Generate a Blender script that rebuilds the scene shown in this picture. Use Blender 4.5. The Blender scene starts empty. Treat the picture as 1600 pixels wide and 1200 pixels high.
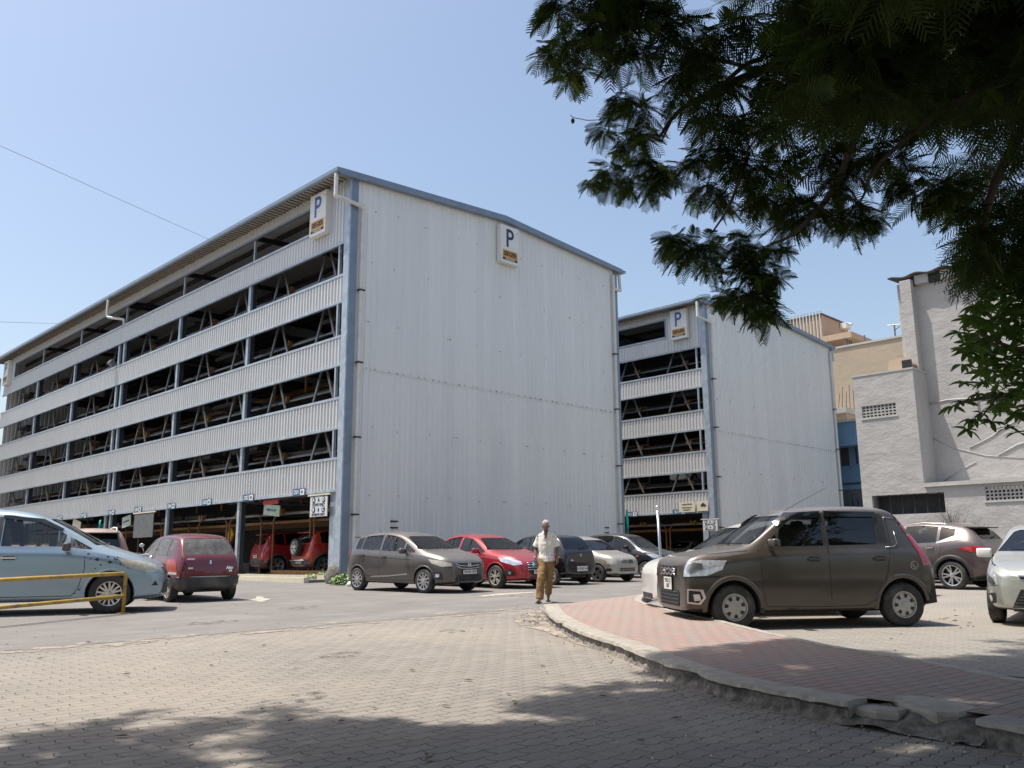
import bpy, bmesh, math, random
import numpy as np
from mathutils import Vector, Matrix
from mathutils.bvhtree import BVHTree
R = math.radians
PI = math.pi
random.seed(7)
scene = bpy.context.scene
COL = scene.collection

# ------------------------------------------------------------------ camera
FPX, PITCH, ROLL, YAW, CH = 1355.7, 0.198119, 0.0077944, PI/4, 1.155
SL = 0.015                                   # the ground rises gently away from the camera
fh = Vector((math.cos(YAW), math.sin(YAW), 0)); r0 = Vector((math.sin(YAW), -math.cos(YAW), 0))
FW = fh*math.cos(PITCH) + Vector((0, 0, math.sin(PITCH)))
u0 = -fh*math.sin(PITCH) + Vector((0, 0, math.cos(PITCH)))
RT = math.cos(ROLL)*r0 - math.sin(ROLL)*u0
UP = math.sin(ROLL)*r0 + math.cos(ROLL)*u0
CAM = Vector((0, 0, CH))
cam = bpy.data.objects.new("camera", bpy.data.cameras.new("camera")); COL.objects.link(cam)
cam.matrix_world = Matrix(((RT.x, UP.x, -FW.x, 0), (RT.y, UP.y, -FW.y, 0), (RT.z, UP.z, -FW.z, CH), (0, 0, 0, 1)))
cam.data.sensor_width = 36; cam.data.lens = FPX/1600*36
cam.data.clip_start = 0.05; cam.data.clip_end = 2000
scene.camera = cam
# ------------------------------------------------------------------ light
SUN_EL, SUN_AZ = R(70), R(132)               # azimuth counted from +X towards +Y
sd = Vector((math.cos(SUN_EL)*math.cos(SUN_AZ), math.cos(SUN_EL)*math.sin(SUN_AZ), math.sin(SUN_EL)))
sun = bpy.data.objects.new("sun", bpy.data.lights.new("sun", "SUN")); COL.objects.link(sun)
sun.data.energy = 4.2; sun.data.angle = R(0.53); sun.data.color = (1, 0.955, 0.88)
sun.rotation_euler = sd.to_track_quat('Z', 'Y').to_euler()
world = bpy.data.worlds.new("World"); scene.world = world; world.use_nodes = True
wn = world.node_tree; sky = wn.nodes.new("ShaderNodeTexSky"); sky.sky_type = 'NISHITA'; sky.sun_disc = False
sky.sun_elevation = SUN_EL; sky.sun_rotation = PI/2 - SUN_AZ
sky.altitude = 0; sky.air_density = 1.15; sky.dust_density = 2.8; sky.ozone_density = 0
wn.links.new(sky.outputs[0], wn.nodes["Background"].inputs[0]); wn.nodes["Background"].inputs[1].default_value = 0.132
scene.view_settings.view_transform = 'Standard'; scene.view_settings.look = 'None'
scene.view_settings.exposure = 0.5; scene.view_settings.gamma = 1.0
scene.cycles.max_bounces = 8; scene.cycles.transparent_max_bounces = 24

def ray(x, y): return RT*((x-800)/FPX) + UP*((600-y)/FPX) + FW
def gz(x, y): return SL*(x+y)*0.70711
def at(x, y, D):
    d = ray(x, y); return CAM + d*(D/((d.x+d.y)*0.70711))
def gp(x, y, dz=0):
    d = ray(x, y); n = Vector((-SL*.70711, -SL*.70711, 1)); return CAM + d*((dz-CH)/d.dot(n))
def onX(x, y, X):
    d = ray(x, y); return CAM + d*(X/d.x)
def project(p):
    q = Vector(p)-CAM; c = q.dot(FW)
    return (800+FPX*q.dot(RT)/c, 600-FPX*q.dot(UP)/c, c)

# ------------------------------------------------------------------ materials
def nodes(name):
    m = bpy.data.materials.new(name); m.use_nodes = True
    return m, m.node_tree, m.node_tree.nodes["Principled BSDF"]
def N(nt, t, **kw):
    n = nt.nodes.new(t)
    for k, v in kw.items(): setattr(n, k, v)
    return n
def mathn(nt, op, a, b=None, clamp=False):
    n = nt.nodes.new("ShaderNodeMath"); n.operation = op; n.use_clamp = clamp
    for i, v in enumerate((a, b)):
        if v is None: continue
        if hasattr(v, 'links'): nt.links.new(v, n.inputs[i])
        else: n.inputs[i].default_value = v
    return n.outputs[0]
def mixc(nt, f, a, b):
    n = nt.nodes.new("ShaderNodeMix"); n.data_type = 'RGBA'
    if hasattr(f, 'links'): nt.links.new(f, n.inputs[0])
    else: n.inputs[0].default_value = f
    for i, v in ((6, a), (7, b)):
        if hasattr(v, 'links'): nt.links.new(v, n.inputs[i])
        else: n.inputs[i].default_value = (*v[:3], 1)
    return n.outputs[2]
def noise(nt, scale, detail=4, rough=.55, coord='Object', stretch=None, rot=None):
    tc = N(nt, "ShaderNodeTexCoord"); v = tc.outputs[coord]
    if stretch or rot:
        mp = N(nt, "ShaderNodeMapping")
        if stretch: mp.inputs['Scale'].default_value = stretch
        if rot: mp.inputs['Rotation'].default_value = rot
        nt.links.new(v, mp.inputs[0]); v = mp.outputs[0]
    n = N(nt, "ShaderNodeTexNoise"); n.inputs['Scale'].default_value = scale; n.inputs['Detail'].default_value = detail
    n.inputs['Roughness'].default_value = rough; nt.links.new(v, n.inputs['Vector'])
    return n.outputs[0]
def ramp(nt, f, lo, hi):
    n = N(nt, "ShaderNodeMapRange"); nt.links.new(f, n.inputs[0])
    n.inputs[1].default_value = lo; n.inputs[2].default_value = hi; return n.outputs[0]
def bump(nt, bs, h, st, dist=.01):
    b = N(nt, "ShaderNodeBump"); b.inputs['Strength'].default_value = st; b.inputs['Distance'].default_value = dist
    nt.links.new(h, b.inputs['Height']); nt.links.new(b.outputs[0], bs.inputs['Normal'])
def mat(name, col, rough=.5, metal=0, var=.12, scale=6, stretch=None, coat=0, bmp=0, bscale=60, spec=.5, col2=None, c2=(.45, .7), c2scale=3, c2stretch=None):
    m, nt, bs = nodes(name)
    a = tuple(c*(1-var) for c in col); b = tuple(min(1, c*(1+var)) for c in col)
    o = mixc(nt, ramp(nt, noise(nt, scale, 5, .6, stretch=stretch), .3, .7), a, b)
    if col2: o = mixc(nt, ramp(nt, noise(nt, c2scale, 6, .65, stretch=c2stretch), *c2), o, col2)
    nt.links.new(o, bs.inputs['Base Color'])
    bs.inputs['Roughness'].default_value = rough; bs.inputs['Metallic'].default_value = metal
    bs.inputs['Coat Weight'].default_value = coat; bs.inputs['Specular IOR Level'].default_value = spec
    if bmp: bump(nt, bs, noise(nt, bscale, 5), bmp)
    return m
def paint(name, col, dust=.35, metal=.4, dcol=(.36, .31, .26), rough=.26):
    """car paint under road dust: the dust lies on what faces up, in smears"""
    m, nt, bs = nodes(name)
    g = N(nt, "ShaderNodeNewGeometry"); s = N(nt, "ShaderNodeSeparateXYZ"); nt.links.new(g.outputs['Normal'], s.inputs[0])
    up = ramp(nt, s.outputs[2], -.1, .95)
    n1 = ramp(nt, noise(nt, 2.2, 6, .65), .25, .75)
    f = mathn(nt, 'MULTIPLY', mathn(nt, 'ADD', mathn(nt, 'MULTIPLY', up, .85), .10), mathn(nt, 'ADD', mathn(nt, 'MULTIPLY', n1, .7), .45))
    f = mathn(nt, 'MULTIPLY', f, dust, True)
    nt.links.new(mixc(nt, f, col, dcol), bs.inputs['Base Color'])
    nt.links.new(mathn(nt, 'ADD', mathn(nt, 'MULTIPLY', f, .5), rough), bs.inputs['Roughness'])
    nt.links.new(mathn(nt, 'SUBTRACT', metal, mathn(nt, 'MULTIPLY', f, metal*.9)), bs.inputs['Metallic'])
    bs.inputs['Coat Weight'].default_value = .9*(1-dust*.4); bs.inputs['Coat Roughness'].default_value = .04+.16*dust
    return m
def glass(name, tint, gloss=.05, dust=.12, dcol=(.35, .33, .3)):
    m = bpy.data.materials.new(name); m.use_nodes = True; nt = m.node_tree; nt.nodes.clear()
    out = N(nt, "ShaderNodeOutputMaterial"); tr = N(nt, "ShaderNodeBsdfTransparent"); tr.inputs[0].default_value = (*tint, 1)
    gl = N(nt, "ShaderNodeBsdfGlossy"); gl.inputs['Roughness'].default_value = gloss
    fr = N(nt, "ShaderNodeFresnel"); fr.inputs[0].default_value = 1.75
    m1 = N(nt, "ShaderNodeMixShader"); nt.links.new(fr.outputs[0], m1.inputs[0]); nt.links.new(tr.outputs[0], m1.inputs[1]); nt.links.new(gl.outputs[0], m1.inputs[2])
    df = N(nt, "ShaderNodeBsdfDiffuse"); df.inputs[0].default_value = (*dcol, 1)
    m2 = N(nt, "ShaderNodeMixShader"); f = mathn(nt, 'MULTIPLY', ramp(nt, noise(nt, 5, 6, .7), .2, .8), dust*2)
    nt.links.new(f, m2.inputs[0]); nt.links.new(m1.outputs[0], m2.inputs[1]); nt.links.new(df.outputs[0], m2.inputs[2])
    nt.links.new(m2.outputs[0], out.inputs[0]); return m
M = {}
M['clad'] = mat('clad', (.61, .60, .585), .40, .2, .05, .5, stretch=(6, 6, .15), col2=(.55, .54, .52), c2=(.52, .9), c2scale=.7, c2stretch=(1.5, 1.5, .35), bmp=.12, bscale=3)
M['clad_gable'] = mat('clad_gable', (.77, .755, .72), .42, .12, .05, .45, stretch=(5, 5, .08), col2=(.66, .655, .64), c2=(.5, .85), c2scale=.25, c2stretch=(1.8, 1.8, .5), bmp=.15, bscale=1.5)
M['trim'] = mat('trim', (.21, .26, .32), .4, .3, .12, 3)
M['trim_light'] = mat('trim_light', (.36, .41, .47), .4, .3, .15, 4, col2=(.55, .58, .6), c2=(.5, .75))
M['column'] = mat('column', (.06, .078, .10), .5, .2, .12, 3)
M['steel'] = mat('steel', (.17, .175, .185), .45, .5, .2, 5)
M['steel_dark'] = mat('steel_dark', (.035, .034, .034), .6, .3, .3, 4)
M['orange'] = mat('orange', (.20, .085, .016), .5, 0, .3, 4, col2=(.12, .08, .05), c2=(.5, .8))
M['white'] = mat('white', (.75, .74, .70), .5, 0, .06, 3)
M['pvc'] = mat('pvc', (.66, .65, .60), .4, 0, .1, 3)
M['cream'] = mat('cream', (.62, .56, .42), .8, 0, .1, 3)
M['navy'] = mat('navy', (.02, .035, .10), .5)
M['sign_blue'] = mat('sign_blue', (.02, .10, .20), .5)
M['letter_blue'] = mat('letter_blue', (.05, .11, .36), .5)
M['amber'] = mat('amber', (.62, .33, .07), .5)
M['black'] = mat('black', (.012, .012, .013), .5)
M['soft_black'] = mat('soft_black', (.03, .03, .031), .65, 0, .3, 8)
M['plastic'] = mat('plastic', (.035, .035, .036), .55, 0, .3, 3, col2=(.16, .14, .12), c2=(.45, .9))
M['rubber'] = mat('rubber', (.028, .027, .026), .8, 0, .3, 9, col2=(.14, .12, .10), c2=(.5, .9), c2scale=6)
M['alloy'] = mat('alloy', (.55, .55, .55), .3, .8, .1, 6)
M['alloy_dirty'] = mat('alloy_dirty', (.42, .39, .34), .5, .3, .15, 6)
M['cap'] = mat('cap', (.40, .38, .35), .5, .3, .1, 6)
M['chrome'] = mat('chrome', (.72, .72, .73), .12, 1, .03)
M['chrome_dull'] = mat('chrome_dull', (.55, .54, .52), .3, 1, .1)
M['lamp'] = mat('lamp', (.55, .57, .60), .12, .35, .35, 18, coat=1)
M['lamp_old'] = mat('lamp_old', (.50, .46, .36), .25, .2, .2, 14, coat=.6)
M['lamp_dark'] = mat('lamp_dark', (.10, .10, .10), .15, .4, .3, 20, coat=1)
M['red_lens'] = mat('red_lens', (.38, .012, .012), .2, 0, .25, 14, coat=1)
M['clear_lens'] = mat('clear_lens', (.6, .55, .5), .2, .1, .2, 14, coat=1)
M['orange_lens'] = mat('orange_lens', (.7, .18, .02), .2, 0, .15, 12, coat=1)
M['plate'] = mat('plate', (.62, .61, .58), .5, 0, .08, 8)
M['seat'] = mat('seat', (.10, .095, .09), .9, 0, .2, 12)
M['seat_beige'] = mat('seat_beige', (.30, .27, .22), .9, 0, .2, 12)
M['cabin'] = mat('cabin', (.045, .045, .045), .8)
M['glass_dark'] = glass('glass_dark', (.30, .32, .33), .02, .012)
M['glass_clear'] = glass('glass_clear', (.66, .74, .72), .02, .008)
M['glass_dust'] = glass('glass_dust', (.55, .56, .53), .12, .30)
M['glass_dead'] = mat('glass_dead', (.008, .009, .010), .08, 0, .3, 3, coat=.6)

# ------------------------------------------------------------------ mesh helpers
class MB:
    def __init__(s): s.v = []; s.f = []; s.m = []
    def add(s, vs, fs, mi=0):
        o = len(s.v); s.v += [tuple(p) for p in vs]; s.f += [tuple(i+o for i in q) for q in fs]; s.m += [mi]*len(fs); return s
    def box(s, lo, hi, mi=0):
        (a, b, c), (d, e, f) = lo, hi
        return s.add([(a,b,c),(d,b,c),(d,e,c),(a,e,c),(a,b,f),(d,b,f),(d,e,f),(a,e,f)],
                     [(3,2,1,0),(4,5,6,7),(0,1,5,4),(1,2,6,5),(2,3,7,6),(3,0,4,7)], mi)
    def bar(s, p, q, w, h=None, mi=0, up=(0, 0, 1)):
        p, q = Vector(p), Vector(q); h = h or w; d = (q-p).normalized(); u = Vector(up)
        if abs(d.dot(u)) > .98: u = Vector((1, 0, 0))
        a = d.cross(u).normalized()*w/2; b = d.cross(a).normalized()*h/2
        vs = [t+k*a+l*b for t in (p, q) for k, l in ((-1,-1),(1,-1),(1,1),(-1,1))]
        return s.add(vs, [(0,1,2,3),(7,6,5,4),(0,4,5,1),(1,5,6,2),(2,6,7,3),(3,7,4,0)], mi)
    def tube(s, pts, r, n=8, mi=0, caps=True):
        pts = [Vector(p) for p in pts]; rr = r if isinstance(r, (list, tuple)) else [r]*len(pts)
        vs = []; prev = None
        for i, p in enumerate(pts):
            d = (pts[min(i+1, len(pts)-1)]-pts[max(i-1, 0)]).normalized()
            if prev is None:
                a = d.orthogonal().normalized()
            else:
                a = (prev-d*prev.dot(d)).normalized()
            prev = a; b = d.cross(a)
            vs += [p+rr[i]*(math.cos(2*PI*k/n)*a+math.sin(2*PI*k/n)*b) for k in range(n)]
        fs = [(i*n+k, i*n+(k+1) % n, (i+1)*n+(k+1) % n, (i+1)*n+k) for i in range(len(pts)-1) for k in range(n)]
        if caps: fs += [tuple(range(n-1, -1, -1)), tuple(range((len(pts)-1)*n, len(pts)*n))]
        return s.add(vs, fs, mi)
    def prism(s, poly, axis, a, b, mi=0):
        """poly in the two other axes (in x,y,z order) extruded along axis from a to b"""
        def P(p, t):
            q = list(p); q.insert(axis, t); return q
        n = len(poly); vs = [P(p, a) for p in poly]+[P(p, b) for p in poly]
        return s.add(vs, [tuple(range(n))[::-1], tuple(range(n, 2*n))]+[(i, (i+1) % n, n+(i+1) % n, n+i) for i in range(n)], mi)
    def lathe(s, prof, axis=1, n=24, mi=0, c=(0, 0, 0)):
        """prof: (radius, along axis)"""
        vs = []
        for r, t in prof:
            for k in range(n):
                a = 2*PI*k/n; q = [r*math.cos(a), r*math.sin(a)]; q.insert(axis, t); vs.append([q[i]+c[i] for i in range(3)])
        m = len(prof)
        return s.add(vs, [(i*n+k, i*n+(k+1) % n, (i+1)*n+(k+1) % n, (i+1)*n+k) for i in range(m-1) for k in range(n)], mi)
    def build(s, name, mats, parent=None, smooth=False, recalc=True):
        me = bpy.data.meshes.new(name); me.from_pydata(s.v, [], s.f); me.update()
        mats = mats if isinstance(mats, (list, tuple)) else [mats]
        for m in mats: me.materials.append(M[m] if isinstance(m, str) else m)
        me.polygons.foreach_set('material_index', s.m)
        if recalc:
            bm = bmesh.new(); bm.from_mesh(me); bmesh.ops.recalc_face_normals(bm, faces=bm.faces); bm.to_mesh(me); bm.free()
        if smooth: me.polygons.foreach_set('use_smooth', [True]*len(me.polygons))
        return link(name, me, parent)
def link(name, me, parent=None):
    o = bpy.data.objects.new(name, me); COL.objects.link(o)
    if parent: o.parent = parent
    return o
def tag(o, label=None, cat=None, group=None, kind=None):
    for k, v in (('label', label), ('category', cat), ('group', group), ('kind', kind)):
        if v: o[k] = v
    return o
def thing(name, label, cat, loc=(0, 0, 0), rz=0, group=None, kind=None):
    o = bpy.data.objects.new(name, None); COL.objects.link(o); o.location = loc; o.rotation_euler = (0, 0, rz)
    o.empty_display_size = .2
    return tag(o, label, cat, group, kind)
def kids(o): return [c for c in bpy.data.objects if c.parent == o]
def copy_tree(o, parent=None, cache={}):
    c = o.copy(); COL.objects.link(c); c.parent = parent
    for ch in list(kids(o)): copy_tree(ch, c)
    return c
def evaluated(o):
    """apply the modifiers of o"""
    dg = bpy.context.evaluated_depsgraph_get(); me = bpy.data.meshes.new_from_object(o.evaluated_get(dg))
    o.modifiers.clear(); old = o.data; o.data = me; bpy.data.meshes.remove(old); return o
def text_mb(mb, s, size, M4, mi=0, extrude=.004, bold=0, align='CENTER'):
    """lettering as flat raised shapes added to a mesh; M4 maps text x,y,z to the part"""
    cu = bpy.data.curves.new('t', 'FONT'); cu.body = s; cu.size = size; cu.extrude = extrude; cu.offset = bold
    cu.align_x = align; cu.align_y = 'CENTER'; cu.resolution_u = 3
    o = bpy.data.objects.new('t', cu); COL.objects.link(o)
    dg = bpy.context.evaluated_depsgraph_get(); me = bpy.data.meshes.new_from_object(o.evaluated_get(dg))
    mb.add([M4 @ v.co for v in me.vertices], [tuple(p.vertices) for p in me.polygons], mi)
    bpy.data.objects.remove(o); bpy.data.curves.remove(cu); bpy.data.meshes.remove(me)
def frame4(o, x, n):
    """text frame at o, reading direction x, facing n"""
    x = Vector(x).normalized(); n = Vector(n).normalized(); y = n.cross(x)
    return Matrix(((x.x, y.x, n.x, o[0]), (x.y, y.y, n.y, o[1]), (x.z, y.z, n.z, o[2]), (0, 0, 0, 1)))
def ripple(me, amp, freq, seed=0):
    from mathutils import noise as mn
    for v in me.vertices: v.co += v.normal*amp*mn.noise(v.co*freq+Vector((seed, 0, 0)))
# ------------------------------------------------------------------ ground
def paver_mat(name, angle, cols, joint, bw, bh, zig, mort=.007, red=None, jd=.8):
    m, nt, bs = nodes(name)
    tc = N(nt, "ShaderNodeTexCoord"); mp = N(nt, "ShaderNodeMapping"); mp.inputs['Rotation'].default_value = (0, 0, angle); nt.links.new(tc.outputs['Object'], mp.inputs[0])
    s = N(nt, "ShaderNodeSeparateXYZ"); nt.links.new(mp.outputs[0], s.inputs[0])
    # slight waviness of the rows as laid by hand
    wob = mathn(nt, 'MULTIPLY', mathn(nt, 'SUBTRACT', noise(nt, .6, 2), .5), .10)
    v = mathn(nt, 'ADD', s.outputs[1], wob); u = s.outputs[0]
    if zig:
        t = mathn(nt, 'PINGPONG', u, bw/4); v = mathn(nt, 'ADD', v, mathn(nt, 'MULTIPLY', t, zig))
        t2 = mathn(nt, 'PINGPONG', v, bh/2); u = mathn(nt, 'ADD', u, mathn(nt, 'MULTIPLY', t2, .35))
    cb = N(nt, "ShaderNodeCombineXYZ"); nt.links.new(u, cb.inputs[0]); nt.links.new(v, cb.inputs[1])
    br = N(nt, "ShaderNodeTexBrick"); nt.links.new(cb.outputs[0], br.inputs['Vector']); br.inputs['Scale'].default_value = 1
    br.inputs['Mortar Size'].default_value = mort; br.inputs['Mortar Smooth'].default_value = .5; br.inputs['Brick Width'].default_value = bw; br.inputs['Row Height'].default_value = bh
    br.inputs['Color1'].default_value = (*cols[0], 1); br.inputs['Color2'].default_value = (*cols[1], 1); br.inputs['Mortar'].default_value = (*joint, 1); br.inputs['Bias'].default_value = -.1
    # dust in the joints and over the blocks
    sand = (.325, .283, .236)
    n1 = ramp(nt, noise(nt, .45, 5, .6), .35, .7); n2 = ramp(nt, noise(nt, 5, 6, .7), .3, .8)
    dust = mathn(nt, 'MULTIPLY', mathn(nt, 'ADD', mathn(nt, 'MULTIPLY', n1, .55), mathn(nt, 'MULTIPLY', n2, .40)), jd, True)
    c1 = mixc(nt, dust, br.outputs['Color'], sand)
    n3 = ramp(nt, noise(nt, 45, 4, .7), .66, .74); c1 = mixc(nt, mathn(nt, 'MULTIPLY', n3, .45), c1, (.10, .09, .08))
    n4 = ramp(nt, noise(nt, .9, 5, .7), .55, .72); c1 = mixc(nt, mathn(nt, 'MULTIPLY', n4, .28), c1, (.14, .135, .13))
    # bits of broken joint: darker gaps here and there
    gap = mathn(nt, 'MULTIPLY', br.outputs['Fac'], ramp(nt, noise(nt, 1.7, 5, .75), .38, .66))
    c1 = mixc(nt, gap, c1, joint)
    nt.links.new(c1, bs.inputs['Base Color']); bs.inputs['Roughness'].default_value = .9; bs.inputs['Specular IOR Level'].default_value = .25
    h = mathn(nt, 'SUBTRACT', mathn(nt, 'MULTIPLY', noise(nt, 30, 5, .7), .35), mathn(nt, 'MULTIPLY', br.outputs['Fac'], 1.0))
    h = mathn(nt, 'ADD', h, mathn(nt, 'MULTIPLY', noise(nt, 3, 3), .6))
    bump(nt, bs, h, .55, .012); return m
M['pavers'] = paver_mat('pavers', 0, ((.195, .178, .158), (.245, .222, .197)), (.075, .070, .064), .25, .125, .36, jd=1)
M['pink_pavers'] = paver_mat('pink_pavers', R(8), ((.335, .205, .175), (.27, .235, .215)), (.10, .08, .07), .22, .11, 0, .006, jd=.8)
M['lot_pavers'] = paver_mat('lot_pavers', R(90), ((.215, .20, .18), (.26, .245, .22)), (.10, .095, .09), .22, .11, .2, .005, jd=1)
def asphalt():
    m, nt, bs = nodes('asphalt')
    a = mixc(nt, ramp(nt, noise(nt, 1.1, 6, .65), .3, .7), (.160, .149, .138), (.215, .199, .182))
    a = mixc(nt, mathn(nt, 'MULTIPLY', ramp(nt, noise(nt, .35, 5, .7, stretch=(1, 3, 1)), .5, .75), .6), a, (.29, .265, .235))
    a = mixc(nt, mathn(nt, 'MULTIPLY', ramp(nt, noise(nt, 70, 3, .6), .5, .75), .35), a, (.08, .08, .08))
    a = mixc(nt, mathn(nt, 'MULTIPLY', ramp(nt, noise(nt, 2.3, 5, .8), .62, .68), .35), a, (.09, .085, .08))
    nt.links.new(a, bs.inputs['Base Color']); bs.inputs['Roughness'].default_value = .88; bs.inputs['Specular IOR Level'].default_value = .3
    bump(nt, bs, mathn(nt, 'ADD', noise(nt, 60, 4), noise(nt, 2, 3)), .5, .01); return m
M['asphalt'] = asphalt()
M['sand'] = mat('sand', (.30, .255, .205), .95, 0, .25, 14, bmp=.6, bscale=50, col2=(.26, .22, .18), c2=(.5, .7), c2scale=5)
M['concrete'] = mat('concrete', (.33, .295, .25), .92, 0, .2, 7, bmp=.6, bscale=35, col2=(.18, .17, .155), c2=(.55, .75), c2scale=3)
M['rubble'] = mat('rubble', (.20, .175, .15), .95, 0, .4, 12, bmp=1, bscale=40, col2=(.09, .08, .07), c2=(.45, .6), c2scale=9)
M['road_paint'] = mat('road_paint', (.42, .38, .30), .8, 0, .2, 8, col2=(.24, .22, .2), c2=(.5, .62), c2scale=12)
def sheet(name, poly, dz, material, kind='structure', cell=2.0):
    """flat piece of ground following the gentle slope"""
    mb = MB(); bm = bmesh.new(); bm.faces.new([bm.verts.new((x, y, 0)) for x, y in poly]); bmesh.ops.triangulate(bm, faces=bm.faces)
    vs = [(v.co.x, v.co.y, gz(v.co.x, v.co.y)+dz) for v in bm.verts]; bm.verts.index_update(); fs = [tuple(v.index for v in f.verts) for f in bm.faces]; bm.free()
    mb.add(vs, fs); o = mb.build(name, material, None, recalc=False)
    for p in o.data.polygons:
        if p.normal.z < 0: p.flip()
    o['kind'] = kind; return o
def wavy(a, b, n, amp, seed):
    rr = random.Random(seed); return [(a[0]+(b[0]-a[0])*i/n+rr.uniform(-amp, amp), a[1]+(b[1]-a[1])*i/n+rr.uniform(-amp, amp)) for i in range(n+1)]
sheet('ground', [(-300, -300), (300, -300), (300, 300), (-300, 300)], -.012, 'asphalt')
edge = wavy((-30, 11.55), (12.3, 11.45), 90, .05, 3)
sheet('plaza_paving', [(-30, -30), (26, -30), (26, 4.2), (12.3, 11.45)]+edge[::-1], -.004, 'pavers')
sheet('parking_paving', [(8.6, -6), (24, -6), (24, 8.5), (20, 10.6), (13.6, 10.6), (12.2, 9.2), (9.6, 5.4), (8.6, 3.9)], .003, 'lot_pavers')
sheet('road', [(-60, 60), *edge, (13.2, 11.2), (20, 10.9), (24.2, 8.7), (60, 8.7), (60, 60)], .0, 'asphalt')
# pale arrow and worn line on the road
def gxy(x, y): p = gp(x, y); return (p.x, p.y)
sheet('road_arrow', [gxy(*p) for p in ((390, 937.5), (400, 935), (401, 932), (411, 932.5), (412, 935), (424, 936), (408, 941))], .006, 'road_paint')
sheet('road_line', [gxy(*p) for p in ((745, 932), (775, 928), (835, 925), (835, 926.5), (790, 929.5), (755, 932.5))], .006, 'road_paint')
def patchy(m, scale=3.2, lo=.42, hi=.56):
    nt = m.node_tree; bs = nt.nodes["Principled BSDF"]; out = nt.nodes["Material Output"]; tr = N(nt, "ShaderNodeBsdfTransparent"); mx = N(nt, "ShaderNodeMixShader")
    nt.links.new(ramp(nt, noise(nt, scale, 6, .7), lo, hi), mx.inputs[0]); nt.links.new(tr.outputs[0], mx.inputs[1]); nt.links.new(bs.outputs[0], mx.inputs[2]); nt.links.new(mx.outputs[0], out.inputs[0])
M['sand_thin'] = mat('sand_thin', (.32, .27, .215), .95, 0, .25, 14, bmp=.6, bscale=50); patchy(M['sand_thin'])
sheet('sand_drift', [gxy(*p) for p in ((846, 948), (826, 958), (800, 968), (812, 978), (850, 986), (890, 1003), (940, 1017), (1000, 1040), (1040, 1052), (1060, 1045), (1000, 1022), (930, 1000), (880, 980), (852, 962))], .003, 'sand_thin', 'stuff')
# ---- the raised pink footpath with its broken kerb
outer = [(849, 944), (853, 955), (864, 965), (884, 976), (908, 987), (960, 1004), (1000, 1019), (1040, 1035), (1082, 1049), (1125, 1060), (1180, 1072), (1240, 1083), (1300, 1093), (1370, 1103), (1450, 1114), (1520, 1124), (1620, 1140), (1750, 1162), (1900, 1190)]
back = [(2000, 1120), (1750, 1082), (1600, 1060), (1520, 1044), (1440, 1030), (1370, 1018), (1300, 1007), (1200, 986), (1130, 969), (1090, 960), (1052, 953), (1036, 948), (1012, 942), (1003, 937), (1008, 930), (1018, 927)]
KH = .14
def kp(x, y): p = gp(x, y, KH); return Vector((p.x, p.y, 0))
def smooth_line(pts, n=4):
    out = []
    P = [pts[0]]+pts+[pts[-1]]
    for i in range(1, len(P)-2):
        for k in range(n):
            t = k/n; a, b, c, d = P[i-1], P[i], P[i+1], P[i+2]
            out.append(.5*((2*b)+(-a+c)*t+(2*a-5*b+4*c-d)*t*t+(-a+3*b-3*c+d)*t*t*t))
    out.append(pts[-1]); return out
OUT = smooth_line([kp(*p) for p in outer], 6); BACK = smooth_line([kp(*p) for p in back], 4)
def offset(line, d):
    o = []
    for i, p in enumerate(line):
        t = (line[min(i+1, len(line)-1)]-line[max(i-1, 0)]); t.normalize(); o.append(p+Vector((t.y, -t.x, 0))*d)
    return o
ctr = sum(OUT, Vector())/len(OUT)
sgn = 1 if (offset(OUT, .1)[20]-OUT[20]).dot(kp(1200, 1030)-OUT[20]) > 0 else -1
INN = offset(OUT, sgn*.26); sgb = 1 if (offset(BACK, .1)[30]-BACK[30]).dot(kp(1200, 1030)-BACK[30]) > 0 else -1
BIN = offset(BACK, sgb*.13)
o = sheet('footpath', [(p.x, p.y) for p in INN]+[(p.x, p.y) for p in BIN], KH-.008, 'pink_pavers')
from mathutils import noise as mnoise
def kerb(name, line, inner, label, chip, seed, step=1, mats=('concrete', 'rubble')):
    """kerb as a swept section whose outer face is broken away in bites"""
    mb = MB(); pts = []; rr = random.Random(seed)
    fine = []
    for i in range(len(line)-1):
        for k in range(4):
            t = k/4; fine.append((line[i].lerp(line[i+1], t), inner[i].lerp(inner[i+1], t)))
    fine.append((line[-1], inner[-1])); rows = []
    for i, (p, q) in enumerate(fine):
        d = (q-p).normalized(); n1 = mnoise.noise(p*2.2+Vector((seed, 0, 0))); n2 = mnoise.noise(p*9+Vector((0, seed, 0)))
        bite = max(0, n1-.02)*chip*1.7+max(0, n2)*chip*.5
        z = gz(p.x, p.y); top = KH+.004*mnoise.noise(p*5)
        a = p+d*bite
        under = p+d*(bite+chip*(.25+.5*abs(mnoise.noise(p*6+Vector((3, 3, 1))))))
        foot = p+d*(chip*.4*mnoise.noise(p*7+Vector((9, 1, 1))))
        rows.append([(foot.x, foot.y, z-.02), (under.x+.0, under.y, z+.045+.03*n2), (under.x, under.y, z+.085+.015*n1), (a.x, a.y, z+top-.035-.01*n2), (a.x+d.x*.012, a.y+d.y*.012, z+top-.003), (p.x+d.x*(.10+bite*.5), p.y+d.y*(.10+bite*.5), z+top+.002), (q.x, q.y, z+KH), (q.x, q.y, z-.02)])
    vs = [v for r in rows for v in r]; m = 8
    for i in range(len(rows)-1):
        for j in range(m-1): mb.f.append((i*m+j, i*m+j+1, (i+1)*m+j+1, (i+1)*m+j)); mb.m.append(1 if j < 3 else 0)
    mb.v = vs; mb.f.append(tuple(range(m))); mb.m.append(0); mb.f.append(tuple(range((len(rows)-1)*m, len(rows)*m))); mb.m.append(0)
    o = mb.build(name, list(mats), None); tag(o, label, 'kerb'); return o
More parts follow.
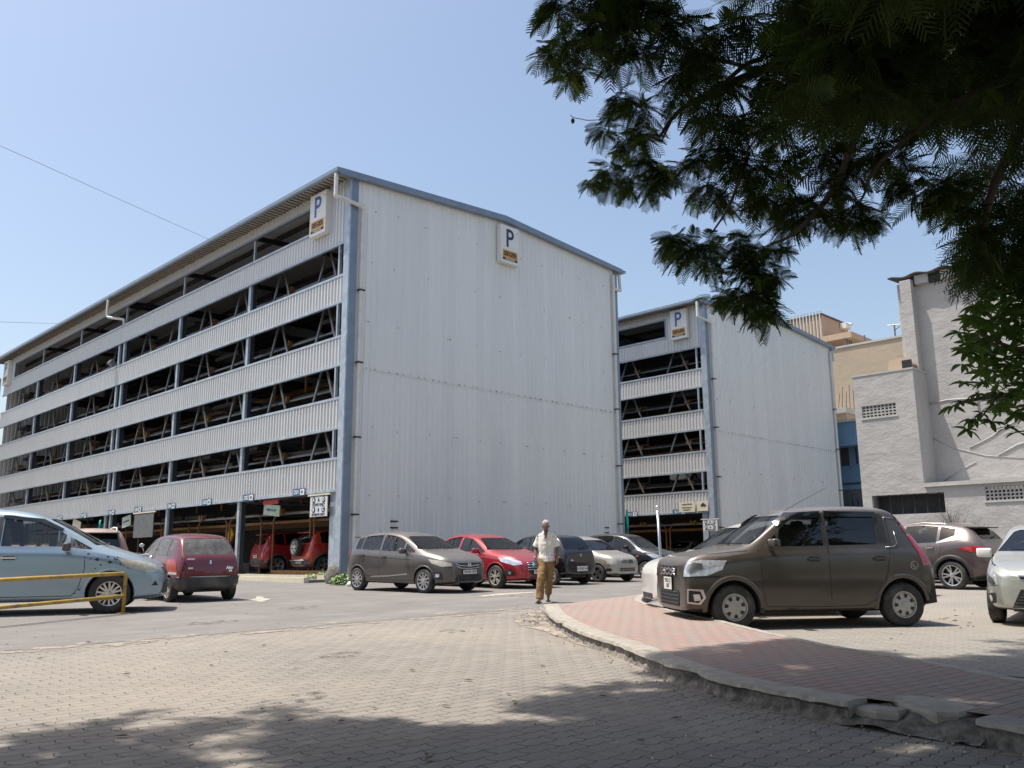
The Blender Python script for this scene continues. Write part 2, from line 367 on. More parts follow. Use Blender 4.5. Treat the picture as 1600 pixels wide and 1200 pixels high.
cut_i = min(range(len(OUT)), key=lambda i: (OUT[i]-kp(1318, 1096)).length); cut_j = min(range(len(OUT)), key=lambda i: (OUT[i]-kp(1520, 1124)).length)
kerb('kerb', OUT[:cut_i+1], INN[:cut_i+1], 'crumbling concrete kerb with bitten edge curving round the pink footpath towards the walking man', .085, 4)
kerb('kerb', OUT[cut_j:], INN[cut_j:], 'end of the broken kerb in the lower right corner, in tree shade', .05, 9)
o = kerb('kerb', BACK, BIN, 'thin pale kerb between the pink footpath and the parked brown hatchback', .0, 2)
# loose kerb slabs
def slab(name, cx, cy, pts, h, z, tilt, label, group=None):
    mb = MB(); c = kp(cx, cy); rr = random.Random(int(cx)); n = len(pts)
    e = (kp(cx+40, cy+7)-c).normalized(); f = Vector((-e.y, e.x, 0)); f = f if f.dot(FW) > 0 else -f
    lo, mid, hi = [], [], []
    for a, b in pts:
        p = c+e*a+f*b; zz = gz(p.x, p.y)+z+a*tilt[0]+b*tilt[1]
        lo.append((c+e*a*.94+f*b*.94+Vector((0, 0, zz-h)))); mid.append(p+Vector((0, 0, zz-.022))); hi.append(c+e*a*.955+f*b*.955+Vector((0, 0, zz)))
    mb.add(lo+mid+hi, [tuple(range(n))[::-1], tuple(range(2*n, 3*n))]+[(i, (i+1) % n, n+(i+1) % n, n+i) for i in range(n)]+[(n+i, n+(i+1) % n, 2*n+(i+1) % n, 2*n+i) for i in range(n)])
    o = mb.build(name, 'concrete'); tag(o, label, 'kerb stone', group); return o
G1 = 'broken kerb stones lying along the kerb'
slab('kerb_stone', 1368, 1094, [(-.20, -.06), (-.10, -.12), (.10, -.13), (.22, -.07), (.20, .09), (.02, .13), (-.16, .10), (-.22, .02)], .06, .105, (.03, -.02), 'smaller rounded slab broken off the kerb, left of the larger one', G1)
slab('kerb_stone', 1452, 1098, [(-.27, .02), (-.20, -.10), (.0, -.17), (.20, -.20), (.29, -.12), (.27, .12), (.08, .17), (-.12, .15), (-.24, .11)], .07, .140, (-.01, .03), 'large grey slab broken off the kerb in front of the pink pavers', G1)
0 and slab('kerb_stone', 1330, 1104, [(-.06, -.03), (.03, -.05), (.07, .01), (.0, .05), (-.05, .03)], .05, .06, (0, 0), 'small chunk of concrete left of the two broken slabs', G1)
# earth under the gap in the kerb
mb = MB(); seg = OUT[cut_i-1:cut_j+2]; seg_i = INN[cut_i-1:cut_j+2]; rows = []
for i, (p, q) in enumerate(zip(seg, seg_i)):
    for k in range(7):
        t = k/6; c = p.lerp(q, t*1.35-.2); h = (.012, .025, .05, .075, .09, .10, .11)[k]+.035*mnoise.noise(c*9)
        rows.append((c.x, c.y, gz(c.x, c.y)+max(h, .0)))
mb.add(rows, [(i*7+j, i*7+j+1, i*7+j+8, i*7+j+7) for i in range(len(seg)-1) for j in range(6)])
o = mb.build('bare_earth', 'rubble', None, True); o['kind'] = 'structure'
def rocks(name, n, where, size, material, label=None, seed=1, kind='stuff', cat=None):
    rr = random.Random(seed); mb = MB()
    for i in range(n):
        x, y = where(rr); s = rr.uniform(*size); z = gz(x, y)+.004; a = rr.random()*6; k = rr.randint(5, 7)
        base = [(x+s*rr.uniform(.7, 1.2)*math.cos(a+2*PI*j/k), y+s*rr.uniform(.7, 1.2)*math.sin(a+2*PI*j/k), z-.003) for j in range(k)]
        top = [(x+(bx-x)*rr.uniform(.5, .8), y+(by-y)*rr.uniform(.5, .8), z+s*rr.uniform(.4, .9)) for bx, by, _ in base]
        mb.add(base+top, [tuple(range(k, 2*k))]+[(j, (j+1) % k, k+(j+1) % k, k+j) for j in range(k)])
    o = mb.build(name, material); o['kind'] = kind
    if label: o['label'] = label
    if cat: o['category'] = cat
    return o
def near_kerb(rr):
    i = rr.randrange(0, len(OUT)-12); p = OUT[i]; d = (p-INN[i]).normalized(); q = p+d*abs(rr.gauss(0, .16)); return q.x, q.y
rocks('rubble', 170, near_kerb, (.003, .013), 'sand', 'crumbs of broken kerb along the edge of the pink footpath', 3, cat='rubble')
def tipk(rr): p = gp(rr.gauss(842, 16), rr.gauss(968, 7)); return p.x, p.y
rocks('rubble', 45, tipk, (.006, .026), 'rubble', 'heap of broken chips at the tip of the footpath', 5, cat='rubble')
def scat(rr): D = rr.uniform(4, 16); l = rr.uniform(-.6, .6)*D; return .7071*(D+l), .7071*(D-l)
M['sand_edge'] = mat('sand_edge', (.30, .262, .22), .95, 0, .2, 14); patchy(M['sand_edge'], 2.6, .48, .60)
sheet('sand_strip', wavy((-30, 11.2), (12.0, 11.0), 60, .1, 5)+wavy((12.0, 11.75), (-30, 11.95), 60, .12, 6), .0022, 'sand_edge', 'stuff')
rocks('litter_grit', 500, scat, (.002, .009), 'cream', 'fine grit and bits scattered on the paving', 6, cat='grit')
mb = MB(); c = gp(1005, 995)
o = slab('stone', 1003, 1000, [(-.07, -.03), (.02, -.05), (.09, 0), (.03, .05), (-.05, .04)], .05, .0, (0, 0), 'stray chip of kerb lying on the sunlit paving') if False else None

M['dead_leaf'] = mat('dead_leaf', (.16, .10, .05), .8, 0, .5, 20)
mb = MB(); rr = random.Random(21)
for i in range(90):
    if i < 14: p = gp(rr.gauss(1490, 30), rr.gauss(968, 8))
    elif i < 50: p = gp(rr.uniform(100, 1500), rr.uniform(985, 1190))
    else: p = gp(rr.uniform(-50, 1500), rr.uniform(940, 1050))
    on_path = False
    L = rr.uniform(.02, .05); a = rr.random()*6; d_ = Vector((math.cos(a), math.sin(a), 0)); s_ = Vector((-d_.y, d_.x, 0)); c_ = Vector((p.x, p.y, gz(p.x, p.y)+.008))
    mb.add([c_-d_*L, c_+s_*L*.4+Vector((0, 0, .008)), c_+d_*L, c_-s_*L*.4+Vector((0, 0, .010))], [(0, 1, 2), (0, 2, 3)])
o = mb.build('fallen_leaves', 'dead_leaf', recalc=False); tag(o, 'dry fallen leaves scattered over the paving', 'leaves', None, 'stuff')
# dark drips and tyre scuffs on the paving
M['stain'] = mat('stain', (.07, .066, .06), .8, 0, .3, 10); patchy(M['stain'], 7, .50, .72)
for (x, y), (rx, ry), a in (((5.6, 8.2), (.35, .22), .4), ((8.1, 9.3), (.25, .18), 1.1), ((3.8, 6.2), (.3, .2), .2), ((10.6, 6.4), (.5, .3), .8), ((9.2, 15.0), (.6, .35), .5), ((14.5, 14.2), (.5, .3), 1), ((6.5, 13.2), (.5, .3), .1)):
    if (x, y) == (10.6, 6.4): continue
    sheet('stain', [(x+rx*math.cos(t)*math.cos(a)-ry*math.sin(t)*math.sin(a), y+rx*math.cos(t)*math.sin(a)+ry*math.sin(t)*math.cos(a)) for t in [2*PI*k/18 for k in range(18)]], .0035, 'stain', 'stuff')
# ------------------------------------------------------------------ the parking blocks
X1, Y1 = 16.49, 24.53
BW, BL = 15.1, 41.1
SLAB = .62
BB = [3.39, 5.50, 7.70, 9.97, 12.15]; BT = [4.55, 6.62, 8.80, 11.03, 13.13]     # bottoms and tops of the cladding bands
POSTS = [.55, 7.1, 13.6, 20.1, 20.75, 27.2, 33.7, 40.2]
EAVE, RIDGE = 14.62, 15.10
def roofz(x): return EAVE+(RIDGE-EAVE)*(1-abs(x-BW/2)/(BW/2))
def corr(mb, axis, a0, a1, z0, z1, plane, out, pitch=.2, depth=.028, mi=0, shape=((0, 0), (.60, 0), (.70, 1), (.90, 1))):
    """ribbed sheet standing on z: runs along axis, ribs stick out by depth in direction out"""
    n = int(round((a1-a0)/pitch)); q = (a1-a0)/n; pts = []
    for i in range(n):
        a = a0+i*q; pts += [(a+q*k, r) for k, r in shape]
    pts.append((a1, 0)); f0 = z0 if callable(z0) else (lambda a: z0); f1 = z1 if callable(z1) else (lambda a: z1)
    vs = []
    for a, r in pts:
        d = plane+out*depth*r
        for z in (f0(a), f1(a)): vs.append((d, a, z) if axis == 1 else (a, d, z))
    mb.add(vs, [(2*i, 2*i+2, 2*i+3, 2*i+1) for i in range(len(pts)-1)], mi)
WIDE = ((0, 0), (.40, 0), (.54, 1), (.84, 1))
def parking_block(label, loc):
    t = thing('parking_block', label, 'parking building', loc, 0, 'ribbed metal parking blocks')
    rr = random.Random(5)
    # cladding bands of the open front
    for i, (a, b) in enumerate(zip(BB, BT)):
        mb = MB()
        if i < 4: corr(mb, 1, .28, BL-.3, a+.06, b-.06, 0, -1, .2, .045, 0, WIDE)
        else:
            corr(mb, 1, .28, 2.45, a+.06, EAVE-.02, 0, -1, .2, .045, 0, WIDE); corr(mb, 1, 2.45, BL-2.6, a+.06, b-.06, 0, -1); corr(mb, 1, BL-2.6, BL-.3, a+.06, EAVE-.02, 0, -1)
        mb.build('cladding_band', 'clad', t, recalc=False)
        mb = MB(); mb.box((-.06, .26, a), (.05, BL-.28, a+.085)); mb.box((-.06, .26 if i < 4 else 2.5, b-.085), (.05, BL-.28 if i < 4 else BL-2.6, b))
        mb.build('flashing', 'trim_light' if i < 1 else 'trim_light', t)
    mb = MB(); corr(mb, 1, 2.45, BL-2.6, 14.12, EAVE-.02, 0, -1); mb.build('cladding_band', 'clad', t, recalc=False)
    mb = MB(); mb.box((-.055, 2.4, 14.07), (.05, BL-2.55, 14.15)); mb.box((-.055, 2.4, 13.04), (.05, 2.5, 14.07)); mb.box((-.055, BL-2.6, 13.04), (.05, BL-2.5, 14.07)); mb.build('flashing', 'trim', t)
    for i in range(4):
        mb = MB(); mb.box((-.055, .52, BT[i]-.0), (.05, .60, BB[i+1])); mb.build('opening_frame', 'trim_light', t)
    # steel posts and, behind them, the main frame columns
    for y in POSTS[1:-1]:
        mb = MB(); mb.box((.02, y-.09, SLAB), (.12, y+.09, 13.1)); mb.build('post', 'trim_light', t)
        mb = MB(); mb.box((.16, y+.10, SLAB), (.40, y+.27, 13.0)); mb.build('column', 'column', t)
    for y in [q for p in zip(POSTS[1:], POSTS[2:]) for q in [(p[0]+p[1])/2] if 0]: pass
    for y in (6.9, 13.4, 20.1, 26.6, 33.1):
        mb = MB(); mb.box((.02, y-.04, 13.1), (.10, y+.04, 14.1)); mb.build('post', 'trim_light', t)
    for y in (.56, BL-.35):
        mb = MB(); mb.box((.02, y-.16, SLAB-.3), (.22, y+.16, BB[0])); mb.build('post', 'trim_light', t)
    # lattice bracing seen through the openings
    bays = [(POSTS[i], POSTS[i+1]) for i in range(len(POSTS)-1) if POSTS[i+1]-POSTS[i] > 2]
    for lv in range(4):
        z0, z1 = BT[lv]-.25, BB[lv+1]+.25
        for a, b in bays:
            for f in (.25, .75):
                yc = a+(b-a)*f
                for s in (-1, 1):
                    mb = MB(); mb.bar((.55, yc+s*.85, z0), (.55, yc+s*.16, z1), .09, .06, up=(1, 0, 0)); mb.build('brace', 'steel', t)
    # car pallets hung on orange carriers, two machines deep
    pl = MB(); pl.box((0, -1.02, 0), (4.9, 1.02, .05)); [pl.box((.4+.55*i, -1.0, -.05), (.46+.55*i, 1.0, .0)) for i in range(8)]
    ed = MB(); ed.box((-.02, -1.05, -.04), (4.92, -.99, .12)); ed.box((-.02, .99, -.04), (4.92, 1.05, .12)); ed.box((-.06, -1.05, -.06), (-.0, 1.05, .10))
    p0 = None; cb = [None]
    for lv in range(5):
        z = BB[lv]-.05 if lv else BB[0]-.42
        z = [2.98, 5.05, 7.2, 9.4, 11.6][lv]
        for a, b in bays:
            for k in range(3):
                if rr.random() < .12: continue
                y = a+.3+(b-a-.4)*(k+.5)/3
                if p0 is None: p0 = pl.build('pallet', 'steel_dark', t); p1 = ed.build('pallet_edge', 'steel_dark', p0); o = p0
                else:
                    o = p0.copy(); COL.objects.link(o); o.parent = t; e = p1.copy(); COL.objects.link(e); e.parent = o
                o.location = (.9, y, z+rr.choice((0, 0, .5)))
    # long carrier rails and their orange chain boxes
    for lv in range(5):
        zz = BT[lv]+.30 if lv < 4 else 13.0
        zz = [4.95, 7.15, 9.35, 11.55, 2.85][lv]
        mb = MB(); mb.bar((.75, .3, zz), (.75, BL-.3, zz), .07, .07); mb.build('carrier_rail', 'steel', t)
        mb = MB(); mb.bar((1.5, .3, zz-.25), (1.5, BL-.3, zz-.25), .10, .10); mb.bar((5.8, .3, zz-.1), (5.8, BL-.3, zz-.1), .16, .2); mb.build('carrier_rail', 'orange', t)
        for a, b in bays:
            for f in (.14, .64):
                y = a+(b-a)*f+.1
                if cb[0] is None:
                    mb = MB(); mb.prism([(0, -.02), (.32, -.02), (.32, .20), (.24, .20), (.20, .05), (.12, .05), (.08, .20), (0, .20)], 0, -.08, .08); cb[0] = o = mb.build('chain_box', 'orange', t)
                else: o = cb[0].copy(); COL.objects.link(o); o.parent = t
                o.location = (.68, y, zz)
        mb = MB()
        for a, b in bays:
            for k in (0, 2):
                y = a+.25+(b-a-.3)*k/3+.15
                if lv < 3: mb.bar((1.6, y, BB[lv]-.1), (1.6, y, zz+.4), .07); mb.bar((1.6, y, zz+.36), (1.6, y+1.5, zz+.36), .07)
        if mb.v: mb.build('carrier_frame', 'orange', t)['kind'] = 'stuff'
    # orange portal frames at ground level
    for a, b in bays:
        for k in range(2):
            y0 = a+.45+(b-a-.7)*k/2; y1 = y0+(b-a-.7)/2-.25
            mb = MB()
            xx = 1.3; mb.tube([(xx, y0, SLAB), (xx, y0, 2.7), (xx, y0+.25, 2.95), (xx, y1-.25, 2.95), (xx, y1, 2.7), (xx, y1, SLAB)], .042, 6)
            mb.build('portal_frame', 'orange', t)
    mb = MB(); mb.box((6.6, .15, SLAB), (6.7, BL-.15, 14.4)); mb.build('dark_backdrop', 'steel_dark', t)  # dark sheet added behind the decks so the openings read dark
    # floor slab with cream lip, ramp
    mb = MB(); mb.box((-.15, .1, -.4), (BW-.1, BL-.1, SLAB)); mb.build('floor_slab', 'concrete', t)
    mb = MB(); mb.box((-1.2, .2, -.4), (-1.02, BL-.2, SLAB-.02)); mb.box((-.28, .2, -.4), (-.16, BL-.2, SLAB+.03)); mb.build('floor_edge', 'cream', t)
    mb = MB(); mb.box((-1.02, .2, -.4), (-.28, BL-.2, SLAB-.10)); mb.build('apron', 'asphalt', t)
    for k in range(3):
        mb = MB(); mb.box((.7, 1.0+k*7, SLAB), (.95, 5.6+k*7, SLAB+.16)); mb.build('floor_guide', 'orange', t)
    # gable walls: lower sheets, upper sheets lapping over them
    for y, out, nm in ((0, -1, 1), (BL, 1, 0)):
        mb = MB(); corr(mb, 0, .30, BW-.25, .35, 7.72, y+(.012 if nm else -.012), out, .25, .03); mb.build('gable_sheet', 'clad_gable', t, recalc=False)
        mb = MB(); corr(mb, 0, .30, BW-.25, 7.66, roofz, y-.006*out*-1, out, .25, .03)
        mb.build('gable_sheet', 'clad_gable', t, recalc=False)
    mb = MB()
    for z in (3.3, 5.6, 9.4, 11.6, 13.6):
        for i in range(11):
            x = .9+i*1.3+rr.uniform(-.25, .25); zz = z+rr.uniform(-.05, .05)
            if zz > roofz(x)-.3: continue
            mb.box((x, -.04, zz), (x+.026, .0, zz+.026))
            if rr.random() < .3: mb.box((x+.11, -.045, zz), (x+.14, .0, zz+.03))
    for i in range(44): x = .5+i*.33+rr.uniform(-.05, .05); mb.box((x, -.04, 7.69+rr.uniform(-.02, .01)), (x+.025, .0, 7.715))
    o = mb.build('sheet_bolts', 'steel', t)
    mb = MB(); mb.box((2.0, -.05, 2.42), (2.32, -.0, 2.47)); mb.box((2.0, -.05, 2.2), (2.32, -.0, 2.25)); mb.box((BW-1.35, -.05, 2.42), (BW-1.1, -.0, 2.47)); mb.box((BW-1.35, -.05, 2.2), (BW-1.1, -.0, 2.25)); mb.build('vent_slot', 'black', t)
    # corner trims
    for x0, x1, mtl in ((.0, .29, 'trim'), (BW-.25, BW+.02, 'trim')):
        mb = MB(); mb.box((x0, -.055, .3), (x1, .02, roofz((x0+x1)/2)-.03)); mb.build('corner_trim', mtl, t)
    mb = MB(); mb.box((-.06, -.055, .3), (-.003, .27, EAVE-.03)); mb.build('corner_trim', 'trim_light', t)
    # unseen rear wall, left without openings to keep the decks dark; roof
    mb = MB(); corr(mb, 1, .0, BL, .3, EAVE-.02, BW, 1, .25); mb.build('rear_wall', 'clad', t, recalc=False)
    mb = MB(); OV = .62
    mb.add([(-OV, -.2, EAVE-.04), (BW/2, -.2, RIDGE+.0), (BW+OV, -.2, EAVE-.04), (-OV, BL+.2, EAVE-.04), (BW/2, BL+.2, RIDGE), (BW+OV, BL+.2, EAVE-.04)], [(0, 1, 4, 3), (1, 2, 5, 4)])
    mb.add([(-OV, -.2, EAVE+.03), (BW/2, -.2, RIDGE+.07), (BW+OV, -.2, EAVE+.03), (-OV, BL+.2, EAVE+.03), (BW/2, BL+.2, RIDGE+.07), (BW+OV, BL+.2, EAVE+.03)], [(0, 3, 4, 1), (1, 4, 5, 2)])
    mb.build('roof', 'clad', t, recalc=False)
    mb = MB()
    for i in range(int(BL/.25)): mb.box((-OV+.02, i*.25, EAVE-.075), (0, i*.25+.06, EAVE-.04))
    mb.build('soffit', mat_soffit, t)
    for i in range(7):
        x = 1.2+i*2.1; mb = MB(); mb.box((x, .1, roofz(x)-.26), (x+.08, BL-.1, roofz(x)-.08)); mb.build('purlin', 'steel_dark', t)
    for y in POSTS[1:-1]:
        mb = MB(); mb.bar((.3, y+.2, 14.35), (BW/2, y+.2, 14.75), .12, .2); mb.bar((BW/2, y+.2, 14.7), (BW-.1, y+.2, 14.25), .12, .3); mb.build('rafter', 'steel_dark', t)
    # barge boards, gutter
    for y0, y1 in ((-.24, -.06), (BL+.06, BL+.24)):
        mb = MB(); zb = -.17
        mb.prism([(-OV, EAVE+zb), (BW/2, RIDGE+zb+.02), (BW+OV*.4, EAVE+zb+.02), (BW+OV*.4, EAVE+.06), (BW/2, RIDGE+.10), (-OV, EAVE+.06)], 1, y0, y1); mb.build('barge_board', 'trim', t)
    mb = MB(); prof = [(-OV-.14, EAVE+.05), (-OV-.14, EAVE-.08), (-OV-.10, EAVE-.13), (-OV-.02, EAVE-.13), (-OV+.01, EAVE-.08), (-OV+.01, EAVE+.05)]
    mb.prism(prof, 1, -.24, BL+.24); mb.build('gutter', 'trim', t)
    # downpipes
    def pipe(pts, r=.075):
        mb = MB(); mb.tube(smooth_line([Vector(p) for p in pts], 4), r, 8); return mb.build('downpipe', 'pvc', t, True)
    pipe([(-OV-.05, -.05, EAVE-.10), (-OV-.05, -.05, EAVE-.8), (-OV-.05, -.06, EAVE-.98), (-OV+.1, -.14, EAVE-1.02), (-.1, -.17, EAVE-1.06), (.32, -.18, EAVE-1.12), (.42, -.17, EAVE-1.2), (.44, -.15, EAVE-1.4), (.44, -.14, 9), (.44, -.14, .4)])
    pipe([(BW+OV*.3, -.05, EAVE-.10), (BW+.25, -.05, EAVE-.85), (BW+.1, -.16, EAVE-1.0), (BW-.34, -.16, EAVE-1.06), (BW-.38, -.14, EAVE-1.3), (BW-.38, -.14, .4)])
    for z in (2.6, 5.2, 7.8, 10.4):
        mb = MB(); mb.box((.33, -.24, z), (.55, -.05, z+.045)); mb.box((BW-.5, -.24, z), (BW-.26, -.05, z+.045)); mb.build('pipe_clamp', 'black', t)
    pipe([(-OV-.05, BL-.1, EAVE-.1), (-OV-.05, BL-.1, EAVE-1.3), (-.35, BL-.05, EAVE-1.6), (-.2, BL+.05, EAVE-2.2), (-.2, BL+.05, .6)])
    pipe([(-OV-.05, 20.9, EAVE-.12), (-OV-.05, 20.9, EAVE-.95), (-OV+.05, 20.7, EAVE-1.12), (-.12, 20.3, EAVE-1.2), (-.05, 20.2, EAVE-1.3), (-.05, 20.2, EAVE-1.5)], .07)
    return t
mat_soffit = mat('soffit', (.17, .13, .095), .6, 0, .2, 2)
B1 = parking_block('huge ribbed grey metal parking block with sixfold open decks, nearest and largest', (X1, Y1, 0))
B2 = parking_block('second ribbed metal parking block farther back between the first block and the grey plaster building', (39.12, 24.52, 0)) if False else None
def clone(o, parent=None):
    c = o.copy(); COL.objects.link(c); c.parent = parent
    for ch in o.children: clone(ch, c)
    return c
B2 = clone(B1); B2.location = (39.12, 24.52, 0); B2['label'] = 'second, farther ribbed metal parking block right of the large one'
# ---- numbered bay plates under the lowest band (parts of block one and two)
def bay_plate(block, y, a, b, w=.80, x=-.075):
    mb = MB(); mb.box((x-.02, y-w/2, 3.36), (x, y+w/2, 3.62), 0); mb.box((x-.024, y-w/2+.03, 3.39), (x-.02, y-w/2+.30, 3.59), 1)
    text_mb(mb, a, .21, frame4((x-.024, y+w*.17, 3.49), (0, -1, 0), (-1, 0, 0)), 1, .003, .003)
    text_mb(mb, b, .15, frame4((x-.028, y-w/2+.165, 3.49), (0, -1, 0), (-1, 0, 0)), 0, .003, .003)
    mb.build('bay_plate', ['sign_blue', 'white'], block, recalc=False)
for i, y in enumerate((2.55, 6.15, 9.6, 12.95, 16.5, 19.7, 23.4, 27.1, 30.6, 34.1)): bay_plate(B1, y, 'D0%d' % (i+1) if i < 9 else 'D10', '%02d' % (i+1))
for i, y in enumerate((2.05, 5.22)): bay_plate(B2, y, 'B1%d' % (4-i), '1%d' % (4-i))
# ---- lit sign boxes with the P
def p_sign(label, o, x, n, w=1.05, h=1.62, d=.24):
    o, x, n = Vector(o), Vector(x), Vector(n); m4 = frame4(o, x, n)
    t = thing('parking_sign', label, 'sign', o, 0, 'P sign boxes on the parking blocks'); m0 = m4.copy(); m0.translation = (0, 0, 0)
    def bx(mb, a, b, mi=0): 
        (x0, y0, z0), (x1, y1, z1) = a, b
        mb.add([m0 @ Vector(p) for p in ((x0,y0,z0),(x1,y0,z0),(x1,y1,z0),(x0,y1,z0),(x0,y0,z1),(x1,y0,z1),(x1,y1,z1),(x0,y1,z1))], [(3,2,1,0),(4,5,6,7),(0,1,5,4),(1,2,6,5),(2,3,7,6),(3,0,4,7)], mi)
    mb = MB(); bx(mb, (-w/2, -h/2, 0), (w/2, h/2, d)); mb.build('box', 'white', t)
    mb = MB(); bx(mb, (-w/2+.10, -h/2+.22, d), (w/2-.10, -h/2+.56, d+.004)); mb.build('name_band', 'amber', t)
    mb = MB(); bx(mb, (-w/2+.10, -h/2+.12, d), (w/2-.10, -h/2+.215, d+.004)); mb.build('name_band', 'black', t)
    def txt(name, s, size, dx, dy, material, bold=0, sx=1):
        mb = MB(); mm = m0 @ Matrix.Translation((dx, dy, d+.006)) @ Matrix.Diagonal((sx, 1, 1, 1)); text_mb(mb, s, size, mm, 0, .004, bold); mb.build(name, material, t, recalc=False)
    txt('letter', 'P', 1.12, -.02, .24, 'letter_blue' if n.x < -.5 else 'navy', .012, .85); txt('lettering', 'SIEGER', .27, 0, -h/2+.39, 'black', .008, .92); txt('lettering', 'PARKING', .10, 0, -h/2+.165, 'white', .001, 1.3)
    mb = MB(); bx(mb, (w/2-.10, h/2-.22, d), (w/2-.06, h/2-.18, d+.01)); mb.build('mark', 'steel', t)
    return t
p_sign('white P sign box under the eave at the near corner of the large block', (X1-.03, Y1+1.72, 13.62), (0, -1, 0), (-1, 0, 0))
p_sign('white P sign box high on the large blank ribbed wall, below the ridge', (24.2, Y1-.04, 13.92), (1, 0, 0), (0, -1, 0))
p_sign('white P sign box at the far left end of the large block', (X1-.03, Y1+BL-1.3, 13.62), (0, -1, 0), (-1, 0, 0))
p_sign('white P sign box on the second parking block, beside its white downpipe', (39.09, 24.52+1.45, 13.62), (0, -1, 0), (-1, 0, 0))
# ---- hanging boards at ground level
def board(name, label, cat, y, z, w, h, x, lines, face='plate', ink='navy', rot=0, bar=True, block=(X1, Y1)):
    t = thing(name, label, cat, (block[0]+x, block[1]+y, z)); 
    mb = MB(); mb.box((-.015, -w/2, -h/2), (.015, w/2, h/2)); p = mb.build('panel', face, t)
    mb = MB()
    for s, size, dy, dz in lines: text_mb(mb, s, size, frame4((-.02, -dy, dz), (0, -1, 0), (-1, 0, 0)), 0, .002, .004)
    if mb.v: mb.build('lettering', ink, t, recalc=False)
    if bar: mb = MB(); mb.box((-.03, -w/2-.15, h/2+.03), (.03, w/2+.15, h/2+.09)); mb.build('bracket', 'cream', t)
    t.rotation_euler = (rot, 0, 0); return t
def ad_board(label, block):
    t = board('notice_board', label, 'sign', 1.18, 2.93, 1.05, .68, -.12, [('&', .17, 0, .225), ('STAFFS ONLY', .125, 0, .06), ('&', .17, 0, -.11), ('PATIENTS ONLY', .11, 0, -.275)], block=block)
    for dy, dz, s in ((-.30, .225, 'A'), (.30, .225, 'D'), (-.30, -.10, 'B'), (.30, -.10, 'C')):
        mb = MB(); mb.lathe([(.105, 0), (.105, -.008), (.001, -.008)], 0, 20, c=(-.016, -dy, dz)); mb.build('disc', 'navy', t)
        mb = MB(); text_mb(mb, s, .17, frame4((-.03, -dy, dz), (0, -1, 0), (-1, 0, 0)), 0, .003, .006); mb.build('letter', 'white', t, recalc=False)
    return t
ad_board('white notice board for staffs and patients hanging at the near corner post', (X1, Y1))
tt = ad_board('small white A & D staff notice board on the corner post of the second block', (39.12, 24.52)); tt.scale = (.8, .8, .8); tt.location.y = 24.52+.12; tt.location.x = 38.9; tt.location.z = 2.72
M['faded_green'] = mat('faded_green', (.42, .48, .38), .6, 0, .2, 5); M['sign_red'] = mat('sign_red', (.45, .04, .04), .5); M['teal'] = mat('teal', (.02, .36, .30), .7, 0, .2, 5); M['yellow_cloth'] = mat('yellow_cloth', (.62, .36, .03), .9, 0, .15, 12)
board('hanging_board', 'tilted pale green board hanging under the lowest band above the red cars', 'sign', 4.95, 2.98, 1.15, .40, .25, [('DRIVE SLOW', .12, 0, 0)], 'faded_green', 'sign_blue', .10, False)
mb = MB(); mb.box((X1+.18, Y1+4.4, 3.2), (X1+.22, Y1+5.5, 3.36)); tag(mb.build('hanging_board', 'sign_red'), 'narrow red board hanging just above the pale green board', 'sign')
board('hanging_board', 'grey blank board on an orange post behind the maroon hatchback', 'sign', 15.2, 2.72, 2.1, 1.05, -.3, [], 'steel', 'black', 0, True)
board('hanging_board', 'small white board hanging crooked in the fourth bay', 'sign', 18.2, 3.02, 1.0, .5, .1, [('NO PARKING', .12, 0, 0)], 'faded_green', 'sign_blue', -.12, False)
board('hanging_board', 'small cream and red board hanging crooked above the beige roofed car', 'sign', 24.9, 2.95, 1.2, .75, .1, [('SLOW', .25, 0, -.1)], 'cream', 'sign_red', .22, False)
board('wall_board', 'cream board with faint writing on the lowest band of the second block', 'sign', 1.56, 3.72, 1.0, .52, -.10, [('PARKING RULES', .085, 0, .14), ('HAND BRAKE ON', .075, 0, -.03), ('ENGINE OFF', .075, 0, -.15)], 'cream', 'steel', 0, False, (39.12, 24.52))
tb = board('wall_board', 'cream board with a small car picture at the corner of the second block', 'sign', .60, 3.74, .66, .52, -.10, [], 'cream', 'steel', 0, False, (39.12, 24.52))
mb = MB(); mb.prism([(-.22, -.02), (.10, -.02), (.10, .06), (.05, .07), (.0, .14), (-.10, .14), (-.15, .07), (-.22, .06)], 0, -.03, -.02); mb.build('car_picture', 'soft_black', tb)
# floodlights on the deck fronts
for y, z, lb in ((20.6, 9.0+2.05, 'floodlight on the top closed band at the middle of the large block'), (21.0+22.6, 0, None)):
    if not lb: continue
    t = thing('floodlight', lb, 'lamp', (X1-.3, Y1+20.8, 11.15)); mb = MB(); mb.box((-.12, -.22, -.10), (.1, .22, .12)); a = mb.build('housing', 'steel', t); a.rotation_euler = (0, .6, 0)
    mb = MB(); mb.bar((.1, 0, 0), (.36, 0, -.05), .05); mb.build('arm', 'steel', t)
t = thing('floodlight', 'small floodlight in the left end of a second block opening', 'lamp', (38.8, 24.52+6.9, 9.75)); mb = MB(); mb.box((-.15, -.12, -.16), (.1, .12, .16)); a = mb.build('housing', 'white', t); a.rotation_euler = (0, .5, 0); mb = MB(); mb.bar((.1, 0, 0), (.36, 0, -.05), .05); mb.build('arm', 'steel', t)
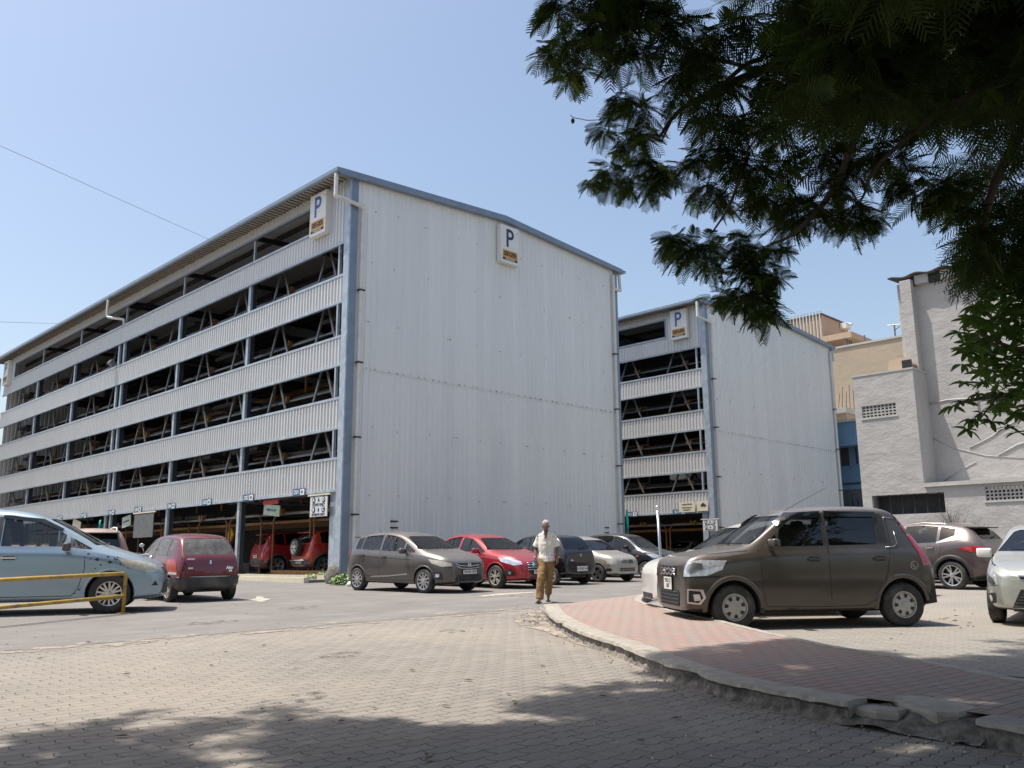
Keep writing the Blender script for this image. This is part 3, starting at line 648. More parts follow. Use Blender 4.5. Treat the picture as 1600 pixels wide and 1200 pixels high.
# teal cloths
def cloth(label, p, w, h, rz):
    mb = MB(); n = 7; vs = []
    for i in range(n):
        for j in range(n):
            u, v = i/(n-1)-.5, j/(n-1); q = (1-v)*.75+.25
            vs.append((u*w*q*math.cos(rz)+.05*math.sin(i*2+j), u*w*q*math.sin(rz)+.05*math.cos(i*1.7), -h*(1-v)+.03*math.sin(i*2.3)))
    mb.add(vs, [(i*n+j, i*n+j+1, (i+1)*n+j+1, (i+1)*n+j) for i in range(n-1) for j in range(n-1)])
    o = mb.build('cloth', 'teal', None, True, recalc=False); o.location = p; s = o.modifiers.new('s', 'SOLIDIFY'); s.thickness = .01; return tag(o, label, 'cloth')
# ------------------------------------------------------------------ buildings on the right
def plaster(name, col, col2, bm_=1.0):
    m, nt, bs = nodes(name)
    a = mixc(nt, ramp(nt, noise(nt, .8, 6, .65), .3, .7), col, tuple(c*.86 for c in col))
    a = mixc(nt, mathn(nt, 'MULTIPLY', ramp(nt, noise(nt, 1.6, 6, .7, stretch=(1, 1.5, .35)), .52, .75), .7), a, col2)
    nt.links.new(a, bs.inputs['Base Color']); bs.inputs['Roughness'].default_value = .92
    h = mathn(nt, 'ADD', noise(nt, 1.6, 6, .55, stretch=(1, 1, 1.6)), mathn(nt, 'MULTIPLY', noise(nt, 14, 5, .6), .25)); bump(nt, bs, h, bm_*.55, .07); return m
M['plaster'] = plaster('plaster', (.44, .42, .40), (.34, .325, .31)); M['tan_wall'] = plaster('tan_wall', (.41, .335, .245), (.34, .28, .21), .7); M['tan_light'] = plaster('tan_light', (.50, .37, .27), (.42, .32, .24), .4)
M['blue_wall'] = plaster('blue_wall', (.16, .29, .42), (.12, .22, .33), .3); M['asbestos'] = mat('asbestos', (.10, .095, .095), .9, 0, .3, 3)
M['plaster_light'] = plaster('plaster_light', (.48, .46, .43), (.36, .34, .31), .6)
GX = 33.0
t = thing('plaster_building', 'tall windowless grey plaster building with corrugated roof edge at the right', 'building', (GX, 0, 0))
def wallbox(name, lo, hi, material, par, mi=0): mb = MB(); mb.box(lo, hi); return mb.build(name, material, par)
def wall_grid(name, x, y0, y1, z0, z1, holes, material, par, th=.3):
    """wall in the plane x (facing -x) with real rectangular holes"""
    ys = sorted({y0, y1, *[h[0] for h in holes], *[h[1] for h in holes]}); zs = sorted({z0, z1, *[h[2] for h in holes], *[h[3] for h in holes]})
    mb = MB(); idx = {}
    def V(a, b, d):
        k = (a, b, d)
        if k not in idx: idx[k] = len(mb.v); mb.v.append((x+d, a, b))
        return idx[k]
    solid = lambda a, b: not any(h[0] < a < h[1] and h[2] < b < h[3] for h in holes)
    cell = {}
    for i in range(len(ys)-1):
        for j in range(len(zs)-1): cell[i, j] = solid((ys[i]+ys[i+1])/2, (zs[j]+zs[j+1])/2)
    for (i, j), s in cell.items():
        if not s: continue
        a, b, c, d = ys[i], ys[i+1], zs[j], zs[j+1]
        mb.f += [(V(a, c, 0), V(a, d, 0), V(b, d, 0), V(b, c, 0)), (V(a, c, th), V(b, c, th), V(b, d, th), V(a, d, th))]; mb.m += [0, 0]
        for di, dj, q in ((-1, 0, (a, c, a, d)), (1, 0, (b, d, b, c)), (0, -1, (b, c, a, c)), (0, 1, (a, d, b, d))):
            if not cell.get((i+di, j+dj), False): mb.f.append((V(q[0], q[1], 0), V(q[0], q[1], th), V(q[2], q[3], th), V(q[2], q[3], 0))); mb.m.append(0)
    return mb.build(name, material, par)
# low front volume (left) and tall wall (right), x measured from the front face
LX = -1.3
def lz(x, y): p = onX(x, y, GX+LX); return p.y, p.z
yl = lz(1340, 690)[0]; yr = lz(1433, 650)[0]; zt_ = lz(1380, 583)[1]; zl = lz(1500, 758)[1]
j0, j1 = lz(1346, 635), lz(1401, 648); o0, o1 = lz(1362, 774), lz(1478, 800); k0, k1 = lz(1538, 759), lz(1620, 779)
JA = (j1[0], j0[0], lz(1374, 651)[1], lz(1374, 632)[1]); OA = (o1[0], o0[0], lz(1420, 803)[1], lz(1420, 771.5)[1]); KA = (k1[0], k0[0], lz(1575, 781)[1], lz(1575, 758)[1])
wall_grid('low_wall', LX, yr, yl, zl-.002, zt_, [JA], 'plaster', t)
wall_grid('lower_wall', LX, 1.0, yl, -.3, zl-.004, [OA, KA], 'plaster', t)
wallbox('low_wall', (LX+.3, yr, zl), (5.5, yr+.25, zt_-.01), 'plaster', t); wallbox('low_wall', (LX+.3, yl-.25, -.3), (5.5, yl, zt_-.01), 'plaster', t); wallbox('parapet_top', (LX-.02, yr-.02, zt_), (5.5, yl+.02, zt_+.06), 'plaster_light', t)
wall_grid('upper_wall', 0, .5, 11.85, zl, 11.35, [], 'plaster', t)
wallbox('ledge', (LX-.10, 1.0, zl), (-.003, yr-.02, zl+.14), 'plaster_light', t)
wallbox('pilaster', (-.42, 11.45, zl+.14), (-.002, 11.85, 11.30), 'plaster', t)
wallbox('side_wall', (0, 11.87, 7.9), (10, 12.1, 11.30), 'plaster_light', t)
wallbox('inner_dark', (LX+1.0, yr+.3, zl+.2), (LX+1.1, yl-.3, zt_-.3), 'soft_black', t); wallbox('inner_dark', (LX+.6, 1.2, .2), (LX+.65, yl-.3, zl-.2), 'soft_black', t)
for k in range(6): wallbox('shutter_bar', (LX+.12, OA[0]+.2+k*.42, OA[2]), (LX+.15, OA[0]+.23+k*.42, OA[3]), 'steel_dark', t)
# jali vents
def jali(y0, y1, z0, z1, x, nx, nz, broken=()):
    mb = MB(); w = (y1-y0)/nx; h = (z1-z0)/nz
    for i in range(nx+1): mb.box((x+.03, y0+i*w-.022, z0), (x+.12, y0+i*w+.022, z1))
    for j in range(nz+1): mb.box((x+.035, y0, z0+j*h-.026), (x+.115, y1, z0+j*h+.026))
    mb.build('vent_block', 'plaster', t)
jali(*JA, LX, 9, 4); jali(*KA, LX, 12, 4)
for q in (JA, KA): wallbox('sill', (LX-.03, q[0]-.05, q[2]-.06), (LX+.05, q[1]+.05, q[2]), 'plaster_light', t)
# raised seams, cracks and cable on the tall wall
def seam(pts, r, material='plaster'):
    mb = MB(); mb.tube([Vector((-.0, y, z)) for y, z in pts], r, 6); mb.build('plaster_seam', material, t, True)
def oz(x, y): p = onX(x, y, GX); return (p.y, p.z)
seam([oz(1455, 683), oz(1490, 700), oz(1540, 712), oz(1600, 716)], .022, 'plaster'); seam([oz(1450, 632), oz(1480, 625), oz(1530, 622), oz(1640, 612)], .035, 'plaster')
seam([oz(1515, 700), oz(1545, 685), oz(1580, 662), oz(1620, 635)], .03); seam([oz(1560, 712), oz(1590, 695), oz(1640, 680)], .04); seam([oz(1475, 752), oz(1500, 735), oz(1525, 722)], .025)
seam([oz(1520, 580), oz(1525, 600), oz(1530, 640)], .04)
# wavy roof edge, rafter ends, soot drips
mb = MB(); n = 90; vs = []
for i in range(n+1):
    y = 12.3-(12.3-3)*i/n; w = .045*math.sin(y*2*PI/.92)
    for dx, dz in ((-.34, .0), (-.34, .05), (6, .55), (6, .5)): vs.append((dx, y, 11.47+dz+w))
mb.add(vs, [(i*4+a, i*4+(a+1) % 4, (i+1)*4+(a+1) % 4, (i+1)*4+a) for i in range(n) for a in range(4)]); mb.build('roof_sheet', 'asbestos', t, True)
for i in range(10):
    y = 11.60-i*.92; wallbox('rafter_end', (-.10, y-.22, 11.10), (.1, y+.22, 11.44), 'black', t)
    wallbox('infill', (-.18, y-.70, 11.12), (-.0, y-.22, 11.46), 'plaster', t)
rr = random.Random(8); mb = MB()
for i in range(9):
    y = 11.60-i*.92
    for k in range(rr.choice((0, 1, 3, 4, 2))):
        yy = y+rr.uniform(-.18, .18); L = rr.uniform(.2, .95); w = rr.uniform(.02, .05); mb.prism([(yy-w, 11.10), (yy+w, 11.10), (yy+w*.3, 11.10-L), (yy, 11.10-L-.05), (yy-w*.5, 11.10-L*.8)], 0, -.006, -.002)
mb.build('soot_streak', 'steel_dark', t)
# duct cowl on the low volume
t2 = thing('roof_cowl', 'curved beige duct cowl on top of the low grey volume', 'duct', (GX+LX+.5, 12.0, zt_+.06)); mb = MB()
prof = [(-.42, 0), (-.42, .38), (-.34, .48), (-.05, .52), (.25, .50), (.42, .40), (.50, .22), (.40, .2), (.36, .05), (.36, 0)]
mb.prism([(-a, b) for a, b in prof], 0, 0, .7); mb.build('hood', 'tan_light', t2, True).data.set_sharp_from_angle(angle=R(50)); wallbox('mouth', (-.01, -.46, .06), (-.004, -.1, .40), 'black', t2)
# dead creeper on the wall
mb = MB(); rr = random.Random(11); base = Vector((GX-.62, 10.95, .7))
base = onX(1497, 870, GX+LX-.05)
for i in range(26):
    p = base.copy(); pts = [p.copy()]; d = Vector((0, rr.uniform(-.35, .35), 1))
    for k in range(7):
        d += Vector((rr.uniform(-.05, .05), rr.uniform(-.35, .35), rr.uniform(-.1, .1))); p = p+d.normalized()*rr.uniform(.15, .30); p.x = GX+LX-.04-rr.uniform(0, .06); pts.append(p.copy())
    mb.tube(pts, [.014-.0016*k for k in range(8)], 4)
tag(mb.build('dry_creeper', 'steel_dark'), 'leafless creeper with thin dark stems climbing the grey plaster wall', 'plant')
# ---- tan building behind
t = thing('tan_building', 'sandy tan building rising behind the second parking block and the grey building', 'building', (62, 0, 0))
p1, p2 = onX(1296, 547, 62), onX(1424, 527, 62); wallbox('wall', (0, 8, 0), (14, p1.y+2.5, p1.z), 'tan_wall', t); wallbox('parapet', (-.08, 8, p1.z), (.3, p1.y+2.5, p1.z+.14), 'plaster_light', t)
wallbox('lower_block', (-5, 25.0, 0), (-.02, 29.5, 10.6), 'tan_light', t); wallbox('cornice', (-5.5, 24.8, 10.6), (-.02, 29.7, 10.95), 'plaster_light', t); wallbox('window', (-5.04, 25.3, 8.0), (-4.98, 26.3, 9.9), 'amber', t)
for k in range(5): mb = MB(); mb.tube([(-3, 25.3+.3*k, 10.95), (-3+.1*k, 25.3+.28*k, 12.5+.4*(k % 2))], .02, 4); mb.build('starter_bar', 'steel_dark', t)
for x, h in ((1343, .9), (1392, 1.2)):
    p = onX(x, 540, 62); mb = MB(); mb.tube([(1, p.y, p1.z), (1, p.y, p1.z+h)], .06, 6); 
    if x == 1392: mb.tube([(1, p.y-.5, p1.z+h), (1, p.y+.5, p1.z+h+.1)], .04, 5); mb.tube([(1, p.y, p1.z+h*.7), (1, p.y-.4, p1.z+h*.9)], .03, 5)
    mb.build('aerial_mast', 'steel', t)
# stair tower
t = thing('stair_tower', 'pinkish beige roof tower with flat canopy and vertical pipes beyond the second block', 'tower', (70, 0, 0))
a, b, c, d = at(1231, 503, 73), at(1283, 492, 73), at(1321, 509, 76), at(1283, 640, 73)
q = onX(1283, 492, 70); qa = onX(1231, 500, 70); wallbox('wall', (0, q.y, 6), (5.2, qa.y, q.z), 'tan_light', t)
wallbox('coping', (-.1, q.y-.1, q.z), (5.3, qa.y+.1, q.z+.15), 'asbestos', t)
wallbox('canopy', (-.3, q.y-2.6, q.z-2.5), (5.6, q.y-.02, q.z-2.0), 'tan_light', t)
for k in range(10): mb = MB(); y = qa.y-.3-k*.30; mb.tube([(-.12, y, 14), (-.12, y, q.z+.35), (.3, y, q.z+.4)], .045, 5); mb.build('vent_pipe', 'pvc', t)
mb = MB(); mb.box((3.5, q.y-.6, q.z-.6), (4.5, q.y-.05, q.z-.1)); mb.build('loudspeaker', 'white', t); mb = MB(); mb.lathe([(.08, 0), (.28, .5)], 1, 12, c=(4.6, q.y-.7, q.z-.1)); mb.build('loudspeaker_horn', 'pvc', t)
for k in range(4): mb = MB(); mb.tube([(-.2+k*.4, q.y-2.0, q.z-5), (-.2+k*.4, q.y-2.0, q.z-2.5)], .06, 5); mb.build('railing_post', 'steel', t)
# ---- blue building in the slot
t = thing('blue_building', 'light blue building with a dark window seen in the gap right of the second block', 'building', (56.5, 0, 0))
pt, pb = onX(1322, 664, 56.5), onX(1322, 700, 56.5)
wallbox('wall', (0, 18, 0), (4, 30, pb.z), 'blue_wall', t); wallbox('parapet', (-1.2, 18, pb.z), (4, 30, pt.z), 'blue_wall', t); wallbox('parapet_coping', (-1.3, 18, pt.z), (4, 30, pt.z+.15), 'plaster_light', t)
for x0, x1, y0, y1 in ((1313, 1328, 697, 728), (1335.5, 1341, 693, 725)):
    u, v = onX(x0, y0, 56.5), onX(x1, y1, 56.5); wallbox('window', (-.03, v.y, v.z), (.0, u.y, u.z), 'cabin', t); wallbox('sill', (-.1, v.y-.1, v.z-.1), (.0, u.y+.1, v.z), 'blue_wall', t)
u = onX(1325, 757, 56.5); wallbox('string_course', (-.08, 18, u.z), (-.0, 30, u.z+.1), 'column', t); u2 = onX(1325, 765, 56.5); wallbox('shutter', (-.05, 18, 1), (-.002, 30, u2.z), 'steel', t)
for k in range(14): wallbox('gate_bar', (-.7, 20+k*.35, 1), (-.66, 20.06+k*.35, u2.z-.7), 'steel_dark', t)
# boundary wall and far house at the left edge
t = thing('far_house', 'small pale house wall just visible beyond the left end of the parking block', 'house', (20, 70, 0)); wallbox('wall', (-16, 0, 0), (-3.4, 6, 10.8), 'tan_light', t); wallbox('roof', (-16.3, -.4, 10.8), (-3.2, 6.3, 11.1), 'asbestos', t)
# ---- overhead cables
for nm, lb, pts in (('overhead_cable', 'thin overhead cable sloping down to the roof edge, upper left sky', [(-60, 208, 22), (0, 228, 22), (170, 304, 26), (326, 374, 31)]), ('overhead_cable', 'level thin cable meeting the roof at the far left', [(-60, 501, 30), (0, 503, 30), (108, 506, 50)])):
    mb = MB(); mb.tube(smooth_line([at(*p) for p in pts], 6), .0065, 5); o = mb.build(nm, 'steel'); tag(o, lb, 'cable', 'overhead cables')
# ---- plants and stones at the corner
M['leaf_plant'] = mat('leaf_plant', (.10, .20, .05), .45, 0, .4, 9, col2=(.42, .46, .25), c2=(.5, .6), c2scale=12)
def pothos(label, c, r, n, seed):
    rr = random.Random(seed); mb = MB(); cx, cy = c
    for i in range(n):
        a = rr.random()*2*PI; q = r*math.sqrt(rr.random()); x, y = cx+q*math.cos(a), cy+q*math.sin(a); z = gz(x, y)+rr.uniform(.02, .42)*(1-q/r*.5); L = rr.uniform(.10, .2); w = L*.38
        d = Vector((math.cos(a+rr.uniform(-1, 1)), math.sin(a+rr.uniform(-1, 1)), rr.uniform(-.6, .5))).normalized(); s = d.cross(Vector((0, 0, 1))).normalized(); p = Vector((x, y, z)); u = d.cross(s)*.02
        mb.add([p, p+d*L*.35+s*w, p+d*L+u*2, p+d*L*.35-s*w, p+d*L*.5-u], [(0, 1, 4), (1, 2, 4), (2, 3, 4), (3, 0, 4)])
        if i % 3 == 0: mb.tube([(x, y, gz(x, y)), p], .006, 3)
    return tag(mb.build('leafy_plant', 'leaf_plant', recalc=False), label, 'plant', 'variegated plants at the building corner')
a, b = gp(508, 909), gp(535, 914); pothos('pale variegated plant at the foot of the corner post', (a.x+.2, a.y+.6), .42, 170, 1); pothos('bushier green plant behind the grey brown hatchback wheel', (b.x+.2, b.y), .45, 200, 2)
mb = MB(); rr = random.Random(3)
c0 = gp(521, 912); vs = []; n = 8
for j, (q, z) in enumerate(((.26, 0), (.30, .22), (.2, .46), (.05, .58))): vs += [(c0.x+q*rr.uniform(.8, 1.15)*math.cos(2*PI*k/n), c0.y+q*rr.uniform(.8, 1.15)*math.sin(2*PI*k/n), c0.z+z) for k in range(n)]
mb.add(vs, [(j*n+k, j*n+(k+1) % n, (j+1)*n+(k+1) % n, (j+1)*n+k) for j in range(3) for k in range(n)]+[tuple(range(3*n, 4*n))]); tag(mb.build('boulder', 'rubble', None, True), 'rough brown boulder between the two plants at the corner', 'rock')
c0 = gp(548, 916); mb = MB(); mb.lathe([(.001, 0), (.1, .0), (.13, .06), (.07, .13), (.001, .15)], 2, 9, c=c0); tag(mb.build('stone', 'white', None, True), 'small white stone by the hatchback rear wheel', 'rock')
# ---- yellow railing
M['yellow'] = mat('yellow', (.42, .27, .05), .5, 0, .2, 5, col2=(.16, .13, .09), c2=(.52, .7), c2scale=7)
t = thing('railing', 'chipped yellow tube railing in front of the pale blue minivan', 'railing'); E0 = gp(192, 958.5); dirv = at(0, 900, 13.5)-E0; dirv.z = 0; dirv.normalize()
E1 = E0+dirv*3.6; zf = lambda p: gz(p.x, p.y)
def up(p, h): return Vector((p.x, p.y, zf(p)+h))
mb = MB(); mb.tube([up(E1, 0), up(E1, .62), up(E1+(E0-E1)*.02, .68), up(E0-(E0-E1)*.02, .70), up(E0, .63), up(E0, 0)], .034, 9); mb.build('frame', 'yellow', t, True)
mb = MB(); mb.tube([up(E1, .27), up(E0, .30)], .032, 8); mb.build('rail', 'yellow', t, True)
mb = MB(); mb.box((-.09, -.09, 0), (.09, .09, .014)); o = mb.build('base_plate', 'yellow', t); o.location = up(E0, .002)
# ---- steel bollard pole
c0 = gp(1037, 947); t = thing('steel_pole', 'slim polished steel pole with ball top at the footpath edge', 'pole', c0)
tp = at(1027, 793, (c0.x+c0.y)*.70711); v = tp-c0; mb = MB(); mb.tube([(0, 0, 0), v*.97], .028, 12); mb.build('shaft', 'chrome_dull', t, True)
mb = MB(); mb.lathe([(.001, -.045), (.03, -.035), (.045, 0), (.03, .035), (.001, .045)], 2, 12, c=v); mb.lathe([(.03, -.12), (.04, -.11), (.04, -.09), (.03, -.08)], 2, 12, c=v); mb.build('ball', 'chrome', t, True)
cloth('teal cloth hanging by the right edge of the large block', at(979, 797, 40), .8, 1.3, .8); cloth('scrap of teal cloth above the beige roofed car', onX(157, 813, 16.3), .5, .6, 1.2)
# ------------------------------------------------------------------ cars
def coords(me):
    a = np.empty(len(me.vertices)*3, 'f'); me.vertices.foreach_get('co', a); return a.reshape(-1, 3)
HOLD = bpy.data.collections.new('setting'); COL.children.link(HOLD)
def stash():
    """finished objects are set aside while the next thing is cut, which keeps that step quick"""
    for o in list(COL.objects):
        if o.type not in ('CAMERA', 'LIGHT'): HOLD.objects.link(o); COL.objects.unlink(o)
    bpy.context.view_layer.layer_collection.children['setting'].exclude = True
def interp(keys, s):
    return float(np.interp(s, [k[0] for k in keys], [k[1] for k in keys]))
class Car:
    """s = metres behind the nose; local +x is forward, +y the car's left, origin on the ground midway between the axles"""
    def __init__(c, name, label, cat, color, sp, pos, yaw, glass='glass_dark', see=True, flat=None, group=None, scale=1, seat='seat', lower=None):
        stash()
        c.sp = sp; c.L, c.W, c.H, c.wb, c.fo, c.r = sp['dim']; c.xf = c.wb/2+c.fo
        z = gz(*pos) if flat is None else flat
        c.root = thing(name, label, cat, (pos[0], pos[1], z), 0, group)
        n = Vector((0, 0, 1)) if flat is not None else Vector((-SL*.707, -SL*.707, 1)).normalized()
        f = Vector((math.cos(yaw), math.sin(yaw), 0)); f = (f-n*f.dot(n)).normalized(); l = n.cross(f)
        m = Matrix((f, l, n)).transposed().to_4x4() @ Matrix.Scale(scale, 4); m.translation = (pos[0], pos[1], z)
        c.root.matrix_world = m
        c.paint = color; c.glass = glass; c.see = see; c.seatmat = seat; c.lower = lower
        c.make_body(); c.make_glass(); c.make_wheels()
        if see: c.make_cabin()
    def X(c, s): return c.xf-s
    def ring(c, s, inset=0, cabin=False):
        sp = c.sp; zb = interp(sp['bot'], s); zs = interp(sp['sh'], s); zt = interp(sp['top'], s)
        w = interp(sp['plan'], s)*c.W/2; wt = interp(sp['roofw'], s)*c.W/2
        ws = w-.035
        zm = zb+(zs-zb)*.48
        dz = max(zt-zs, .02)
        p = [(0, zb), (w*.80, zb), (w*.955, zb+.05), (w*.995, zm-.06), (w, zm+.1), (w-.012, zs-.085), (ws-.012, zs),
             (ws+(wt-ws)*.52, zs+dz*.55), (wt, zs+dz*.90), (wt*.62, zt-.012 if dz > .1 else zt-.006), (0, zt)]
        return p
    def loft(c, stations, ringf, mi=0):
        mb = MB(); rings = []
        for s in stations:
            p = ringf(s); full = [(c.X(s), y, z) for y, z in p]+[(c.X(s), -y, z) for y, z in p[-2:0:-1]]
            rings.append(full)
        n = len(rings[0]); vs = [v for r in rings for v in r]
        fs = [(i*n+k, i*n+(k+1) % n, (i+1)*n+(k+1) % n, (i+1)*n+k) for i in range(len(rings)-1) for k in range(n)]
        h = n//2
        for base, flip in ((0, 0), ((len(rings)-1)*n, 1)):
            for k in range(h):
                a, b = k, k+1; d, e = (n-k) % n, (n-k-1) % n
                q = [a, b, e, d]; q = [base+t for i, t in enumerate(q) if t not in q[:i]]
                fs.append(tuple(q if not flip else q[::-1]))
        mb.add(vs, fs, mi); return mb
    def make_body(c):
        sp = c.sp; keys = sorted(set(k[0] for k in sp['top']) | set(sp.get('stations', [])))
        st = [0, .05]+[k for k in keys if .09 < k < c.L-.09]+[c.L-.05, c.L]
        out = [st[0]]
        for a, b in zip(st, st[1:]):
            n = max(1, int((b-a)/.33+.5)); out += [a+(b-a)*k/n for k in range(1, n+1)]
        c.st = out
        mb = c.loft(out, c.ring)
        o = mb.build('body', [c.paint, 'soft_black', 'cabin'], c.root, True)
        bm = bmesh.new(); bm.from_mesh(o.data); cl = bm.edges.layers.float.new('crease_edge'); nr = 20
        wt = {6: .62, 14: .62, 8: .35, 12: .35, 5: .3, 15: .3, 2: .3, 18: .3}
        for e in bm.edges:
            a, b = (v.index for v in e.verts)
            if abs(a-b) == nr: e[cl] = wt.get(a % nr, 0)
        bm.to_mesh(o.data); bm.free()
        sub = o.modifiers.new('s', 'SUBSURF'); sub.levels = sub.render_levels = c.sp.get('lv', 2)
        evaluated(o)
        mz = max(v.co.z for v in o.data.vertices); my = max(v.co.y for v in o.data.vertices); mx = max(v.co.x for v in o.data.vertices); nx = min(v.co.x for v in o.data.vertices)
        for v in o.data.vertices:
            v.co.z = .2+(v.co.z-.2)*(c.H-.2)/(mz-.2); v.co.y *= c.W/2/my; v.co.x = (v.co.x-nx)/(mx-nx)*c.L+c.xf-c.L
        bm = bmesh.new(); bm.from_mesh(o.data); c.bvh = BVHTree.FromBMesh(bm); bm.free()
        # wheel wells, cabin and window openings are cut out of the body
        cut = MB(); r = c.r+sp.get('gap', .05)
        for x in (c.wb/2, -c.wb/2):
            for s in (1, -1):
                y0, y1 = s*(c.W/2-.30), s*(c.W/2+.2)
                pr = [(0, y0), (r, y0), (r, y1), (0, y1)]
                n = 28; vs = []
                for rr, t in pr[1:3]:
                    vs += [(x+rr*math.cos(2*PI*k/n), t, c.r+rr*math.sin(2*PI*k/n)) for k in range(n)]
                cut.add(vs, [tuple(range(n)), tuple(range(n, 2*n))]+[(k, (k+1) % n, n+(k+1) % n, n+k) for k in range(n)], 1)
        c.cut(o, cut)
        if c.see:
            a, b = sp['cabin']
            def cav(s):
                p = c.ring(s); zf = .42
                return [(0, zf), (p[4][0]*.6, zf), (p[4][0]-.10, zf), (p[4][0]-.09, zf+.1), (p[5][0]-.08, p[5][1]-.08), (p[6][0]-.06, p[6][1]),
                        (p[7][0]-.05, p[7][1]-.01), (p[8][0]-.06, p[8][1]-.035), (p[9][0], p[9][1]-.05), (0, p[10][1]-.05)]
            ss = [a]+[s for s in out if a+.1 < s < b-.1]+[b]
            c.cut(o, c.loft(ss, cav, 2))
            pr = MB()
            for poly in c.side_windows():
                pr.prism([(c.X(s), z) for s, z in poly], 1, -2, 2, 1)
            c.cut(o, pr)
            pr = MB(); pr.prism(c.front_window(), 0, c.X(sp['mid']), c.xf+.5, 1); c.cut(o, pr)
            pr = MB(); pr.prism(c.rear_window(), 0, c.X(c.L)-.5, c.X(sp['mid']), 1); c.cut(o, pr)
        for p in o.data.polygons: p.use_smooth = True
        o.data.set_sharp_from_angle(angle=R(42))
        c.body = o
    def cut(c, o, cutter):
        """boolean difference; a result that grew is thrown away and tried again with the cutter nudged"""
        ref = o.data.copy(); lim = np.abs(coords(ref)).max(0)+.01
        for k_ in range(4):
            k = cutter.build('cutter', [c.paint, 'soft_black', 'cabin'], c.root); k.location = (.0031*k_, .0017*k_, .0023*k_)
            m = o.modifiers.new('b', 'BOOLEAN'); m.operation = 'DIFFERENCE'; m.solver = 'EXACT'; m.object = k
            if k_ == 3: m.use_self = True
            bpy.context.view_layer.update()
            evaluated(o); me = k.data; bpy.data.objects.remove(k); bpy.data.meshes.remove(me)
            if len(o.data.vertices) > len(ref.vertices)*.5 and (np.abs(coords(o.data)).max(0) <= lim).all(): return
            print('retry cut', c.root.name, k_); o.data = ref.copy()
    def side_windows(c):
        out = []; pt = c.sp.get('head', .115); pb = c.sp.get('sill', .045)
        for a, b in c.sp['win']:
            n = 9; top = []; bot = []
            for i in range(n+1):
                s = a+(b-a)*i/n; zb = interp(c.sp['sh'], s)+pb; zt = min(interp(c.sp['top'], s-.06), interp(c.sp['top'], s+.10))-pt
                if zt > zb+.015: top.append((s, zt)); bot.append((s, zb))
            out.append(bot+top[::-1])
        return out
    def front_window(c):
        sp = c.sp; s0 = sp['cowl']; z0 = interp(sp['top'], s0)+.035; z1 = sp['ws'][1]; w0 = interp(sp['plan'], s0)*c.W/2-.14; w1 = interp(sp['roofw'], sp['ws'][0])*c.W/2-.07
        return [(-w0, z0), (-w0*.5, z0-.0), (w0*.5, z0), (w0, z0), (w1, z1-.03), (w1*.85, z1), (-w1*.85, z1), (-w1, z1-.03)]
    def rear_window(c):
        (z0, w0), (z1, w1) = c.sp['rw']; return [(-w0, z0+.05), (-w0*.9, z0), (w0*.9, z0), (w0, z0+.05), (w1, z1-.04), (w1*.9, z1), (-w1*.9, z1), (-w1, z1-.04)]
    # a panel laid over the body: the outline lives in the plane seen from azimuth phi, then drops onto the surface
    def panel(c, name, phi, poly, material, off=.004, grid=.09, parent=None, mb=None, ox=0):
        bm = bmesh.new(); t = Vector((-math.sin(phi), math.cos(phi), 0)); d = Vector((math.cos(phi), math.sin(phi), 0))
        try: bm.faces.new([bm.verts.new((a, 0, z)) for a, z in poly])
        except ValueError: bm.free(); return None
        bmesh.ops.triangulate(bm, faces=bm.faces)
        for ax in (0, 2):
            lo = min(p[ax//2] for p in poly); hi = max(p[ax//2] for p in poly); n = int((hi-lo)/grid)
            for i in range(1, n+1):
                co = [0, 0, 0]; co[ax] = lo+(hi-lo)*i/(n+1); no = [0, 0, 0]; no[ax] = 1
                bmesh.ops.bisect_plane(bm, geom=bm.verts[:]+bm.edges[:]+bm.faces[:], plane_co=co, plane_no=no)
        for v in bm.verts:
            p = t*v.co.x+Vector((ox, 0, v.co.z)); hit = c.bvh.ray_cast(p+d*5, -d)
            if hit[0] is None:
                hit = c.bvh.find_nearest(p+d*(c.W/2 if abs(math.sin(phi)) > .7 else c.L/2))
            v.co = hit[0]+hit[1]*off
        if 'window' in name or name == 'windscreen':
            # glass is one even sweep: fit a smooth surface through the points that lie on the body
            P_ = np.array([v.co for v in bm.verts]); u_, w_ = (P_[:, 0], P_[:, 2]) if abs(math.sin(phi)) > .5 else (P_[:, 1], P_[:, 2]); q_ = P_[:, 1] if abs(math.sin(phi)) > .5 else P_[:, 0]
            um, wm = u_.mean(), w_.mean(); u_ = u_-um; w_ = w_-wm; deg = [(i, j) for i in range(5) for j in range(4) if i+j <= (2 if abs(math.sin(phi)) > .5 else 4)]
            Am = np.stack([u_**i*w_**j for i, j in deg], 1); s_ = np.linalg.lstsq(Am, q_, rcond=None)[0]; f_ = Am @ s_
            for v, qq in zip(bm.verts, f_):
                if abs(math.sin(phi)) > .5: v.co.y = qq
                else: v.co.x = qq
        bm.normal_update(); vs = [v.co.copy() for v in bm.verts]; bm.verts.index_update()
        fs = [tuple(v.index for v in f.verts) for f in bm.faces]; bm.free()
        m = mb or MB(); m.add(vs, fs)
        if mb is not None: return
        o = m.build(name, material, parent or c.root, True, recalc=False); return o
    def side(c, name, poly, material, off=.004, which=(1, -1), parent=None, grid=.09):
        """poly in (s, z), on the left (+1) and right (-1) flanks"""
        o = None
        for w in which:
            if w == 1: o = c.panel(name, PI/2, [(-c.X(s), z) for s, z in poly], material, off, grid, parent)
            else: o = c.panel(name, -PI/2, [(c.X(s), z) for s, z in poly][::-1], material, off, grid, parent)
        return o
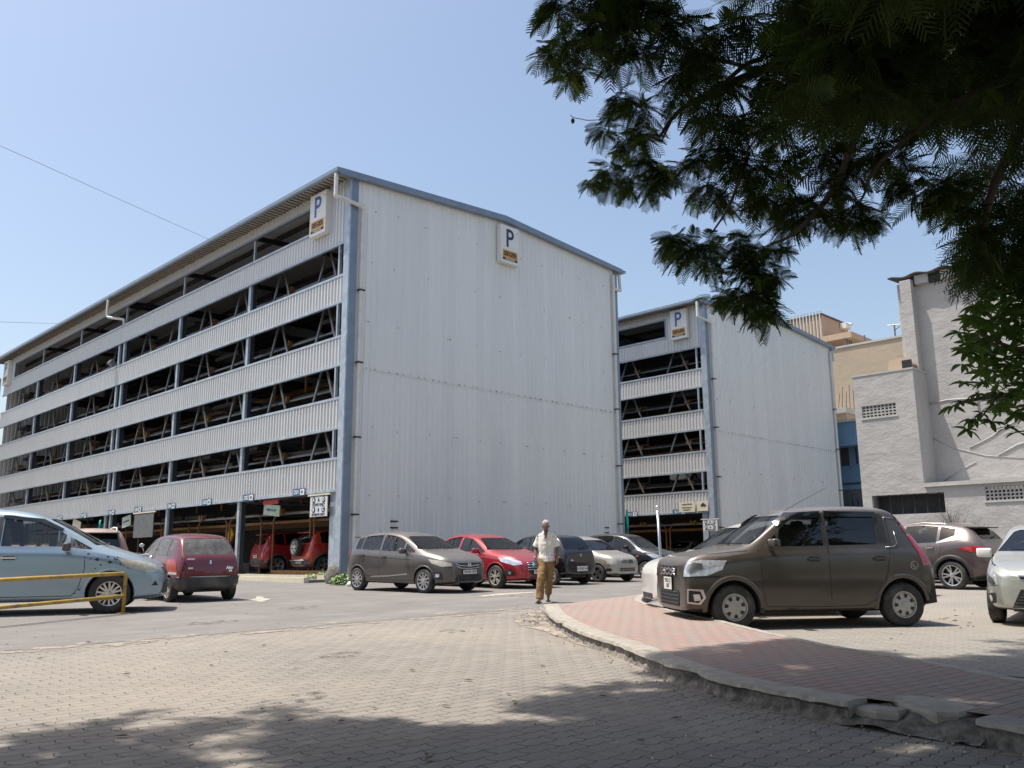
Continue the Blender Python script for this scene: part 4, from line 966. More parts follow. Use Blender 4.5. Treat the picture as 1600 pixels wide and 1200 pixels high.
    def lines(c, polys, which=(1, -1), w=.011):
        """shut lines of doors and lids, one mesh per flank"""
        for k in which:
            mb = MB()
            for pl in polys:
                for (a, b), (e, f) in zip(pl, pl[1:]):
                    L = math.hypot(e-a, f-b); nx, nz = -(f-b)/L*w/2, (e-a)/L*w/2
                    q = [(a+nx, b+nz), (a-nx, b-nz), (e-nx, f-nz), (e+nx, f+nz)]
                    if k == 1: c.panel('', PI/2, [(-c.X(s), z) for s, z in q], None, .0015, .12, mb=mb)
                    else: c.panel('', -PI/2, [(c.X(s), z) for s, z in q], None, .0015, .12, mb=mb)
            mb.build('door_seam', 'black', c.root, recalc=False)
    def make_glass(c):
        off = -.006 if c.see else .003; g = c.glass if c.see else 'glass_dead'
        for i, poly in enumerate(c.side_windows()): c.side('window', poly, g, off)
        gw = c.sp.get('wsglass', 'glass_clear') if c.see else 'glass_dead'
        def grow(p, k): return p
        c.ws = c.panel('windscreen', 0, c.front_window(), gw, off)
        c.rw = c.panel('rear_window', PI, [(-a, z) for a, z in c.rear_window()][::-1], c.sp.get('rwglass', g) if c.see else g, off)
    def topz(c, s, y=0):
        return c.bvh.ray_cast(Vector((c.X(s), y, 5)), Vector((0, 0, -1)))[0].z
    def hit(c, phi, a, z):
        t = Vector((-math.sin(phi), math.cos(phi), 0)); d = Vector((math.cos(phi), math.sin(phi), 0))
        h = c.bvh.ray_cast(t*a+Vector((0, 0, z))+d*5, -d)
        if h[0] is None: h = c.bvh.find_nearest(t*a+Vector((0, 0, z))+d*2)
        return h[0], h[1]
    def make_wheels(c):
        sp = c.sp; r = c.r; rim = sp['rim']; tw = .19*r/.3; ri = r*sp.get('rimr', .66)
        ty = MB(); ty.lathe([(ri-.01, -tw*.40), (ri, -tw*.5), (r*.86, -tw*.52), (r*.97, -tw*.44), (r, -tw*.30), (r, tw*.30), (r*.97, tw*.44), (r*.86, tw*.52), (ri, tw*.5), (ri-.012, tw*.40)], 1, 36)
        hub = MB(); hub.lathe([(.001, tw*.05), (ri, tw*.05), (ri, -tw*.3), (.001, -tw*.3)], 1, 24)
        rm = MB(); kind, n, mt = rim
        rm.lathe([(ri, tw*.42), (ri*1.0, tw*.50), (ri*.93, tw*.47), (ri*.90, tw*.30)], 1, 32)
        if kind == 'cap':
            rm.lathe([(ri*.92, tw*.40), (ri*.82, tw*.46), (ri*.5, tw*.50), (ri*.22, tw*.50), (ri*.18, tw*.54), (.001, tw*.55)], 1, 32)
            for k in range(n):
                a = 2*PI*k/n+.3; ca, sa = math.cos(a), math.sin(a)
                for q0, q1, hw0, hw1 in ((ri*.52, ri*.80, ri*.10, ri*.16),):
                    P = lambda q, h, y: (q*ca-h*sa, y, q*sa+h*ca)
                    rm.add([P(q0, -hw0, tw*.515), P(q1, -hw1, tw*.49), P(q1, hw1, tw*.49), P(q0, hw0, tw*.515)], [(0, 1, 2, 3)], 1)
        else:
            rm.lathe([(ri*.24, tw*.34), (ri*.22, tw*.46), (ri*.10, tw*.49), (.001, tw*.49)], 1, 20)
            for k in range(n):
                for da in ((-.16, .16) if kind == 'split' else (0,)):
                    a = 2*PI*k/n+PI/2; tw_ = sp.get('twist', 0)
                    a0, a1 = a+da*.5, a+da*1.3+tw_; h0, h1 = ri*(.09 if kind == 'split' else 1.15/n), ri*(.07 if kind == 'split' else 1.0/n)
                    vs = []
                    for y0, y1 in ((tw*.30, tw*.28), (tw*.46, tw*.42)):
                        for q, aa, h, y in ((ri*.15, a0, h0, y1), (ri*.93, a1, h1, y0)):
                            for sg in (-1, 1): vs.append((q*math.cos(aa)-sg*h*math.sin(aa), y, q*math.sin(aa)+sg*h*math.cos(aa)))
                    rm.add(vs, [(0, 1, 3, 2), (4, 6, 7, 5), (0, 4, 5, 1), (2, 3, 7, 6), (0, 2, 6, 4), (1, 5, 7, 3)])
        proto = None
        for x in (c.wb/2, -c.wb/2):
            for s in (1, -1):
                if proto is None:
                    w = hub.build('wheel', 'black', c.root); t = ty.build('tyre', 'rubber', w, True); q = rm.build('rim', [mt, 'black'], w, kind == 'cap' and False)
                    t.data.set_sharp_from_angle(angle=R(50)); proto = (w, t, q)
                else:
                    w, t, q = [o.copy() for o in proto]
                    for o in (w, t, q): COL.objects.link(o)
                    w.parent = c.root; t.parent = w; q.parent = w
                w.location = (x, s*(c.W/2-tw*.5-.012), c.r)
                rot = random.random()*6
                w.rotation_euler = (0, rot, 0 if s == 1 else PI)
        # dark axles and floor between the wheels
        mb = MB(); mb.box((-c.wb/2-.3, -c.W/2+.32, .2), (c.wb/2+.3, c.W/2-.32, .34)); mb.box((c.wb/2-.06, -c.W/2+.2, c.r-.06), (c.wb/2+.06, c.W/2-.2, c.r+.04)); mb.box((-c.wb/2-.06, -c.W/2+.2, c.r-.06), (-c.wb/2+.06, c.W/2-.2, c.r+.04))
        mb.build('underbody', 'soft_black', c.root)
    def rbox(c, name, ctr, size, material, lean=0, parent=None, lv=2):
        mb = MB(); x, y, z = [q/2 for q in size]; mb.box((-x, -y, -z), (x, y, z)); o = mb.build(name, material, parent or c.root, True)
        bm = bmesh.new(); bm.from_mesh(o.data); bmesh.ops.bevel(bm, geom=bm.edges[:], offset=min(size)*.3, segments=2, affect='EDGES', profile=.6); bm.to_mesh(o.data); bm.free()
        for p in o.data.polygons: p.use_smooth = True
        o.location = ctr; o.rotation_euler = (0, lean, 0); return o
    def make_cabin(c):
        sp = c.sp; a, b = sp['cabin']; zr = c.H-.12
        for s in sp.get('seats', (c.fo+1.35, c.fo+2.15)):
            if s > b-.1: continue
            for y in (-.36, .36):
                zt = min(zr-.32, interp(sp['top'], s+.15)-.42)
                c.rbox('seat', (c.X(s-.28), y*c.W/1.7, .60), (.5, .48, .2), c.seatmat)
                c.rbox('seat', (c.X(s+.05), y*c.W/1.7, .62+(zt-.5)/2), (.16, .46, zt-.40), c.seatmat, -.22)
                c.rbox('headrest', (c.X(s+.15), y*c.W/1.7, zt+.16), (.10, .26, .16), c.seatmat, -.1)
        s = sp['cowl']+.38; mb = MB()
        zc = interp(sp['top'], sp['cowl'])
        mb.box((c.X(s), -c.W/2+.16, .62), (c.X(sp['cowl']-.02), c.W/2-.16, zc-.05)); mb.build('dashboard', 'cabin', c.root)
        mb = MB(); cx, cy, cz = c.X(s+.12), -.36*c.W/1.7, zc-.0
        pts = [(cx+.06*math.sin(t)*1.0-.05*math.sin(t), cy+.18*math.cos(t), cz+.17*math.sin(t)) for t in [2*PI*k/16 for k in range(17)]]
        mb.tube(pts, .014, 5, caps=False); mb.tube([(cx, cy-.17, cz), (cx+.03, cy, cz-.02), (cx, cy+.17, cz)], .015, 4); mb.build('steering_wheel', 'black', c.root, True)
    # fittings
    def mirrors(c, s, z, material, which=(1, -1)):
        for k in which:
            h, _ = c.hit(k*PI/2, (-k)*c.X(s), z-.05)
            mb = MB(); o = c.rbox('mirror', (h.x+.0, h.y+k*.14, z), (.10, .21, .135), material)
            m = MB(); m.bar((0, -k*.13, -.05), (0, -k*.02, -.03), .06, .03); m.build('mirror_arm', 'soft_black', o)
            g = MB(); g.box((-.056, -.09, -.05), (-.051, .09, .05)); g.build('mirror_glass', 'chrome', o)
    def handle(c, s, z, material, which=(1, -1), w=.18):
        for k in which:
            h, n = c.hit(k*PI/2, (-k)*c.X(s), z)
            mb = MB(); mb.bar((h.x-w/2, h.y+k*.028, z), (h.x+w/2, h.y+k*.028, z), .022, .03)
            for e in (-1, 1): mb.bar((h.x+e*w*.42, h.y-k*.01, z), (h.x+e*w*.42, h.y+k*.028, z), .02, .025)
            mb.build('door_handle', material, c.root)
            q = .012
            c.side('handle_recess', [(s-w*.42, z-.035), (s+w*.42, z-.035), (s+w*.42, z+.03), (s-w*.42, z+.03)], 'soft_black', .002, (k,), None)
    def plate(c, phi, a, z, txt, w=.46, h=.115, size=.085):
        p, n = c.hit(phi, a, z); d = Vector((math.cos(phi), math.sin(phi), 0)); t = Vector((-math.sin(phi), math.cos(phi), 0))
        o = p+d*.022; mb = MB(); z1 = Vector((0, 0, 1))
        vs = [o+t*i*w/2+z1*j*h/2+d*k for k in (-.02, 0) for i, j in ((-1, -1), (1, -1), (1, 1), (-1, 1))]
        mb.add(vs, [(3, 2, 1, 0), (4, 5, 6, 7), (0, 1, 5, 4), (1, 2, 6, 5), (2, 3, 7, 6), (3, 0, 4, 7)], 0)
        vs = [o-d*.004+t*i*(w/2+.012)+z1*j*(h/2+.012)+d*k for k in (-.02, 0) for i, j in ((-1, -1), (1, -1), (1, 1), (-1, 1))]
        mb.add(vs, [(3, 2, 1, 0), (4, 5, 6, 7), (0, 1, 5, 4), (1, 2, 6, 5), (2, 3, 7, 6), (3, 0, 4, 7)], 1)
        for i, ln in enumerate(txt.split('|')):
            nl = len(txt.split('|')); text_mb(mb, ln, size, frame4(o+d*.001+z1*((nl-1)/2-i)*size*.95, t, d), 1, .001, .0015)
        mb.build('number_plate', ['plate', 'black'], c.root, recalc=False)
    def badge(c, phi, a, z, txt, size=.12, material='chrome', name='badge'):
        p, n = c.hit(phi, a, z); d = Vector((math.cos(phi), math.sin(phi), 0)); t = Vector((-math.sin(phi), math.cos(phi), 0)); n = (n+d).normalized()
        mb = MB(); text_mb(mb, txt, size, frame4(p+n*.006, t, n), 0, .004, .004); mb.build(name, material, c.root, recalc=False)
    def wiper(c, phi, pts):
        mb = MB()
        for (a, z), (e, f) in pts:
            p, n = c.hit(phi, a, z); q, m = c.hit(phi, e, f); mb.bar(p+n*.02, q+m*.02, .02, .012)
        mb.build('wiper', 'black', c.root)
    def antenna(c, s, ln=.5, lean=-.6, y=0):
        z = c.topz(s, y)-.01; mb = MB(); mb.tube([(c.X(s), y, z), (c.X(s)-ln*math.cos(lean)*.9, y, z+ln*abs(math.sin(lean)))], [.006, .003], 5); mb.build('antenna', 'black', c.root)
    def bars(c, name, phi, rows, mats, r=.012, off=.008):
        """rows of slats lying on the surface: each row a list of (a, z)"""
        mb = MB()
        for row in rows:
            pts = []
            for a, z in row:
                p, n = c.hit(phi, a, z); pts.append(p+n*off)
            mb.tube(pts, r, 5)
        return mb.build(name, mats, c.root, True)
    def exhaust(c): pass
def wedge(cx, cz, pts): return [(cx+a, cz+b) for a, b in pts]
def mir(poly): return [(-a, z) for a, z in poly][::-1]
# ---- body tables, one per kind of car; top/sh/bot/plan/roofw are read along s, the distance behind the nose
HATCH = dict(bot=[(0, .24), (.5, .19), (3.0, .19), (4.0, .26)])
def spec(L, W, H, wb, fo, r, top, sh, plan, roofw, cowl, ws, rw, mid, cabin, win, rim, **k):
    d = dict(dim=(L, W, H, wb, fo, r), top=top, sh=sh, plan=plan, roofw=roofw, cowl=cowl, ws=ws, rw=rw, mid=mid, cabin=cabin, win=win, rim=rim)
    d['bot'] = [(0, .25), (.4, .19), (L-.5, .20), (L, .30)]; d.update(k); return d
S_TALL = spec(3.655, 1.62, 1.675, 2.435, .66, .30,
    [(0, .84), (.05, .93), (.20, 1.00), (.55, 1.05), (.93, 1.10), (1.50, 1.58), (1.75, 1.645), (2.4, 1.675), (2.95, 1.665), (3.16, 1.62), (3.38, 1.22), (3.55, .95), (3.655, .72)],
    [(0, .76), (.05, .84), (.22, .92), (.98, 1.02), (1.3, 1.05), (3.0, 1.075), (3.4, 1.07), (3.58, .92), (3.655, .70)],
    [(0, .86), (.05, .91), (.2, .965), (.45, .99), (.8, 1), (3.0, 1), (3.35, .98), (3.58, .93), (3.655, .86)],
    [(0, .74), (.22, .84), (.93, .82), (1.50, .76), (2.95, .78), (3.2, .76), (3.58, .84), (3.655, .76)],
    .93, (1.50, 1.535), ((1.14, .54), (1.56, .50)), 2.4, (1.22, 3.1), [(1.10, 2.00), (2.08, 2.80)], ('cap', 7, 'cap'), head=.115, sill=.05, rimr=.60, gap=.06, seats=(1.98, 2.75))
S_JAZZ = spec(3.955, 1.695, 1.525, 2.53, .78, .295,
    [(0, .66), (.05, .78), (.25, .88), (.6, .97), (.92, 1.03), (1.75, 1.44), (2.1, 1.51), (2.5, 1.525), (3.1, 1.50), (3.62, 1.43), (3.80, 1.13), (3.90, .95), (3.955, .62)],
    [(0, .62), (.05, .70), (.25, .80), (.92, .92), (1.6, .96), (3.2, 1.03), (3.6, 1.04), (3.88, .90), (3.955, .60)],
    [(0, .56), (.05, .72), (.25, .90), (.55, .975), (.9, 1), (3.1, 1), (3.55, .96), (3.87, .86), (3.955, .72)],
    [(0, .5), (.25, .74), (.92, .80), (1.75, .70), (3.1, .70), (3.62, .64), (3.88, .76), (3.955, .6)],
    .92, (1.75, 1.39), ((1.10, .52), (1.38, .46)), 2.4, (1.45, 3.55), [(1.15, 1.52), (1.58, 2.38), (2.46, 3.18), (3.22, 3.48)], ('alloy', 10, 'alloy'), head=.09, sill=.04, rimr=.70, twist=.22)
S_SEDAN = spec(4.44, 1.73, 1.475, 2.6, .86, .31,
    [(0, .58), (.05, .70), (.3, .84), (.7, .93), (1.15, .99), (1.95, 1.40), (2.3, 1.46), (2.7, 1.475), (3.2, 1.42), (3.85, 1.12), (4.15, 1.07), (4.38, 1.02), (4.44, .62)],
    [(0, .55), (.05, .64), (.3, .75), (1.15, .90), (2, .94), (3.6, .99), (4.2, .97), (4.38, .92), (4.44, .60)],
    [(0, .55), (.05, .70), (.3, .88), (.6, .965), (1.0, 1), (3.5, 1), (4.05, .95), (4.38, .84), (4.44, .70)],
    [(0, .45), (.3, .70), (1.15, .80), (1.95, .67), (3.2, .64), (3.85, .66), (4.38, .7), (4.44, .6)],
    1.15, (1.95, 1.35), ((1.10, .54), (1.36, .46)), 2.6, (1.6, 3.5), [(1.35, 2.42), (2.5, 3.3)], ('split', 5, 'alloy_dirty'), head=.085, sill=.035, rimr=.70)
S_SMALL = spec(3.5, 1.475, 1.46, 2.36, .60, .265,
    [(0, .62), (.05, .76), (.25, .85), (.55, .90), (.82, .95), (1.42, 1.36), (1.75, 1.435), (2.2, 1.46), (2.8, 1.44), (3.12, 1.38), (3.34, 1.02), (3.45, .93), (3.5, .62)],
    [(0, .58), (.05, .68), (.25, .77), (.82, .87), (1.5, .90), (3.0, .94), (3.25, .95), (3.43, .88), (3.5, .60)],
    [(0, .62), (.05, .76), (.25, .91), (.5, .98), (.8, 1), (2.8, 1), (3.2, .97), (3.43, .90), (3.5, .80)],
    [(0, .5), (.25, .72), (.82, .78), (1.42, .72), (2.8, .72), (3.12, .69), (3.43, .80), (3.5, .7)],
    .82, (1.42, 1.33), ((1.0, .56), (1.345, .47)), 2.1, (1.1, 3.05), [(1.0, 1.88), (1.95, 2.62), (2.68, 2.98)], ('cap', 6, 'alloy_dirty'), head=.085, sill=.035, rimr=.66, seats=(1.95, 2.7))
S_MPV = spec(4.58, 1.77, 1.76, 2.75, .84, .325,
    [(0, .58), (.05, .74), (.25, .86), (.55, .97), (.95, 1.09), (1.9, 1.62), (2.3, 1.72), (3.0, 1.76), (3.9, 1.74), (4.25, 1.66), (4.42, 1.2), (4.52, .95), (4.58, .6)],
    [(0, .55), (.05, .68), (.25, .78), (.95, .98), (1.6, 1.06), (4.0, 1.10), (4.35, 1.06), (4.51, .92), (4.58, .6)],
    [(0, .56), (.05, .70), (.25, .88), (.6, .97), (1.0, 1), (3.9, 1), (4.3, .96), (4.51, .88), (4.58, .76)],
    [(0, .5), (.25, .70), (.95, .80), (1.9, .70), (3.9, .72), (4.25, .70), (4.51, .8), (4.58, .7)],
    .95, (1.9, 1.57), ((1.15, .58), (1.62, .52)), 2.8, (1.35, 4.2), [(1.12, 1.50), (1.57, 2.52), (2.62, 3.42), (3.5, 4.15)], ('split', 7, 'alloy'), head=.10, sill=.045, rimr=.62, seats=(2.4, 3.3))
S_CROSS = spec(4.38, 1.81, 1.65, 2.67, .86, .34,
    [(0, .66), (.05, .84), (.3, .96), (.7, 1.02), (1.05, 1.08), (1.85, 1.53), (2.2, 1.61), (2.7, 1.65), (3.4, 1.60), (3.92, 1.51), (4.15, 1.22), (4.30, 1.05), (4.38, .70)],
    [(0, .62), (.05, .76), (.3, .86), (1.05, 1.00), (2.0, 1.04), (3.4, 1.10), (3.9, 1.16), (4.28, 1.00), (4.38, .68)],
    [(0, .6), (.05, .74), (.3, .91), (.6, .98), (.9, 1), (3.5, 1), (4.0, .96), (4.29, .88), (4.38, .74)],
    [(0, .5), (.3, .72), (1.05, .80), (1.85, .68), (3.4, .66), (3.92, .60), (4.28, .78), (4.38, .66)],
    1.05, (1.85, 1.48), ((1.20, .56), (1.45, .48)), 2.7, (1.5, 3.85), [(1.3, 2.3), (2.38, 3.2), (3.27, 3.62)], ('split', 5, 'alloy'), head=.09, sill=.04, rimr=.72, gap=.06, bot=[(0, .30), (.4, .22), (3.9, .23), (4.38, .36)])
S_BLUNT = spec(3.9, 1.75, 1.68, 2.52, .75, .33,
    [(0, .68), (.05, .88), (.3, .98), (.6, 1.02), (.95, 1.07), (1.6, 1.53), (2.0, 1.63), (2.6, 1.68), (3.2, 1.66), (3.58, 1.60), (3.74, 1.14), (3.84, .98), (3.9, .68)],
    [(0, .64), (.05, .80), (.3, .88), (.95, 1.0), (2.0, 1.05), (3.4, 1.10), (3.62, 1.08), (3.82, .94), (3.9, .66)],
    [(0, .62), (.05, .76), (.3, .92), (.6, .98), (.9, 1), (3.3, 1), (3.6, .97), (3.82, .91), (3.9, .80)],
    [(0, .5), (.3, .74), (.95, .8), (1.6, .7), (3.2, .7), (3.58, .66), (3.82, .82), (3.9, .7)],
    .95, (1.6, 1.48), ((1.15, .56), (1.52, .50)), 2.4, (1.3, 3.5), [(1.2, 2.1), (2.18, 2.95), (3.03, 3.4)], ('split', 5, 'alloy'), head=.10, sill=.04, rimr=.68)
for _s in (S_TALL, S_JAZZ, S_MPV, S_SEDAN): _s['lv'] = 3
S_FIGO = dict(S_JAZZ); S_FIGO.update(dim=(3.8, 1.68, 1.43, 2.49, .74, .285),
    top=[(0, .64), (.05, .74), (.25, .83), (.6, .91), (.98, .97), (1.70, 1.36), (2.0, 1.415), (2.4, 1.43), (3.0, 1.41), (3.45, 1.34), (3.68, 1.05), (3.75, .9), (3.8, .6)],
    sh=[(0, .60), (.05, .68), (.25, .76), (.98, .88), (1.6, .92), (3.2, .99), (3.5, 1.0), (3.74, .86), (3.8, .58)],
    plan=[(0, .60), (.05, .76), (.25, .91), (.55, .98), (.9, 1), (3.0, 1), (3.4, .96), (3.73, .86), (3.8, .72)],
    roofw=[(0, .5), (.25, .74), (.98, .82), (1.7, .70), (3.0, .70), (3.45, .64), (3.73, .76), (3.8, .6)],
    cowl=.98, ws=(1.70, 1.32), rw=((1.02, .5), (1.3, .45)), cabin=(1.4, 3.4), win=[(1.15, 2.2), (2.28, 3.0)], bot=[(0, .24), (.4, .18), (3.3, .19), (3.8, .28)], rim=('cap', 7, 'cap'), twist=0)

def doors(c, a, b, d, zb=.30, zt=None, extra=()):
    """front edge, middle and rear edge of the doors"""
    sh = c.sp['sh']; z = lambda s: interp(sh, s)+.02
    c.lines([[(a, z(a)), (a+.02, .55), (a+.07, zb), (b, zb-.01)], [(b, z(b)+.02), (b-.01, .6), (b, zb-.01)], [(b, zb-.01), (d-.42, zb), (d-.22, .42), (d-.10, .70), (d, z(d))], *extra])
def front_lights(c, a0, z0, pts, material='lamp', phi=.5, off=.006):
    for k in (1, -1):
        poly = wedge(a0, z0, pts); c.panel('headlight', k*phi, poly if k == 1 else mir(poly), material, off, .05, ox=c.xf-.45)
def rear_lights(c, a0, z0, pts, material='red_lens', phi=.55, off=.006, name='taillight'):
    for k in (1, -1):
        poly = wedge(a0, z0, pts); c.panel(name, PI-k*phi, mir(poly) if k == 1 else poly, material, off, .05, ox=c.xf-c.L+.45)

def car_wagon(pos, yaw, **kw):
    c = Car('tall_hatchback', 'dusty brown tall hatchback parked beside the pink footpath, largest car in view', 'car', paint('paint_brown', (.040, .031, .023), .46, .45), S_TALL, pos, yaw, **kw)
    doors(c, 1.05, 2.05, 2.97)
    c.lines([[(.30, 1.0), (.9, 1.05)]]); c.lines([[(2.98, 1.10), (2.98, 1.56)]])
    # chrome brackets on the rear pillar and the fuel flap
    c.bars('pillar_trim', PI/2, [[(-c.X(3.12), 1.48), (-c.X(2.96), 1.50), (-c.X(2.95), 1.46)], [(-c.X(3.08), 1.13), (-c.X(3.03), 1.09), (-c.X(2.90), 1.08)], [(-c.X(3.07), 1.30), (-c.X(3.08), 1.13)]], 'chrome_dull', .007, .004)
    mb = MB(); p, n = c.hit(PI/2, -c.X(3.29), .83); mb.tube([(p.x+.055*math.cos(t), p.y+.006, p.z+.055*math.sin(t)) for t in [2*PI*k/14 for k in range(15)]], .006, 4, caps=False)
    mb.tube([(p.x-.03, p.y+.006, p.z-.03), (p.x+.03, p.y+.006, p.z+.03)], .006, 4); mb.tube([(p.x-.01, p.y+.006, p.z-.04), (p.x+.04, p.y+.006, p.z+.01)], .006, 4); mb.build('badge', 'chrome_dull', c.root)
    # pillars blacked out, rain visors
    c.side('pillar_cover', [(2.005, 1.13), (2.075, 1.13), (2.075, 1.57), (2.005, 1.555)], 'soft_black', .003)
    c.side('pillar_cover', [(2.81, 1.14), (2.95, 1.14), (2.93, 1.54), (2.81, 1.56)], 'soft_black', .003)
    c.side('rain_visor', [(1.38, 1.38), (1.52, 1.46), (2.02, 1.49), (2.02, 1.575), (1.56, 1.555), (1.36, 1.43)], 'glass_dead', .022)
    c.side('rain_visor', [(2.08, 1.50), (2.82, 1.50), (2.84, 1.565), (2.08, 1.58)], 'glass_dead', .022)
    front_lights(c, .50, .80, [(-.13, -.10), (.14, -.08), (.24, .0), (.26, .12), (.06, .13), (-.07, .10)], 'lamp', .45)
    for k in (1, -1):
        poly = wedge(.50, .80, [(-.05, -.03), (.03, -.045), (.09, .0), (.09, .08), (.0, .09), (-.05, .05)]); c.panel('headlight_bowl', k*.45, poly if k == 1 else mir(poly), 'chrome_dull', .016, .04, ox=c.xf-.45)
        poly = wedge(.50, .665, [(-.17, .02), (.22, .03), (.23, .055), (-.16, .04)]); c.panel('headlight_trim', k*.45, poly if k == 1 else mir(poly), 'black', .01, .06, ox=c.xf-.45)
    c.panel('grille', 0, [(-.34, .70), (.34, .70), (.37, .84), (-.37, .84)], 'black', .006)
    rows = []
    for z in (.735, .80):
        rows.append([(-.34+.085*i, z+(.014 if i % 2 else -.014)) for i in range(9)])
    c.bars('grille_bar', 0, rows+[[(-.33, .77), (-.1, .77)], [(.1, .77), (.33, .77)]], 'chrome', .014, .016)
    c.badge(0, 0, .77, 'S', .15)
    c.panel('air_dam', 0, [(-.42, .30), (.42, .30), (.46, .47), (.40, .52), (-.40, .52), (-.46, .47)], 'soft_black', .006)
    c.bars('dam_slat', 0, [[(-.42, z), (0, z), (.42, z)] for z in (.34, .39, .44, .49)], 'plastic', .007, .012)
    for k in (1, -1):
        poly = wedge(.56, .45, [(-.08, -.09), (.03, -.11), (.08, -.02), (.07, .09), (-.06, .10)]); c.panel('fog_surround', k*.40, poly if k == 1 else mir(poly), 'chrome_dull', .010, .05, ox=c.xf-.45)
        poly = wedge(.56, .45, [(-.06, -.07), (.02, -.085), (.06, -.02), (.05, .065), (-.042, .078)]); c.panel('fog_lamp', k*.40, poly if k == 1 else mir(poly), 'black', .020, .05, ox=c.xf-.45)
        poly = wedge(.57, .44, [(-.02, -.05), (.03, -.04), (.03, .04), (-.02, .04)]); c.panel('fog_bulb', k*.40, poly if k == 1 else mir(poly), 'lamp', .026, .05, ox=c.xf-.45)
    c.plate(0, 0, .60, 'TN23 CJ|1587', .36, .17, .075)
    for k in (1, -1):
        s0 = [(3.10, 1.55), (3.20, 1.55), (3.36, 1.25), (3.50, 1.0), (3.57, .84), (3.43, .82), (3.38, 1.0), (3.26, 1.25)]
        c.side('taillight', s0, 'red_lens', .007, (k,))
    mb = MB(); mb.prism([(c.X(1.02+.0), .22), (c.X(1.0), .52), (c.X(1.08), .22)], 1, c.W/2-.24, c.W/2-.02); mb.build('mud_flap', 'rubber', c.root)
    mb = MB(); mb.prism([(c.X(3.47), .30), (c.X(3.61), .32), (c.X(3.60), .54), (c.X(3.49), .52)], 1, c.W/2-.24, c.W/2-.06); mb.build('mud_flap', 'rubber', c.root)
    c.handle(1.83, .93, c.paint); c.handle(2.79, .93, c.paint)
    c.mirrors(1.22, 1.14, c.paint)
    c.wiper(0, [((-.45, 1.12), (.05, 1.13)), ((.05, 1.12), (.5, 1.13))]); c.antenna(1.62, .85, -.42, .3)
    c.badge(PI, .3, .95, 'S', .09)
    arches(c, .045, c.paint); return c
def arches(c, w, material, off=.012, z1=None):
    """a raised lip round each wheel opening"""
    r = c.r+c.sp.get('gap', .05)
    for x in (c.wb/2, -c.wb/2):
        for k in (1, -1):
            pts = []
            for i in range(17):
                t = R(-8+196*i/16); px = x+(r+.012)*math.cos(t); pz = c.r+(r+.012)*math.sin(t)
                if pz < .2: pz = .2
                h, n = c.hit(k*PI/2, -k*px, max(pz, .27)); pts.append((px, h.y+k*.002, pz))
            mb = MB()
            n = len(pts); vs = []
            for i, p in enumerate(pts):
                t = R(-8+196*i/16); ex, ez = math.cos(t), math.sin(t)
                vs += [(p[0]-ex*.012, p[1]-k*.05, p[2]-ez*.012), (p[0]-ex*.010, p[1]+k*off, p[2]-ez*.010), (p[0]+ex*w, p[1]+k*off*.9, p[2]+ez*w), (p[0]+ex*(w+.012), p[1]-k*.02, p[2]+ez*(w+.012))]
            mb.add(vs, [(i*4+j, i*4+j+1, i*4+j+5, i*4+j+4) for i in range(n-1) for j in range(3)])
            mb.build('wheel_arch', material, c.root, True)
def car_jazz(pos, yaw, **kw):
    c = Car('compact_hatchback', 'grey brown hatchback with dusty roof, first in the row along the metal wall', 'car', paint('paint_taupe', (.088, .078, .075), .42, .5), S_JAZZ, pos, yaw, **kw)
    doors(c, 1.10, 2.42, 3.30)
    c.lines([[(1.2, .80), (1.8, .83), (2.6, .87), (3.5, .90)], [(1.5, .42), (2.2, .37), (2.9, .40), (3.1, .47)]], w=.014)
    c.side('sill_crease', [(1.35, .44), (2.1, .38), (2.75, .36), (2.75, .385), (2.1, .41), (1.35, .47)], 'cap', .004)
    front_lights(c, .42, .70, [(-.16, -.05), (.10, -.06), (.30, .02), (.36, .12), (.10, .085), (-.14, .015)], 'lamp_old', .55)
    c.panel('grille', 0, [(-.46, .66), (-.30, .58), (.30, .58), (.46, .66), (.42, .72), (-.42, .72)], 'soft_black', .006)
    c.bars('grille_bar', 0, [[(-.46, .70), (-.3, .66), (0, .645), (.3, .66), (.46, .70)], [(-.45, .655), (-.3, .60), (0, .585), (.3, .60), (.45, .655)]], 'chrome', .010)
    c.badge(0, 0, .67, 'H', .16)
    c.panel('air_dam', 0, [(-.52, .28), (.52, .28), (.42, .44), (-.42, .44)], 'black', .006)
    c.bars('dam_slat', 0, [[(-.4+.1*i, .30), (-.4+.1*i, .42)] for i in range(9)], 'plastic', .008, .010)
    for k in (1, -1):
        poly = wedge(.60, .42, [(-.10, -.10), (.14, -.06), (.15, .10), (-.06, .08)]); c.panel('fog_surround', k*.5, poly if k == 1 else mir(poly), 'soft_black', .008, .05, ox=c.xf-.45)
        poly = wedge(.62, .43, [(-.04, -.04), (.04, -.04), (.04, .04), (-.04, .04)]); c.panel('fog_lamp', k*.5, poly if k == 1 else mir(poly), 'lamp', .018, .03, ox=c.xf-.45)
    c.plate(0, 0, .505, 'TN 04 R 7339', .48, .10, .072)
    c.side('taillight', [(3.62, 1.02), (3.84, 1.05), (3.90, .84), (3.75, .84)], 'red_lens', .006)
    c.handle(2.24, .86, c.paint); c.handle(3.10, .90, c.paint); c.mirrors(1.42, 1.02, c.paint)
    c.wiper(0, [((-.5, 1.07), (.02, 1.08)), ((.05, 1.07), (.5, 1.09))]); c.antenna(3.3, .25, -.9)
    mb = MB(); z = c.topz(3.58)-.012; mb.prism([(c.X(3.52), z-.03), (c.X(3.52), z+.004), (c.X(3.83), z-.005), (c.X(3.83), z-.03)], 1, -.5, .5); mb.build('spoiler', c.paint, c.root)
    arches(c, .02, c.paint, .006); return c
